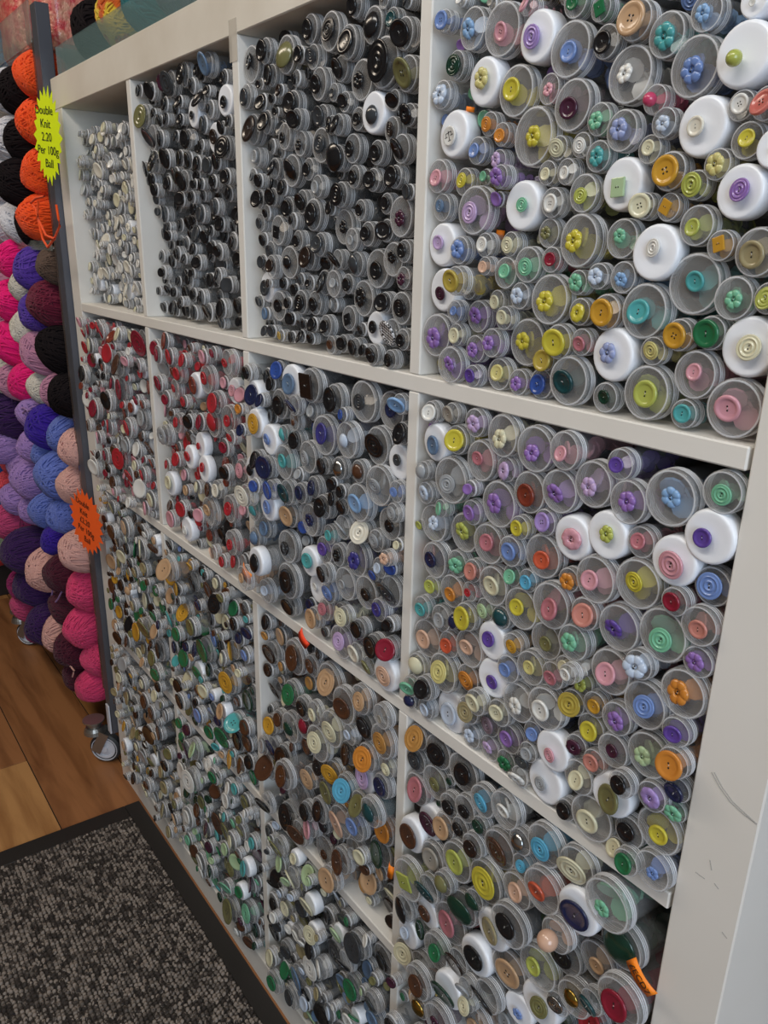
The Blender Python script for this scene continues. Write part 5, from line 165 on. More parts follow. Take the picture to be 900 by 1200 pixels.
    "44 14133 -62 1356 130 c 1 80 2 0;44 13676 -59 1785 138 c 16 100 r 0;44 11184 -119 1173 147 c 9 105 4 0;44 12345 -46 755 141 c 3 115 r 0;44 11185 -7 2399 141 c 16 100 2 0;44 13102 -68 2449 135 c 3 107 4 0;44 13928 59 3242 131 c 48 115 r 0;44 14227 82 1923 146 c 48 90 2 0;44 11293 51 1554 154 c 48 120 2 0;44 12659 -7 3555 139 c 3 90 4 0;44 13818 31 1193 146 c 1 94 r 0;44 11417 -67 1000 148 c 48 99 4 0;44 11235 -221 3180 146 c 1 117 4 0;44 11531 -10 2617 142 c 1 91 r 0;44 14159 66 2949 143 c 9 104 2 0;44 12460 -90 1203 131 c 9 105 2 0;44 14227 -188 1103 132 c 39 118 2 0;44 11181 -41 792 134 c 39 124 r 0;44 12910 113 3097 131 c 48 102 4 0;44 13617 162 718 132 c 1 124 r 0;44 11893 -121 1254 141 c 9 85 2 0;44 11620 -117 786 139 c 9 114 4 0;44 12851 -3 709 154 c 3 106 2 0;44 11948 -87 3139 133 c 48 82 2 0;44 12351 38 2321 149 c 16 95 2 0;44 13375 91 2598 146 c 39 122 2 0;44 12903 5 3697 151 c 48 140 r 0;44 13779 72 1499 102 c 9 64 f 0;44 11677 -10 1049 121 w 48 95 r 0;44 13334 -52 765 120 c 3 118 4 0;44 12322 -81 1820 108 c 16 82 2 0;44 12993 -129 2126 103 c 1 70 r 0;44 13086 -185 1250 106 w 1 72 f 0;44 12207 74 1191 125 c 48 111 d 0;44 14258 14 3200 106 c 39 69 4 0;44 14250 49 1548 101 c 3 95 2 0;44 14219 -210 2194 122 c 9 119 d 0;44 12821 -74 3322 101 c 3 89 f 0;44 14229 -39 681 124 c 39 78 f 0;44 11786 -3 2100 125 c 3 122 4 0;44 12444 -181 2068 106 c 48 88 2 0;44 12512 -53 3742 105 c 48 92 2 0;44 12072 -29 3726 107 c 3 67 4 0;44 12228 -116 3131 107 c 1 76 f 0;44 13671 77 3571 102 c 48 97 r 0;44 12507 -36 947 104 c 9 78 4 0;44 14281 -161 3475 102 c 16 64 2 0;44 13919 -62 2995 109 c 3 69 2 0;44 12897 98 1774 90 c 39 78 r 0;44 12618 149 659 71 c 3 53 4 0;44 13333 -47 3425 83 c 3 75 2 0;44 11905 -173 3352 74 c 48 58 s 0;44 11407 27 655 76 c 9 57 2 0;44 12350 -32 2926 87 c 48 55 s 0;44 11734 -36 1546 74 c 9 50 4 0;44 11130 43 3388 78 c 16 51 s 0;44 14305 -27 3678 71 c 39 50 f 0;44 11132 -1 2184 75 c 3 73 2 0;44 11815 -135 656 76 c 1 54 2 0;44 11562 -34 1583 74 c 9 71 d 0;"
    "44 13497 -29 1914 79 c 16 76 f 0;44 13283 139 3246 72 c 1 59 2 0;44 11201 109 2621 71 c 1 56 f 0;44 13681 51 3754 75 c 39 45 4 0;44 13141 105 3681 85 c 3 62 2 0;44 13277 -46 1149 78 c 1 61 f 0;44 13071 9 2663 74 c 9 50 s 0;44 11133 -32 1772 75 c 16 65 s 0;44 14302 -61 2768 80 c 16 75 r 0;44 12883 62 2504 79 c 3 60 f 0;44 11122 -140 3736 77 c 39 73 r 0;44 12308 23 3739 71 c 16 59 2 0;44 14294 -64 2410 74 c 3 50 2 0;44 13600 -113 2037 83 c 16 67 s 0;44 11353 -99 1332 71 c 16 54 2 0;44 12634 -48 2562 83 c 3 57 2 0;44 11718 -70 2478 87 c 16 59 f 0;44 13164 43 1428 79 c 39 74 r 0;44 13134 -160 641 71 c 48 54 r 0;44 12536 -50 3380 77 c 3 58 s 0;44 12336 -35 1026 76 c 1 68 r 0;44 14266 100 884 76 c 1 69 s 0;44 12165 39 653 73 c 9 49 4 0;44 12652 -160 830 82 c 3 71 4 0")
# ------------------------------------------------------------------ room
M_wall = material('wall_paint', srgb('8f8a84'), .8)
M_ceil = material('ceiling_paint', srgb('b5b3ae'), .9)
for nm, b in (('wall_back', (-320, 400, 44, 50, 0, 245)), ('wall_front', (-320, 400, -230, -224, 0, 245)), ('wall_left', (-326, -320, -230, 50, 0, 245))):
    o = box(nm, *b, M_wall); set_props(o, kind='structure')
set_props(box('ceiling', -320, 400, -230, 50, 245, 251, M_ceil), kind='structure')
# right wall with the shop window opening
bm = bmesh.new(); box_bm(bm, 400, 406, -230, 50, 0, 60); box_bm(bm, 400, 406, -230, 50, 225, 245); box_bm(bm, 400, 406, 20, 50, 60, 225)
box_bm(bm, 400, 406, -230, -215, 60, 225)
me = from_bm('wall_right', bm); me.materials.append(M_wall); set_props(mesh_obj('wall_right', me), kind='structure')
# floor: boards laid along the wall, each a part of the floor
M_under = material('floor_joint', srgb('2b1c12'), .9)
floor = set_props(box('floor', -320, 400, -230, 44, -3, -.25, M_under), kind='structure')
def wood(name, a, b, seed):
    m = bpy.data.materials.new(name); m.use_nodes = True; nt = m.node_tree; bs = nt.nodes['Principled BSDF']
    bs.inputs['Roughness'].default_value = .42
    tc = nt.nodes.new('ShaderNodeTexCoord'); mp = nt.nodes.new('ShaderNodeMapping'); mp.inputs['Scale'].default_value = (1.6, 13, 6); mp.inputs['Location'].default_value = (seed * 3.1, seed, 0)
    n = nt.nodes.new('ShaderNodeTexNoise'); n.inputs['Scale'].default_value = 2.2; n.inputs['Detail'].default_value = 8; n.inputs['Distortion'].default_value = 1.4
    w = nt.nodes.new('ShaderNodeTexWave'); w.wave_type = 'BANDS'; w.bands_direction = 'Y'; w.inputs['Scale'].default_value = .35; w.inputs['Distortion'].default_value = 9; w.inputs['Detail'].default_value = 3
    mx = nt.nodes.new('ShaderNodeMath'); mx.operation = 'MULTIPLY_ADD'; mx.inputs[1].default_value = .35
    cr = nt.nodes.new('ShaderNodeValToRGB'); cr.color_ramp.elements[0].position = .25; cr.color_ramp.elements[0].color = b; cr.color_ramp.elements[1].position = .8; cr.color_ramp.elements[1].color = a
    L = nt.links; L.new(tc.outputs['Object'], mp.inputs[0]); L.new(mp.outputs[0], n.inputs['Vector']); L.new(mp.outputs[0], w.inputs['Vector'])
    L.new(w.outputs['Fac'], mx.inputs[0]); L.new(n.outputs[0], mx.inputs[2]); L.new(mx.outputs[0], cr.inputs[0]); L.new(cr.outputs[0], bs.inputs['Base Color'])
    return m
WOODS = [wood('oak_brown', srgb('9c6a42'), srgb('6b4122'), 1), wood('oak_gold', srgb('b98a56'), srgb('8d5f34'), 2), wood('oak_mid', srgb('a5713f'), srgb('6d4222'), 3), wood('oak_deep', srgb('94592f'), srgb('5c3517'), 4)]
row = 0; y = 1.3
joints = {0: 90, 1: -18.5, 2: -95, 3: -40, 4: -160, -1: -60, -2: -120, -3: -30}
for row in range(-3, 11):
    ya = 1.3 - 18.8 * (row + 1); yb = ya + 18.55
    if ya > 44 or yb < -225: continue
    yb = min(yb, 43.8); j = joints.get(row, -30 - 37 * row % 110)
    xs = [-320] + [j + k * 215 for k in range(-3, 3) if -318 < j + k * 215 < 398] + [399]
    for k, (xa, xb) in enumerate(zip(xs, xs[1:])):
        w = WOODS[(row * 3 + k * 2 + 1) % 4]
        if row == 0 and xa <= 0 <= xb: w = WOODS[0]
        if row == 1: w = WOODS[1] if xa < -100 else WOODS[0]
        if row == 1 and xb <= -18: w = WOODS[0]
        if row == 1 and xa > -20: w = WOODS[1]
        box('plank', xa + .12, xb - .12, ya, yb, -.25, 0, w, floor, .05)
# ------------------------------------------------------------------ door mat
M_rub = material('black_rubber', srgb('1d1a18'), .55, bump=(300, .3, .001))
mat_root = set_props(empty('doormat', (0, 0, 0)), 'grey-brown looped doormat with a black rubber edge in front of the button shelves', 'doormat')
bm = bmesh.new()
box_bm(bm, 12.6, 170, -4.0, -.5, .02, .55, .15); box_bm(bm, 12.6, 17.4, -112, -4.0, .02, .55, .15); box_bm(bm, 17.4, 170, -112, -4, .02, .3)
me = from_bm('rubber_edge', bm); me.materials.append(M_rub); mesh_obj('rubber_edge', me, mat_root)
rnd = random.Random(3); V = []; F = []; C8 = []
px_ = .78
for i in range(int(152 / px_)):
    for jj in range(int(104 / px_)):
        x = 17.6 + i * px_ + (jj % 2) * .3 + rnd.uniform(-.12, .12); yy = -4.3 - jj * px_ + rnd.uniform(-.12, .12)
        if x > 150 and yy < -60: continue
        r = .40 + rnd.uniform(-.05, .07); h = .55 + rnd.uniform(0, .35); n0 = len(V); a = rnd.uniform(0, 1)
        for k in range(5): V.append(((x + r * math.cos(a + k * 1.2566)) * S, (yy + r * math.sin(a + k * 1.2566)) * S, .25 * S))
        for k in range(5): V.append(((x + .72 * r * math.cos(a + k * 1.2566)) * S, (yy + .72 * r * math.sin(a + k * 1.2566)) * S, h * S))
        V.append((x * S, yy * S, (h + .1) * S))
        for k in range(5):
            k2 = (k + 1) % 5; F.append((n0 + k, n0 + k2, n0 + 5 + k2, n0 + 5 + k)); F.append((n0 + 5 + k, n0 + 5 + k2, n0 + 10))
pile = mesh_vf('pile', V, F)
pm = bpy.data.materials.new('mat_pile'); pm.use_nodes = True; nt = pm.node_tree; b = nt.nodes['Principled BSDF']; b.inputs['Roughness'].default_value = .95
tc = nt.nodes.new('ShaderNodeTexCoord'); vo = nt.nodes.new('ShaderNodeTexVoronoi'); vo.inputs['Scale'].default_value = 105; cr = nt.nodes.new('ShaderNodeValToRGB')
cr.color_ramp.elements[0].color = srgb('352e2a'); cr.color_ramp.elements[1].color = srgb('8a7f76'); cr.color_ramp.elements[0].position = .25; cr.color_ramp.elements[1].position = .8
sp = nt.nodes.new('ShaderNodeSeparateColor'); nt.links.new(tc.outputs['Object'], vo.inputs['Vector']); nt.links.new(vo.outputs['Color'], sp.inputs[0]); nt.links.new(sp.outputs[0], cr.inputs[0]); nt.links.new(cr.outputs[0], b.inputs['Base Color'])
pile.materials.append(pm); set_props(mesh_obj('pile', pile, mat_root), kind='stuff')
# ------------------------------------------------------------------ shelf unit
T_, SH_, CH = 5.1569, 1.5857, 33.3992
CW = (149 - 2 * T_ - 3 * SH_) / 4
XL = [T_ + i * (CW + SH_) for i in range(4)]; ZB = [149 - T_ - i * (CH + SH_) - CH for i in range(4)]
M_white = material('white_laminate', srgb('e3e0da'), .45, noise=(3, srgb('d5d0c6'), .5, (1, 1, 1)))
M_edge = material('mottled_white_edge', srgb('dcd6ca'), .5, noise=(9, srgb('c9c0b1'), .6, (1, 1, 1)))  # slightly beiger white with random mottling, for the top panel
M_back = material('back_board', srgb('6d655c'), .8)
unit = set_props(empty('shelf_unit', (.745, .2, 0)), 'white cube shelf unit, four by four compartments filled with button tubes', 'shelf unit')
def ubox(nm, *a, mat=M_white, bev=.12, label=None):
    o = box(nm, *a, mat, unit, bev); o.location = (-.745, -.2, 0)
    if label: o['label'] = label
    return o
bot = ZB[3]
ubox('side_panel', 0, T_, 0, 39, 0, 149 - T_); ubox('side_panel', 149 - T_, 149, 0, 39, 0, 149 - T_)
ubox('top_panel', 0, 149, 0, 39, 149 - T_, 149, mat=M_edge); ubox('bottom_panel', T_, 149 - T_, 0, 39, 0, bot)
for r_ in (0, 1, 2): ubox('shelf', T_ + .02, 149 - T_ - .25, 0, 38.5, ZB[r_] - SH_, ZB[r_])
for r_ in range(4):
    for c in (1, 2, 3): ubox('divider', XL[c] - SH_, XL[c], .05, 38.5, ZB[r_] + .02, ZB[r_] + CH - .02)
ubox('back_panel', T_, 149 - T_, 38.5, 39.2, T_, 149 - T_, mat=M_back, bev=0)
# strip of sticky tape over the top joint, pencil-like scuffs on the side
M_tape = material('sticky_tape', srgb('dfd8cc'), .3, alpha=.4)
ubox('sticky_tape', XL[2] - 1.9, XL[2] + .1, -.05, -.01, 141.2, 145.4, mat=M_tape, bev=0, label='clear sticky tape over the joint')
M_scuff = material('scuff', srgb('9b9b99'), .7, alpha=.38)
bm = bmesh.new()
for du in (0, 3):
    pts = [at_y(*q, -.02) * S for q in ((834 + du, 905), (843 + du, 922), (856 + du, 940), (870 + du, 953), (887, 966))]
    tube_path(bm, pts, .0005, 4)
for a_, b_ in (((815, 1022), (826, 1030)), ((837, 1035), (842, 1042)), ((846, 1092), (852, 1100)), ((832, 1008), (834, 1020))):
    tube_path(bm, [at_y(*a_, -.02) * S, at_y(*b_, -.02) * S], .0004, 4)
me = from_bm('scuff_mark', bm); me.materials.append(M_scuff); o = mesh_obj('scuff_mark', me, unit); o.location = (-.745, -.2, 0); o['label'] = 'grey scuff marks on the side panel'
# ------------------------------------------------------------------ button tubes: shared meshes
HEX = dict(amber='e0a020', black='16161a', blue='6d8fd6', brown='5a341f', caramel='c98a3c', charcoal='3a3d42', check='d8d8d8', cobalt='2a4fae', coral='e0685c', cream='e3dcb4', crimson='9c1530', cyan='4fb4e0', darkbrown='2c1c16', darkgreen='0f3d2c', darkteal='12474c', gold='c9a13c', green='1f7a48', greige='a39c90', grey='a4a8ac', hotpink='e23a6a', ice='c3d3ea', indigo='3a3590', ivory='ece6d2', khaki='a89a6c', lavender='a98ad8', lilac='c7a6da', lime='bcc64e', mauve='8c7384', mint='74c79c', mustard='c2a83a', navy='1a2450', olive='7c7a48', orange='e78a26', orangered='dd5430', palegreen='b7d6a0', paleyellow='dfd27c', peach='e6b494', periwinkle='96a4da', pink='e59aa8', plum='4a1c36', purple='9468c0', red='c8202c', rose='c8707c', rust='8e3420', salmon='d98474', silver='c4c6c8', skyblue='84b4e8', steelblue='5f7fa6', tan='d0a276', teal='46b0b2', violet='5f3ea8', white='eceae4', yellow='dccb2e')
WORD = dict(check='houndstooth-check', darkbrown='dark brown', darkgreen='dark green', darkteal='dark teal', hotpink='hot pink', orangered='orange-red', palegreen='pale green', paleyellow='pale yellow', skyblue='sky blue', steelblue='steel blue', ice='icy blue')
def mute(h, k=.18, d=.92):
    c = [int(h[i:i+2], 16) for i in (0, 2, 4)]; g = sum(c) / 3
    return ''.join('%02x' % int((x + (g - x) * k) * d) for x in c)
HEX = {k_: mute(h_) for k_, h_ in HEX.items()}
GLOSS = {}
for k_, h_ in HEX.items():
    metal = 1 if k_ in ('gold', 'silver') else 0
    GLOSS[k_] = material('button_' + k_, srgb(h_), .22 if not metal else .2, metal=metal, coat=.35)
# houndstooth print
m = GLOSS['check']; nt = m.node_tree; tc = nt.nodes.new('ShaderNodeTexCoord'); ck = nt.nodes.new('ShaderNodeTexChecker'); ck.inputs['Scale'].default_value = 5.5
ck.inputs[1].default_value = srgb('101014'); ck.inputs[2].default_value = srgb('e4e4e6'); mp = nt.nodes.new('ShaderNodeMapping'); mp.inputs['Rotation'].default_value = (0, .78, 0)
nt.links.new(tc.outputs['Object'], mp.inputs[0]); nt.links.new(mp.outputs[0], ck.inputs['Vector']); nt.links.new(ck.outputs[0], nt.nodes['Principled BSDF'].inputs['Base Color'])
M_lid = material('frosted_lid', srgb('b0aeac'), .38, alpha=.34, coat=.12)
M_rib = material('frosted_lid_rib', srgb('d8dade'), .32, alpha=.72, coat=.2)
M_side = material('frosted_lid_side', srgb('b8b6b4'), .32, alpha=.38, coat=.2)
M_body = material('frosted_tube', srgb('b0b2b4'), .30, alpha=.22)
M_pot = material('white_lid', srgb('eef1f7'), .30, coat=.15)
M_thread = material('thread', srgb('f0eee8'), .6)
M_hole = material('button_hole', srgb('1c1814'), .9)
PROF = [(0, .035), (.60, .035), (.84, .03), (.89, .0), (.95, .01), (.985, .06), (1, .12), (.985, .34), (.965, .36), (.96, .42), (1, .45), (.96, .48), (.96, .57), (1, .60), (.96, .63), (.96, .72), (1, .75), (1, .78), (.96, .82), (.96, 1)]
PROFW = [(0, .03), (.7, .03), (.86, .0), (.93, .02), (.975, .09), (1, .22), (1, .96), (.97, 1)]
def two_mat(V, F, name, nfront, ma, mb):
    me = mesh_vf(name, V, F); me.materials.append(ma); me.materials.append(mb)
    me.polygons.foreach_set('material_index', [0 if i < nfront else 1 for i in range(len(F))]); return me
V, F = lathe(PROF, 28); LID = two_mat(V, F, 'lid', 28 * 3, M_lid, M_rib); LID.materials.append(M_side)
BRIGHT = {3, 9, 10, 12, 13, 15, 16, 17}
LID.polygons.foreach_set('material_index', [0 if k // 28 < 2 else 1 if k // 28 in BRIGHT else 2 for k in range(len(F))])
V, F = lathe(PROFW, 28); LIDW = mesh_vf('lid_white', V, F); LIDW.materials.append(M_pot)
V, F = lathe([(.86, 0), (.86, .9), (.8, .98), (0, 1)], 20); BODY = mesh_vf('tube_body', V, F); BODY.materials.append(M_body)
def disc(V, F, c, n, r, t, seg=12):
    n = Vector(n).normalized(); a = n.orthogonal().normalized(); b = n.cross(a); c = Vector(c); i0 = len(V)
    for s_ in (-.5, .5):
        V += [tuple(c + n * t * s_ + (a * math.cos(2 * PI * k / seg) + b * math.sin(2 * PI * k / seg)) * r) for k in range(seg)]
    F.append(tuple(range(i0, i0 + seg))); F.append(tuple(range(i0 + 2 * seg - 1, i0 + seg - 1, -1)))
    F += [(i0 + k, i0 + seg + k, i0 + seg + (k + 1) % seg, i0 + (k + 1) % seg) for k in range(seg)]
CONT = []
rr = random.Random(11)
for vr in range(4):
    V, F = [], []
    for k in range(16):
        a = rr.uniform(0, 2 * PI); q = rr.uniform(.05, .42)
        disc(V, F, (q * math.cos(a), .30 + k * .26, (-.30 if k % 2 else -.02) + q * math.sin(a) * .7), (rr.uniform(-.7, .7), 1, rr.uniform(-.7, .7)), .40, .10, 10)
    me = mesh_vf('loose_buttons', V, F, False); me.materials.append(None); CONT.append(me)
# the buttons: radius 1, facing -y
def button_mesh(kind):
    bm = bmesh.new()
    def lt(profile, seg=24, y0=0):
        V, F = lathe(profile, seg); vs = [bm.verts.new((x, y + y0, z)) for x, y, z in V]
        for f in F:
            try: bm.faces.new([vs[i] for i in f])
            except ValueError: pass
    nh = []
    if kind in '24':
        lt([(0, -.10), (.55, -.10), (.66, -.13), (.74, -.20), (.90, -.21), (.98, -.16), (1, -.08), (.96, .06), (.8, .12), (0, .12)])
        nh = [(0, .16), (0, -.16)] if kind == '2' else [(a * .14, b * .14) for a in (1, -1) for b in (1, -1)]; yt = -.10
    elif kind == 'r':
        lt([(0, -.12), (.26, -.12), (.30, -.19), (.36, -.19), (.40, -.12), (.60, -.12), (.64, -.20), (.70, -.20), (.74, -.13), (.88, -.16), (.96, -.18), (1, -.1), (.95, .06), (0, .1)]); nh = [(0, .12), (0, -.12)]; yt = -.12
    elif kind == 'd':
        lt([(0, -.42), (.25, -.40), (.5, -.33), (.72, -.22), (.9, -.08), (1, .04), (.93, .14), (0, .16)]); yt = -.42
    elif kind == 'b':
        bmesh.ops.create_uvsphere(bm, u_segments=20, v_segments=12, radius=.95, matrix=Matrix.Translation((0, -.8, 0))); lt([(.16, -.3), (.16, .25), (.1, .3)], 8); yt = -1.7
    elif kind == 'q':
        bmesh.ops.create_cube(bm, size=1, matrix=Matrix.Diagonal((1.55, .26, 1.75, 1))); bmesh.ops.bevel(bm, geom=list(bm.edges), offset=.09, segments=2, affect='EDGES', profile=.6)
        nh = [(.15, 0), (-.15, 0)]; yt = -.14
    elif kind in 'fs':
        N = 72; npet = 6 if kind == 'f' else 8; rings = []
        for (q, y) in ((0, -.14), (.2, -.10), (.42, -.2), (.75, -.22), (.93, -.14), (1, 0), (.9, .1), (0, .1)):
            if q == 0: rings.append([bm.verts.new((0, y, 0))]); continue
            ring = []
            for k in range(N):
                a = 2 * PI * k / N; tw = (q * 1.1 if kind == 's' else 0); am = abs(math.sin((a + tw) * npet / 2)) ** .6
                rad = q * (1 - (.12 if kind == 'f' else .06) * (1 - am) * min(1, q * 1.3)); yy = y + (.10 * (1 - am) * min(1, q * 1.6) if y < 0 else 0)
                ring.append(bm.verts.new((rad * math.cos(a), yy, rad * math.sin(a))))
            rings.append(ring)
        for a, b in zip(rings, rings[1:]):
            for k in range(N):
                k2 = (k + 1) % N
                if len(a) == 1: bm.faces.new((a[0], b[k], b[k2]))
                elif len(b) == 1: bm.faces.new((a[k], a[k2], b[0]))
                else: bm.faces.new((a[k], a[k2], b[k2], b[k]))
        nh = [(0, .11), (0, -.11)]; yt = -.13
    elif kind == 'g':
        lt([(0, -.1), (.8, -.1), (.93, -.16), (1, -.06), (.95, .08), (0, .1)]); yt = -.1
    for f in bm.faces: f.smooth = kind not in 'q'
    n0 = len(bm.faces)
    for (hx, hz) in nh:
        V, F = lathe([(0, yt - .012), (.07, yt - .012), (.075, yt + .03)], 8); vs = [bm.verts.new((x + hx, y, z + hz)) for x, y, z in V]
        for f in F: bm.faces.new([vs[i] for i in f]).material_index = 1
    if kind == 'g':                       # the pair of scales printed on the white button
        def bar(x0, x1, z0, z1):
            r = bmesh.ops.create_cube(bm, size=1, matrix=Matrix.Translation(((x0 + x1) / 2, -.115, (z0 + z1) / 2)) @ Matrix.Diagonal((abs(x1 - x0), .03, abs(z1 - z0), 1)))
            for v in r['verts']:
                for f in v.link_faces: f.material_index = 1
        bar(-.03, .03, -.5, .5); bar(-.45, .45, .30, .36); bar(-.2, .2, -.5, -.44)
        for sx in (-.45, .45): bar(sx - .02, sx + .02, 0, .3); bar(sx - .2, sx + .2, -.06, 0)
    bm.normal_update()
    me = bpy.data.meshes.new('button_' + kind); bm.to_mesh(me); bm.free(); me.materials.append(None); me.materials.append(M_hole)
    return me
BUT = {k: button_mesh(k) for k in '24rdbqfsg'}
bm = bmesh.new(); tube_path(bm, [(.02, .05, .15), (.02, -.07, .12), (0, -.09, 0), (-.02, -.07, -.12), (-.02, .05, -.15)], .035, 5)
tube_path(bm, [(0, -.09, 0), (.08, -.17, .05), (.10, -.30, .12)], .022, 4)
THREAD = from_bm('thread', bm, True); THREAD.materials.append(M_thread)
# ------------------------------------------------------------------ tube layout: cell x y z radius (0.1 mm) lid colour button-radius shape
LAY = []
COLS = ['amber', 'black', 'blue', 'brown', 'caramel', 'charcoal', 'check', 'cobalt', 'coral', 'cream', 'crimson', 'cyan', 'darkbrown', 'darkgreen', 'darkteal', 'gold', 'green', 'greige', 'grey', 'hotpink', 'ice', 'indigo', 'ivory', 'khaki', 'lavender', 'lilac', 'lime', 'mauve', 'mint', 'mustard', 'navy', 'olive', 'orange', 'orangered', 'palegreen', 'paleyellow', 'peach', 'periwinkle', 'pink', 'plum', 'purple', 'red', 'rose', 'rust', 'salmon', 'silver', 'skyblue', 'steelblue', 'tan', 'teal', 'violet', 'white', 'yellow']
for t_ in DATA.split(';'):
    q = t_.split(); LAY.append((q[0], int(q[1]) / 100, int(q[2]) / 100, int(q[3]) / 100, int(q[4]) / 100, q[5], COLS[int(q[6])], int(q[7]) / 100, q[8], q[9] == '1'))
def project(P):
    d = CAM_M.transposed() @ (Vector(P) - CAM_C); return PPX + FPX * d.x / -d.z, PPY - FPX * d.y / -d.z, -d.z
INFO = []
for i, (ck, X, Y, Z, r, lid, col, rb, shp, hand) in enumerate(LAY):
    u, v, dep = project((X, Y, Z)); px = FPX * r / dep; seen = -px < u < 900 + px * .4 and -px * .6 < v < 1200 + px * .5
    sn = abs((CAM_C.y - Y)) / (Vector((X, Y, Z)) - CAM_C).length
    INFO.append((px * px * sn * (1 if hand else .55), seen))
kind_of = ['pot' if t_[5] == 'w' else ('tub' if t_[4] >= 1.5 else 'tube') for t_ in LAY]
PICK = {}
for kd in ('pot', 'tub', 'tube'):
    ids = sorted([i for i in range(len(LAY)) if kind_of[i] == kd and INFO[i][1]], key=lambda i: -INFO[i][0])[:290]
    for i in ids: PICK[i] = kd
NAME = dict(pot='button_pot', tub='button_tub', tube='button_tube')
LW = dict(pot='white-lidded pot', tub='wide tub', tube='narrow tube')
SHW = {'2': 'two-hole', '4': 'four-hole', 'r': 'ringed', 'd': 'domed', 'b': 'ball', 'q': 'square', 'f': 'flower', 's': 'swirl', 'g': 'scales-printed'}
ROW = ('one', 'two', 'three', 'four')
def desc(i):
    t_ = LAY[i]; return f"{WORD.get(t_[6], t_[6])} {SHW[t_[8]]}"
def cellw(i): return f"row {ROW[int(LAY[i][0][1]) - 1]} column {ROW[int(LAY[i][0][0]) - 1]}"
bycell = {}
for i in PICK: bycell.setdefault(LAY[i][0], []).append(i)
LABEL = {}
for ck, ids in bycell.items():
    st = {}
    for i in ids:
        a = LAY[i]; L_ = []
        for j in ids:
            if j == i: continue
            b = LAY[j]; dx, dz = b[1] - a[1], b[3] - a[3]; d = math.hypot(dx, dz)
            if d < (a[4] + b[4]) * 1.45:
                rel = ('above' if dz < 0 else 'below') if abs(dz) > abs(dx) else ('right of' if dx < 0 else 'left of')
                L_.append((d, f"{rel} the {desc(j)} one"))
        L_.sort(); st[i] = L_
    by = {}
    for i in ids: by.setdefault((kind_of[i], desc(i)), []).append(i)
    for (kd, de), grp in by.items():
        base = f"{LW[kd]}, {de} button"
        for i in grp:
            if len(grp) == 1: LABEL[i] = f"{base}, {cellw(i)}"; continue
            others = {s_[1] for j in grp if j != i for s_ in st[j]}
            pick = [s_[1] for s_ in st[i] if s_[1] not in others]
            if pick: LABEL[i] = f"{base}, {pick[0]}, {cellw(i)}"; continue
            k = [x for _, x in sorted((LAY[j][1], j) for j in grp)].index(i); kz = [x for _, x in sorted((-LAY[j][3], j) for j in grp)].index(i); n = len(grp)
            o_ = ('leftmost' if k == 0 else 'rightmost' if k == n - 1 else 'highest' if kz == 0 else 'lowest' if kz == n - 1 else None)
            big = [x for _, x in sorted((-LAY[j][4], j) for j in grp)].index(i)
            if o_ is None and big == 0: o_ = 'widest'
            if o_ is None and big == n - 1: o_ = 'narrowest'
            if o_ is None:
                ORD = ('first', 'second', 'third', 'fourth', 'fifth', 'sixth', 'seventh', 'eighth', 'ninth', 'tenth', 'eleventh', 'twelfth', 'thirteenth', 'fourteenth', 'fifteenth')
                o_ = (ORD[kz] if kz < 15 else ORD[n - 1 - kz] if n - 1 - kz < 15 else 'middle') + (' highest' if kz < 15 else ' lowest')
            LABEL[i] = f"{o_} {base}, {cellw(i)}"
for i in LABEL:
    if len(LABEL[i].replace(',', '').split()) > 16: LABEL[i] = LABEL[i].replace(' one, row', ', row')
ry = random.Random(9)
def add_tube(i):
    ck, X, Y, Z, r, lid, col, rb, shp, hand = LAY[i]; kd = kind_of[i]
    root = bpy.data.objects.new(NAME[kd], None); COL.objects.link(root); root.empty_display_size = .01
    root.location = (X * S, Y * S, Z * S); root.rotation_euler = (ry.uniform(-.03, .03), ry.uniform(0, 6.28), ry.uniform(-.04, .04))
    set_props(root, LABEL[i], 'button tube' if kd != 'pot' else 'button pot', f"{'white-lidded pots' if kd == 'pot' else 'frosted ' + kd + 's'} in {cellw(i)}")
    h = (1.25 if kd != 'tube' else 1.15) if kd != 'pot' else 1.35
    h *= ry.uniform(.9, 1.1); L = (12 if r > 1.3 else 9) * ry.uniform(.85, 1.15)
    mesh_obj('lid', LID if lid == 'c' else LIDW, root, scale=(r * S, h * S, r * S))
    mesh_obj('tube_body', BODY, root, loc=(0, .25 * S, 0), scale=(r * S, L * S, r * S))
    if lid == 'c':
        c = mesh_obj('loose_buttons', CONT[i % 4], root, GLOSS[col], loc=(0, .3 * S, 0), rot=(0, -root.rotation_euler.y + ry.uniform(-.6, .6), 0), scale=(r * S * 1.05, r * S * 1.1, r * S * 1.05)); c['kind'] = 'stuff'
    off = 0 if rb > .7 * r else (r - rb) * .22
    a = ry.uniform(0, 6.28); proud = .16 + (.45 if rb > .75 * r else .15) * rb * .6; tl = .10 if rb < .7 * r else .22
    bo = mesh_obj('button', BUT[shp], root, GLOSS[col], loc=(off * math.cos(a) * S, -proud * S, off * math.sin(a) * S), rot=(ry.gauss(0, tl), -root.rotation_euler.y + ry.uniform(-.5, .5), ry.gauss(0, tl)), scale=(rb * S, min(rb, .9) * S * 1.1, rb * S))
    if shp in '24rfsq' and INFO[i][0] > 90: mesh_obj('thread', THREAD, bo)
    return root
for i in sorted(PICK): add_tube(i)
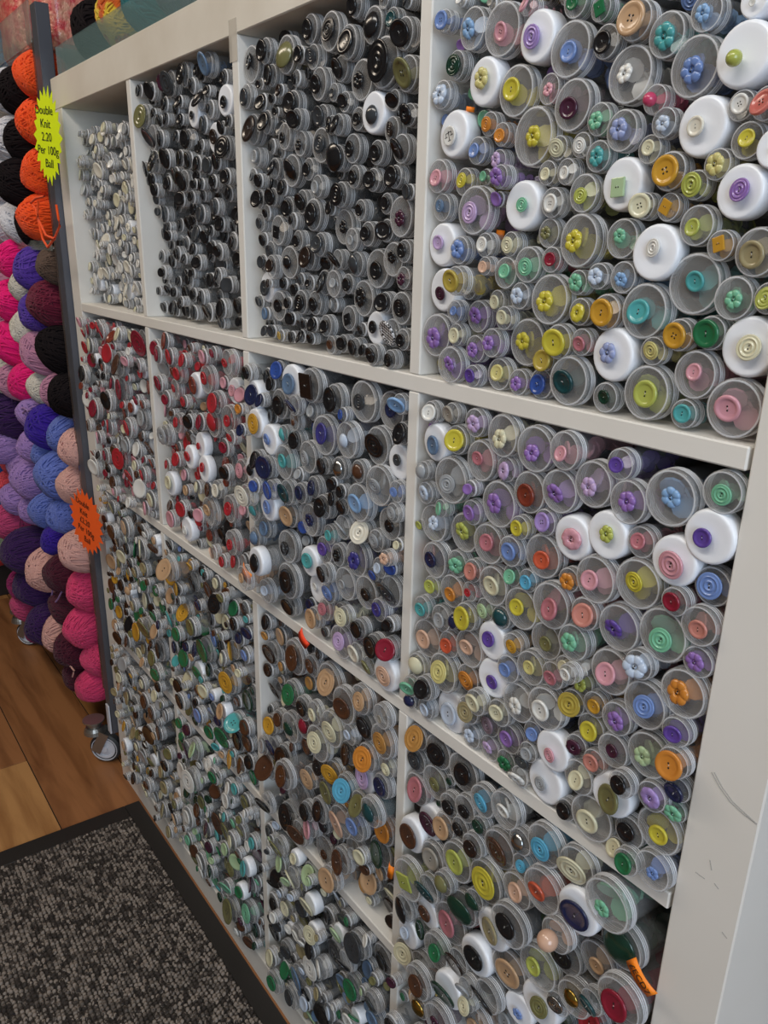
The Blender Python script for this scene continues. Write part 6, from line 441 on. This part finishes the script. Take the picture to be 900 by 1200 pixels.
# every other tube, too small or too hidden to pick apart: one object
import numpy as np
def arr(V, F):
    V = np.array(V, 'f'); tri = []
    for f in F:
        for k in range(1, len(f) - 1): tri.append((f[0], f[k], f[k + 1]))
    return V, np.array(tri, 'i')
P2 = [PROF[q] for q in (0, 2, 3, 6, 9, 10, 11, 12, 13, 14, 15, 17, 19)]
lidV, lidF = arr(*lathe(P2, 14)); bands = [0, 5, 1, 5, 1, 1, 5, 1, 1, 5, 1, 5]; lidM = np.concatenate([np.full(14 if k == 0 else 28, b_, 'i') for k, b_ in enumerate(bands)]); whV, whF = arr(*lathe([PROFW[q] for q in (0, 2, 4, 5, 6)], 14)); bodV, bodF = arr(*lathe([(.86, 0), (.86, 1)], 10))
buV, buF = arr(*lathe([(0, -.10), (.6, -.10), (.76, -.20), (.95, -.19), (1, -.06), (.9, .1)], 14))
V, F = [], []; disc(V, F, (.1, .5, -.2), (.2, 1, .3), .5, .1, 8); disc(V, F, (-.2, .9, -.3), (.4, 1, -.3), .45, .1, 8); disc(V, F, (.15, 1.3, .15), (-.4, 1, .3), .5, .1, 8); disc(V, F, (-.1, 1.8, -.1), (.4, 1, .5), .55, .1, 8); coV, coF = arr(V, F)
AV, AF, AM, AC = [], [], [], []; off = 0
def put(V, F, sc, loc, mi, colr, tilt=(0, 0)):
    global off
    W = V * np.array(sc, 'f')
    if tilt != (0, 0):
        W = W.copy(); W[:, 1] += W[:, 0] * tilt[0] + W[:, 2] * tilt[1]
    W = W + np.array(loc, 'f'); AV.append(W); AF.append(F + off); AM.append(mi if isinstance(mi, np.ndarray) else np.full(len(F), mi, 'i')); AC.append(np.tile(np.array(colr, 'f'), (len(V), 1))); off += len(V)
rs = random.Random(21)
for i, t_ in enumerate(LAY):
    if i in PICK: continue
    ck, X, Y, Z, r, lid, col, rb, shp, hand = t_; c4 = srgb(HEX[col]); p = np.array((X, Y, Z), 'f') * S; h = 1.2 * rs.uniform(.85, 1.1)
    w = (rs.uniform(-.04, .04), rs.uniform(-.04, .04))
    if lid == 'c':
        put(lidV, lidF, (r * S, h * S, r * S), p, lidM, c4, w)
        put(coV, coF, (r * S, r * S, r * S), p, 3, c4)
    else: put(whV, whF, (r * S, h * S, r * S), p, 4, c4, w)
    put(bodV, bodF, (r * S, 9 * S, r * S), p + np.array((0, .3 * S, 0), 'f'), 2, c4)
    a = rs.uniform(0, 6.28); o2 = (r - rb) * .2
    put(buV, buF, (rb * S, min(rb, .8) * S * 1.2, rb * S), p + np.array((o2 * math.cos(a), -.25, o2 * math.sin(a)), 'f') * S, 3, c4, (rs.gauss(0, .18), rs.gauss(0, .18)))
AV = np.concatenate(AV); AF = np.concatenate(AF); AM = np.concatenate(AM); AC = np.concatenate(AC)
me = bpy.data.meshes.new('button_tubes'); me.vertices.add(len(AV)); me.vertices.foreach_set('co', AV.ravel()); me.loops.add(len(AF) * 3); me.loops.foreach_set('vertex_index', AF.ravel())
me.polygons.add(len(AF)); me.polygons.foreach_set('loop_start', np.arange(0, len(AF) * 3, 3, dtype='i')); me.update(calc_edges=True)
vm = bpy.data.materials.new('mixed_buttons'); vm.use_nodes = True; nt = vm.node_tree; at_ = nt.nodes.new('ShaderNodeAttribute'); at_.attribute_name = 'col'; b = nt.nodes['Principled BSDF']; b.inputs['Roughness'].default_value = .24; b.inputs['Coat Weight'].default_value = .3
nt.links.new(at_.outputs['Color'], b.inputs['Base Color'])
for m in (M_lid, M_rib, M_body, vm, M_pot, M_side): me.materials.append(m)
me.polygons.foreach_set('material_index', AM); me.polygons.foreach_set('use_smooth', np.ones(len(AF), 'b'))
ca = me.color_attributes.new('col', 'FLOAT_COLOR', 'POINT'); ca.data.foreach_set('color', AC.ravel())
me.validate(); me.update()
set_props(mesh_obj('button_tubes', me), 'small capped tubes of assorted buttons packed between the larger ones on every shelf', 'button tubes', None, 'stuff')
# ------------------------------------------------------------------ yarn
def yarn_mesh(seed):
    r_ = random.Random(seed); bm = bmesh.new()
    bmesh.ops.create_uvsphere(bm, u_segments=20, v_segments=12, radius=.955)
    for k in range(52):
        base = Vector((0, 0, 1)) if k < 20 else Vector((.85, 0, .5)) if k < 40 else Vector((-.7, .2, .7))
        ax = (base + Vector([r_.uniform(-.22, .22) for _ in range(3)])).normalized()
        a = ax.orthogonal().normalized(); b = ax.cross(a); o = r_.uniform(-.72, .72); q = math.sqrt(max(.05, .96 ** 2 - o * o)) + .03
        tube_path(bm, [ax * o + (a * math.cos(t) + b * math.sin(t)) * q for t in [2 * PI * j / 20 for j in range(20)]], .036, 4, True)
    for v in bm.verts:
        v.co *= 1 + .04 * math.sin(v.co.x * 4 + seed) * math.cos(v.co.z * 5 - seed)
    return from_bm('yarn_ball', bm, True)
YM = [yarn_mesh(s_) for s_ in (1, 2, 3)]
YC = dict(orange=('bright orange', 'ff5a1e'), black=('black', '171013'), white=('white', 'dcdce2'), hotpink=('hot pink', 'f0187c'), cream=('cream', 'd8d2c6'), purple=('purple', '5a3aa4'), burgundy=('burgundy', '6a1832'), brown=('brown', '5e4a3e'), rose=('dusty rose', 'c087a4'), dkpurple=('dark purple', '3a1a55'), lilac=('lilac', 'a584c4'), uv=('violet-blue', '3a1e9a'), blue=('periwinkle blue', '6678c4'), peach=('pale peach', 'dcaaa0'), bright=('bright blue', '2f76c8'), coral=('coral', 'e0505c'), magenta=('magenta', '8e1e5c'), pink=('raspberry pink', 'c44878'), wine=('maroon', '4c1428'), coralpink=('neon pink', 'dc4272'), green=('pale green', 'a8b496'), yellow=('yellow and orange', 'e8c23a'), teal=('teal', '0f6a70'), mauve=('mauve', '7c6a78'), red=('red', 'c83a3a'), salmon=('salmon pink', 'd07a72'), darkblue=('dark blue', '1a2c5c'))
YMAT = {k: material('yarn_' + k, srgb(v[1]), .9, sheen=.12 if k not in ('black',) else 0, spec=.2, bump=(700, .5, .002)) for k, v in YC.items()}
nt = YMAT['yellow'].node_tree; tc = nt.nodes.new('ShaderNodeTexCoord'); wv = nt.nodes.new('ShaderNodeTexNoise'); wv.inputs['Scale'].default_value = 1.6; cr = nt.nodes.new('ShaderNodeValToRGB')
cr.color_ramp.elements[0].color = srgb('ecc93e'); cr.color_ramp.elements[1].color = srgb('dd6a28'); cr.color_ramp.elements[0].position = .47; cr.color_ramp.elements[1].position = .56
nt.links.new(tc.outputs['Object'], wv.inputs['Vector']); nt.links.new(wv.outputs[0], cr.inputs[0]); nt.links.new(cr.outputs[0], nt.nodes['Principled BSDF'].inputs['Base Color'])
BALLS = []
def yarn(u, v, rpx, col, y, shelf, ry_=1.25):
    P = at_y(u, v, y)
    for _ in range(4): P = at_y(u, v, 1.5 + min(0, (P.x + 18)) * (.02 if shelf == 'top' else .07))      # the farther balls bulge out into the aisle
    yy = P.y
    while P.x < -79: yy -= .4; P = at_y(u, v, yy)
    dep = project(P)[2]; r = rpx * dep / FPX
    BALLS.append((P, r, col, shelf, ry_))
for k, v in enumerate((90, 145, 203)): yarn(51, v, 27, 'orange', 1.5, 'top')
yarn(57, 256, 27, 'orange', 1.5, 'top')
for u, v in ((33, 112), (37, 167), (44, 215), (48, 262)): yarn(u, v, 28, 'black', 1.5, 'top')
for u, v in ((22, 108), (27, 166), (30, 216), (32, 260)): yarn(u, v, 26, 'white', 1.5, 'top')
for u, v in ((4, 112), (6, 166), (12, 214), (15, 258)): yarn(u, v, 26, 'white' if v > 150 else 'cream', 1.5, 'top')
for u, v in ((-12, 120), (-10, 175), (-8, 225), (-6, 268)): yarn(u, v, 25, 'black', 1.5, 'top')
for q in '''28,305,23,hotpink 25,355,26,hotpink 29,405,28,hotpink 42,450,24,hotpink 39,330,23,cream 44,383,24,cream 60,455,21,cream 50,313,26,purple 54,365,26,purple 69,357,28,burgundy 72,312,22,brown
60,412,28,rose 78,458,23,rose 80,411,29,black 90,462,27,black 5,302,22,cream 2,350,22,cream 8,330,22,rose 10,385,24,rose 16,440,22,cream 26,446,24,rose'''.split():
    u, v, r, c = q.split(','); yarn(float(u), float(v), float(r), c, 1.5, 'second')
for q in '''18,492,34,dkpurple 48,486,23,lilac 52,520,22,lilac 68,498,29,uv 84,507,24,blue 64,533,20,blue 78,556,31,blue 64,600,22,blue 85,600,24,blue 30,548,23,lilac 47,560,26,lilac 33,582,21,lilac 48,595,20,lilac 22,518,20,lilac
99,525,25,peach 99,567,25,peach -8,530,30,bright -6,575,28,bright 14,512,20,coral 17,540,19,coral 20,564,19,coral 72,628,20,uv'''.split():
    u, v, r, c = q.split(','); yarn(float(u), float(v), float(r), c, 1.5, 'third')
for q in '''28,608,22,pink 38,616,22,magenta 24,648,22,pink 48,642,28,dkpurple 52,687,27,dkpurple 64,727,27,dkpurple 66,664,29,peach 103,645,27,peach 93,672,25,wine 92,712,25,wine 105,755,26,wine 103,790,22,wine 85,740,28,peach
103,690,28,coralpink 107,732,26,coralpink 114,768,24,coralpink 117,798,21,coralpink 38,682,22,magenta 39,707,20,pink 52,735,18,magenta 20,598,18,green 16,638,16,green'''.split():
    u, v, r, c = q.split(','); yarn(float(u), float(v), float(r), c, 1.5, 'bottom')
M_acr = material('clear_acrylic', srgb('aab4ae'), .12, alpha=.35, coat=.4, noise=(14, srgb('6f7468'), .8, (1, 1, .25)))
M_acr2 = material('frosted_acrylic', srgb('7c9a9a'), .25, alpha=.34, coat=.3)
M_post = material('grey_metal', srgb('55575f'), .4, metal=.3)
M_dark = material('dark_plinth', srgb('1f1613'), .7)
M_chrome = material('zinc', srgb('a09e98'), .35, metal=.85)
M_tyre = material('grey_tyre', srgb('35383a'), .6)
M_wheel = material('wheel_plastic', srgb('c9ccd4'), .4)
# unit-top yarn in an acrylic tray
tray = set_props(empty('acrylic_tray', (.745, .02, 1.49)), 'clear acrylic tray with a frosted front lip on top of the button shelves', 'tray')
def tbox(*a, nm='front_lip', mt=M_acr2):
    o = box(nm, *a, mt, tray); o.location = (-.745, -.02, -1.49)
tbox(3.5, 147, .6, .9, 149.05, 153.6); tbox(3.5, 147, .9, 36, 149.05, 149.35, nm='base', mt=M_acr); tbox(3.2, 3.5, .6, 36, 149.05, 153.6, nm='end_lip', mt=M_acr); tbox(6.8, 7.1, .9, 36, 149.35, 153.6, nm='divider', mt=M_acr)
for (x, y, z, r, c) in ((13.5, 6.4, 154.8, 5.2, 'black'), (26, 6.6, 155, 5.2, 'yellow'), (38, 6.3, 154.6, 5.0, 'teal'), (50, 6.4, 154.7, 5.1, 'mauve'), (20, 16.5, 154.8, 5.2, 'teal'), (33, 16.5, 154.6, 5.0, 'mauve'), (62, 6.4, 154.7, 5.1, 'teal'), (74, 6.4, 154.7, 5.1, 'mauve')):
    BALLS.append((Vector((x, y, z)), r, c, 'tray', 1.1))
# the rack
rack = set_props(empty('yarn_rack', (-.42, .15, 0)), 'grey wheeled shop rack with clear acrylic shelves stacked with yarn balls', 'yarn rack')
def rbox(nm, *a, mat=M_post, bev=.1, label=None):
    o = box(nm, *a, mat, rack, bev); o.location = (.42, -.15, 0)
    if label: o['label'] = label
    return o
for x in (-3.7, -84):
    for y in (-1.2, 27): rbox('post', x, x + 3.4, y, y + 2.4, 11.5, 161)
for z, yf in ((120.4, -1), (85.3, 0), (54.5, 3), (14.2, 6)):
    rbox('shelf', -83, -4.4, yf, 28, z - .5, z, mat=M_acr)
rbox('shelf_lip', -83, -6.6, -1.4, -1.0, 119.6, 121.6, mat=M_acr); rbox('shelf_lip', -83, -4.4, -1.4, -1.0, 155.2, 162, mat=M_acr, label='streaky acrylic lip of the top shelf'); rbox('shelf', -83, -4.4, -1.0, 28, 154.8, 155.2, mat=M_acr)
rbox('base_tray', -84, -1, 5.5, 29, 11.5, 13.6, mat=M_dark); rbox('base_shade_panel', -79, -4.5, 7, 8, 2.5, 11.5, mat=M_dark)  # lower panel: dark sheet added for the base and shadow under the rack
rbox('back_panel', -83, -2, 28.2, 28.8, 17, 160, mat=M_dark, bev=0)
rbox('end_strip', -5.0, -3.72, -1.2, .6, 22, 156, mat=material('smoky_acrylic', srgb('4c423e'), .25, alpha=.85, coat=.3), label='smoky clear strip beside the post')
def caster(x, y, rot):
    M4 = Matrix.Translation(Vector((x, y, 0)) * S) @ Matrix.Rotation(rot, 4, 'Z')
    def part(nm, bm, mt, par):
        me = from_bm(nm, bm, False); me.transform(M4); me.materials.append(mt); o = mesh_obj(nm, me, par); 
        if par is rack: o.location = (.42, -.15, 0)
        return o
    bm = bmesh.new(); bmesh.ops.create_cone(bm, cap_ends=True, segments=24, radius1=.026, radius2=.026, depth=.004, matrix=Matrix.Translation((0, 0, .112)))
    bmesh.ops.create_cone(bm, cap_ends=True, segments=20, radius1=.016, radius2=.016, depth=.016, matrix=Matrix.Translation((0, 0, .102)))
    for z_, a_, b_ in ((.090, .024, .020), (.082, .026, .024)): bmesh.ops.create_cone(bm, cap_ends=True, segments=24, radius1=a_, radius2=b_, depth=.009, matrix=Matrix.Translation((0, 0, z_)))
    for sy in (-.017, .017):
        bmesh.ops.create_cube(bm, size=1, matrix=Matrix.Translation((.018, sy, .058)) @ Matrix.Rotation(.45, 4, 'Y') @ Matrix.Diagonal((.024, .003, .06, 1)))
    fk = part('caster', bm, M_chrome, rack)
    ox = .026
    bm = bmesh.new()
    V, F = lathe([(.026, -.0115), (.034, -.0125), (.0385, -.008), (.0385, .008), (.034, .0125), (.026, .0115)], 32); vs = [bm.verts.new((x_ + ox, y_, z_ + .0386)) for x_, y_, z_ in V]; [bm.faces.new([vs[k] for k in f]) for f in F]
    part('tyre', bm, M_tyre, fk)
    bm = bmesh.new()
    V, F = lathe([(0, -.016), (.008, -.016), (.009, -.012), (.020, -.009), (.022, -.0135), (.0265, -.0135), (.0275, -.010), (.030, -.010), (.031, -.0145), (.0325, -.0145), (.033, .012), (0, .012)], 32); vs = [bm.verts.new((x_ + ox, y_, z_ + .0386)) for x_, y_, z_ in V]
    for f in F: bm.faces.new([vs[k] for k in f])
    part('wheel', bm, M_wheel, fk)
caster(-9.6, -3.0, .85); caster(-85, -3.2, .75); caster(-8, 25, .4); caster(-80, 25, 1)
rbox('bracket', -2.4, -.5, -1.7, -1.3, 11.5, 19, mat=M_wheel, label='pale grey metal bracket')
# loose hanging yarn tails
def tail(pts, col, y, par):
    bm = bmesh.new(); P = [at_y(*q, y) * S for q in pts]
    Q = []
    for a, b in zip(P, P[1:]): Q += [a.lerp(b, t / 3) for t in range(3)]
    Q.append(P[-1]); tube_path(bm, [Vector(q) - Vector(par.location) for q in Q], .0024, 6)
    me = from_bm('yarn_tail', bm, True); me.materials.append(YMAT[col]); return mesh_obj('yarn_tail', me, par)
# make the balls, with a label for each
yb = {}
for k, b in enumerate(BALLS): yb.setdefault((b[3], b[2]), []).append(k)
SHN = dict(top='top yarn shelf', second='second yarn shelf', third='third yarn shelf', bottom='bottom yarn shelf', tray='acrylic tray above buttons')
ORDN = ('highest', 'second highest', 'third highest', 'fourth highest', 'fifth highest', 'sixth highest', 'seventh highest', 'eighth highest', 'lowest')
ROOTS = []
P0 = [b[0].copy() for b in BALLS]
for it in range(60):                      # let neighbouring balls push each other apart a little
    for i in range(len(BALLS)):
        for j in range(i):
            if (BALLS[i][3] == 'tray') != (BALLS[j][3] == 'tray'): continue
            a, b = BALLS[i][0], BALLS[j][0]; d = b - a; L_ = d.length; need = (BALLS[i][1] + BALLS[j][1]) * .93
            if L_ < need: d = d.normalized() * (need - L_) * .2; a -= d; b += d
    for i, b in enumerate(BALLS): b[0].xz = b[0].xz + (P0[i].xz - b[0].xz) * .15; b[0].y += (P0[i].y - b[0].y) * .05
for k, (P, r, col, sh, ey) in enumerate(BALLS):
    if P.x + r * .8 > -4.5 and sh != 'tray': r *= .97
    me = YM[k % 3]; o = mesh_obj('yarn_ball', me, None, YMAT[col], loc=P * S, rot=(random.uniform(-.4, .4), random.uniform(0, 6.28), random.uniform(-.3, .3)), scale=(r * S, r * S * ey, r * S)); ROOTS.append(o)
    g = yb[(sh, col)]
    if sh == 'tray': xs = sorted(g, key=lambda q: (BALLS[q][0].x, BALLS[q][0].y)); ix = xs.index(k); w_ = ('leftmost ', 'second ', 'third ', 'fourth ')[ix] if len(g) > 1 else ''
    else: zs = sorted(g, key=lambda q: -BALLS[q][0].z); ix = zs.index(k); w_ = '' if len(g) == 1 else ('lowest ' if ix == len(g) - 1 else ORDN[ix] + ' ')
    lab = f"{w_}{YC[col][0]} yarn ball " + ("lying in the " if sh == 'tray' else 'stacked on the ') + SHN[sh] + ('' if sh == 'tray' else ' of the rack')
    set_props(o, lab, 'yarn', f"yarn balls on the {SHN[sh]}")
def root_at(u, v): return min(range(len(BALLS)), key=lambda k: (Vector(project(BALLS[k][0])[:2]) - Vector((u, v))).length)
def tail_on(u, v, pts, col, y):
    k = root_at(u, v); o = ROOTS[k]; bm = bmesh.new(); P = [at_y(*q, y) * S for q in pts]; Q = []
    for a, b in zip(P, P[1:]): Q += [a.lerp(b, t / 3) for t in range(3)]
    Q.append(P[-1]); tube_path(bm, Q, .0022, 6); mw = Matrix.LocRotScale(o.location, o.rotation_euler, o.scale); me = from_bm('yarn_tail', bm, True); me.transform(mw.inverted()); me.materials.append(YMAT[col])
    mesh_obj('yarn_tail', me, o)
tail_on(57, 256, [(52, 230), (42, 232), (36, 238), (42, 245), (46, 262), (50, 280), (56, 290), (64, 279), (70, 265), (66, 240)], 'orange', -4.6)
tail_on(57, 256, [(45, 236), (44, 255), (54, 276), (64, 280)], 'orange', -5)
tail_on(85, 740, [(80, 760), (77, 772), (82, 780), (87, 786), (85, 793)], 'peach', -4.5)
tail_on(66, 664, [(62, 690), (60, 702), (64, 707), (68, 702), (72, 694)], 'lilac', -4.5)
tail_on(28, 548, [(18, 556), (14, 572), (12, 574)], 'lilac', -4)
tail_on(48, 486, [(34, 482), (27, 478), (23, 481), (27, 484), (30, 480)], 'lilac', -4.5)
# packs behind the lip of the rack's top shelf
M_pack = material('red_wrap', srgb('cc3f48'), .3, coat=.5, noise=(9, srgb('e0a488'), 1, (1, 1, 1)), bump=(20, .5, .01))
M_pack2 = material('blue_wrap', srgb('1e6fa0'), .3, coat=.5, noise=(12, srgb('301c48'), 1, (.3, 1, 3)))
def pack(x0, x1, z0, z1, mt, lab, y0=1):
    bm = bmesh.new(); bmesh.ops.create_cube(bm, size=1); bmesh.ops.subdivide_edges(bm, edges=bm.edges, cuts=5, use_grid_fill=True)
    for v in bm.verts:
        q = Vector((v.co.x * 2, v.co.y * 2, v.co.z * 2)); v.co = Vector((v.co.x, v.co.y * (1 - .35 * max(abs(q.x), abs(q.z)) ** 3), v.co.z)) * (1 - .05 * math.sin(q.x * 5) * math.cos(q.z * 6))
    me = from_bm('yarn_pack', bm, True); me.materials.append(mt)
    set_props(mesh_obj('yarn_pack', me, None, None, ((x0 + x1) / 2 * S, (y0 + 7) * S, (z0 + z1) / 2 * S), None, ((x1 - x0) * S, 13 * S, (z1 - z0) * S)), lab, 'yarn pack', 'wrapped yarn packs on top of the rack')
pack(-24, -7, 155.6, 172, M_pack, 'red and peach mottled wrapped yarn pack on top of the rack, nearest the post')
pack(-44, -26, 155.6, 173, M_pack, 'red mottled wrapped yarn pack on top of the rack, beside the blue one')
pack(-66, -46, 155.6, 176, M_pack2, 'blue and purple wrapped yarn pack on top of the rack')
# farther display beyond the rack
far = set_props(empty('display_stand', (-1.7, .1, 0)), 'dark low display stand with red and green goods beyond the yarn rack', 'display stand')
for nm, a, mt in (('plinth', (-215, -128, -6, 35, 0, 12), M_dark), ('cabinet', (-215, -134, 0, 35, 12, 120), M_dark)):
    o = box(nm, *a, mt, far, .2); o.location = (1.7, -.1, 0)
for (x, z, c, n) in ((-127, 34.6, 'coral', 'coral red yarn ball in front of the dark display stand'), (-127.4, 16.6, 'red', 'red yarn ball low in front of the dark display stand'), (-126.8, 25.6, 'green', 'pale green yarn ball before the dark display stand')):
    set_props(mesh_obj('yarn_ball', YM[0], None, YMAT[c], loc=(x * S, -.0, z * S), scale=(.045, .05, .045)), n, 'yarn')
# ------------------------------------------------------------------ price cards and stickers
def text_curve(s_, size, par, loc, mt, rot=(PI / 2, 0, 0), shear=0):
    cu = bpy.data.curves.new('lettering', 'FONT'); cu.body = s_; cu.size = size; cu.align_x = 'CENTER'; cu.align_y = 'CENTER'; cu.extrude = .0001; cu.shear = shear; cu.space_line = .95
    o = bpy.data.objects.new('lettering', cu); COL.objects.link(o); o.parent = par; o.location = loc; o.rotation_euler = rot; cu.materials.append(mt); bpy.context.view_layer.update()
    me = bpy.data.meshes.new_from_object(o.evaluated_get(bpy.context.evaluated_depsgraph_get())); bpy.data.objects.remove(o); return mesh_obj('lettering', me, par, None, loc, rot)
M_ink = material('black_ink', srgb('1a1712'), .6); M_ycard = material('yellow_card', srgb('dcf000'), .6); M_ocard = material('orange_card', srgb('ff6420'), .6)
def star_card(name, u, v, hpx, wcm_ratio, mt, text, lab, y, nspk, rotz, tilt):
    P = at_y(u, v, y); dep = project(P)[2]; H = hpx * dep / FPX; W = H * wcm_ratio
    root = set_props(empty(name, P * S, (0, tilt, rotz)), lab, 'price card')
    bm = bmesh.new(); vs = []
    rg = random.Random(nspk)
    for k in range(nspk * 2):
        a = PI * k / nspk; q = (1 if k % 2 == 0 else .80) * rg.uniform(.95, 1.03); vs.append(bm.verts.new((W / 2 * q * math.cos(a) * S, 0, H / 2 * q * math.sin(a) * S)))
    f = bm.faces.new(vs); r_ = bmesh.ops.extrude_face_region(bm, geom=[f]); bmesh.ops.translate(bm, vec=(0, .0006, 0), verts=[e for e in r_['geom'] if isinstance(e, bmesh.types.BMVert)])
    me = from_bm('card', bm); me.materials.append(mt); mesh_obj('card', me, root)
    lines = text.split('|'); n = len(lines)
    for k, s_ in enumerate(lines):
        text_curve(s_, H * .125 * S, root, ((-.02 + (k - n / 2) * .03 * (1 if nspk > 20 else .5)) * W * S, -.0006, (H * (.26 - k * .54 / (n - 1))) * S), M_ink)
    return root
star_card('price_card', 56, 160, 104, .60, M_ycard, 'Double|Knit|2.20|Per 100g|Ball', 'yellow starburst price card reading Double Knit 2.20 on the rack post', -3.2, 22, .25, .13)
star_card('price_card', 101, 612, 82, .95, M_ocard, 'Double|Knit|\u00a32.20|Per 100g|Ball', 'orange starburst price card reading Double Knit 2.20 lower on the rack post', -3.6, 21, .2, .16)
def sticker(u, v, wpx, hpx, y, lab, mt, rot, text=None):
    P = at_y(u, v, y); dep = project(P)[2]; W = wpx * dep / FPX; H = hpx * dep / FPX
    root = set_props(empty('price_sticker', P * S, rot), lab, 'sticker', 'orange price stickers')
    bm = bmesh.new(); n = 8; rg = random.Random(int(u)); g = []
    for k in range(n + 1):
        x = (k / n - .5) * W; yy = -.28 * (1 - (2 * k / n - 1) ** 2)
        g.append([bm.verts.new((x * S, (yy + dy) * S, z * S)) for dy, z in ((0, -H / 2 - rg.uniform(0, .06) * H), (0, H / 2 + rg.uniform(0, .06) * H), (.06, H / 2), (.06, -H / 2))])
    for a, b in zip(g, g[1:]):
        for q in range(4): bm.faces.new((a[q], b[q], b[(q + 1) % 4], a[(q + 1) % 4]))
    bm.faces.new(g[0]); bm.faces.new(g[-1][::-1])
    me = from_bm('label', bm, True); me.materials.append(mt); mesh_obj('label', me, root)
    if text: text_curve(text, H * .62 * S, root, (0, -.32 * S, 0), M_ink)
M_stk = material('orange_sticker', srgb('ff8a14'), .55); M_stk2 = material('red_orange_sticker', srgb('f2441c'), .55)
sticker(752, 1145, 42, 19, -1.2, 'torn bright orange price sticker beside the dark green domed tub', M_stk, (0, .62, 0), '\u00a3ECD7')
sticker(487, 425, 16, 14, .6, 'red-orange sticker at the foot of row one column three', M_stk2, (0, .2, 0))
sticker(289, 672, 22, 16, -2.4, 'small orange sticker over the second shelf edge, column three', M_stk, (0, .4, 0))
sticker(356, 748, 22, 14, -1.6, 'red-orange sticker low on the second shelf, column three', M_stk2, (0, .7, 0))
sticker(458, 1020, 10, 20, -.6, 'orange sticker against the divider in row three column three', M_stk, (0, .2, 0))
sticker(551, 128 + 0, 14, 5, 1.5, 'tiny orange sticker in row one column four near its divider', M_stk, (0, .2, 0))
sticker(586, 275, 14, 10, 2.2, 'orange sticker behind tubes in row one column four', M_stk, (0, .1, 0))
# the light fittings that the lamps stand for
M_glow = bpy.data.materials.new('lamp_diffuser'); M_glow.use_nodes = True; b = M_glow.node_tree.nodes['Principled BSDF']; b.inputs['Emission Color'].default_value = (1, .93, .84, 1); b.inputs['Emission Strength'].default_value = 1.5
M_frame = material('lamp_housing', srgb('d8d8d6'), .5)
for x, w_ in ((-20, 'over the yarn rack side'), (150, 'over the shelf unit')):
    r0 = set_props(empty('ceiling_light', (x * S, -.95, 2.45)), f'long fluorescent ceiling light {w_}', 'ceiling light')
    o = box('housing', -80, 80, -20, 20, -5, -.1, M_frame, r0, .3); o = box('diffuser', -76, 76, -17, 17, -6, -5.02, M_glow, r0)
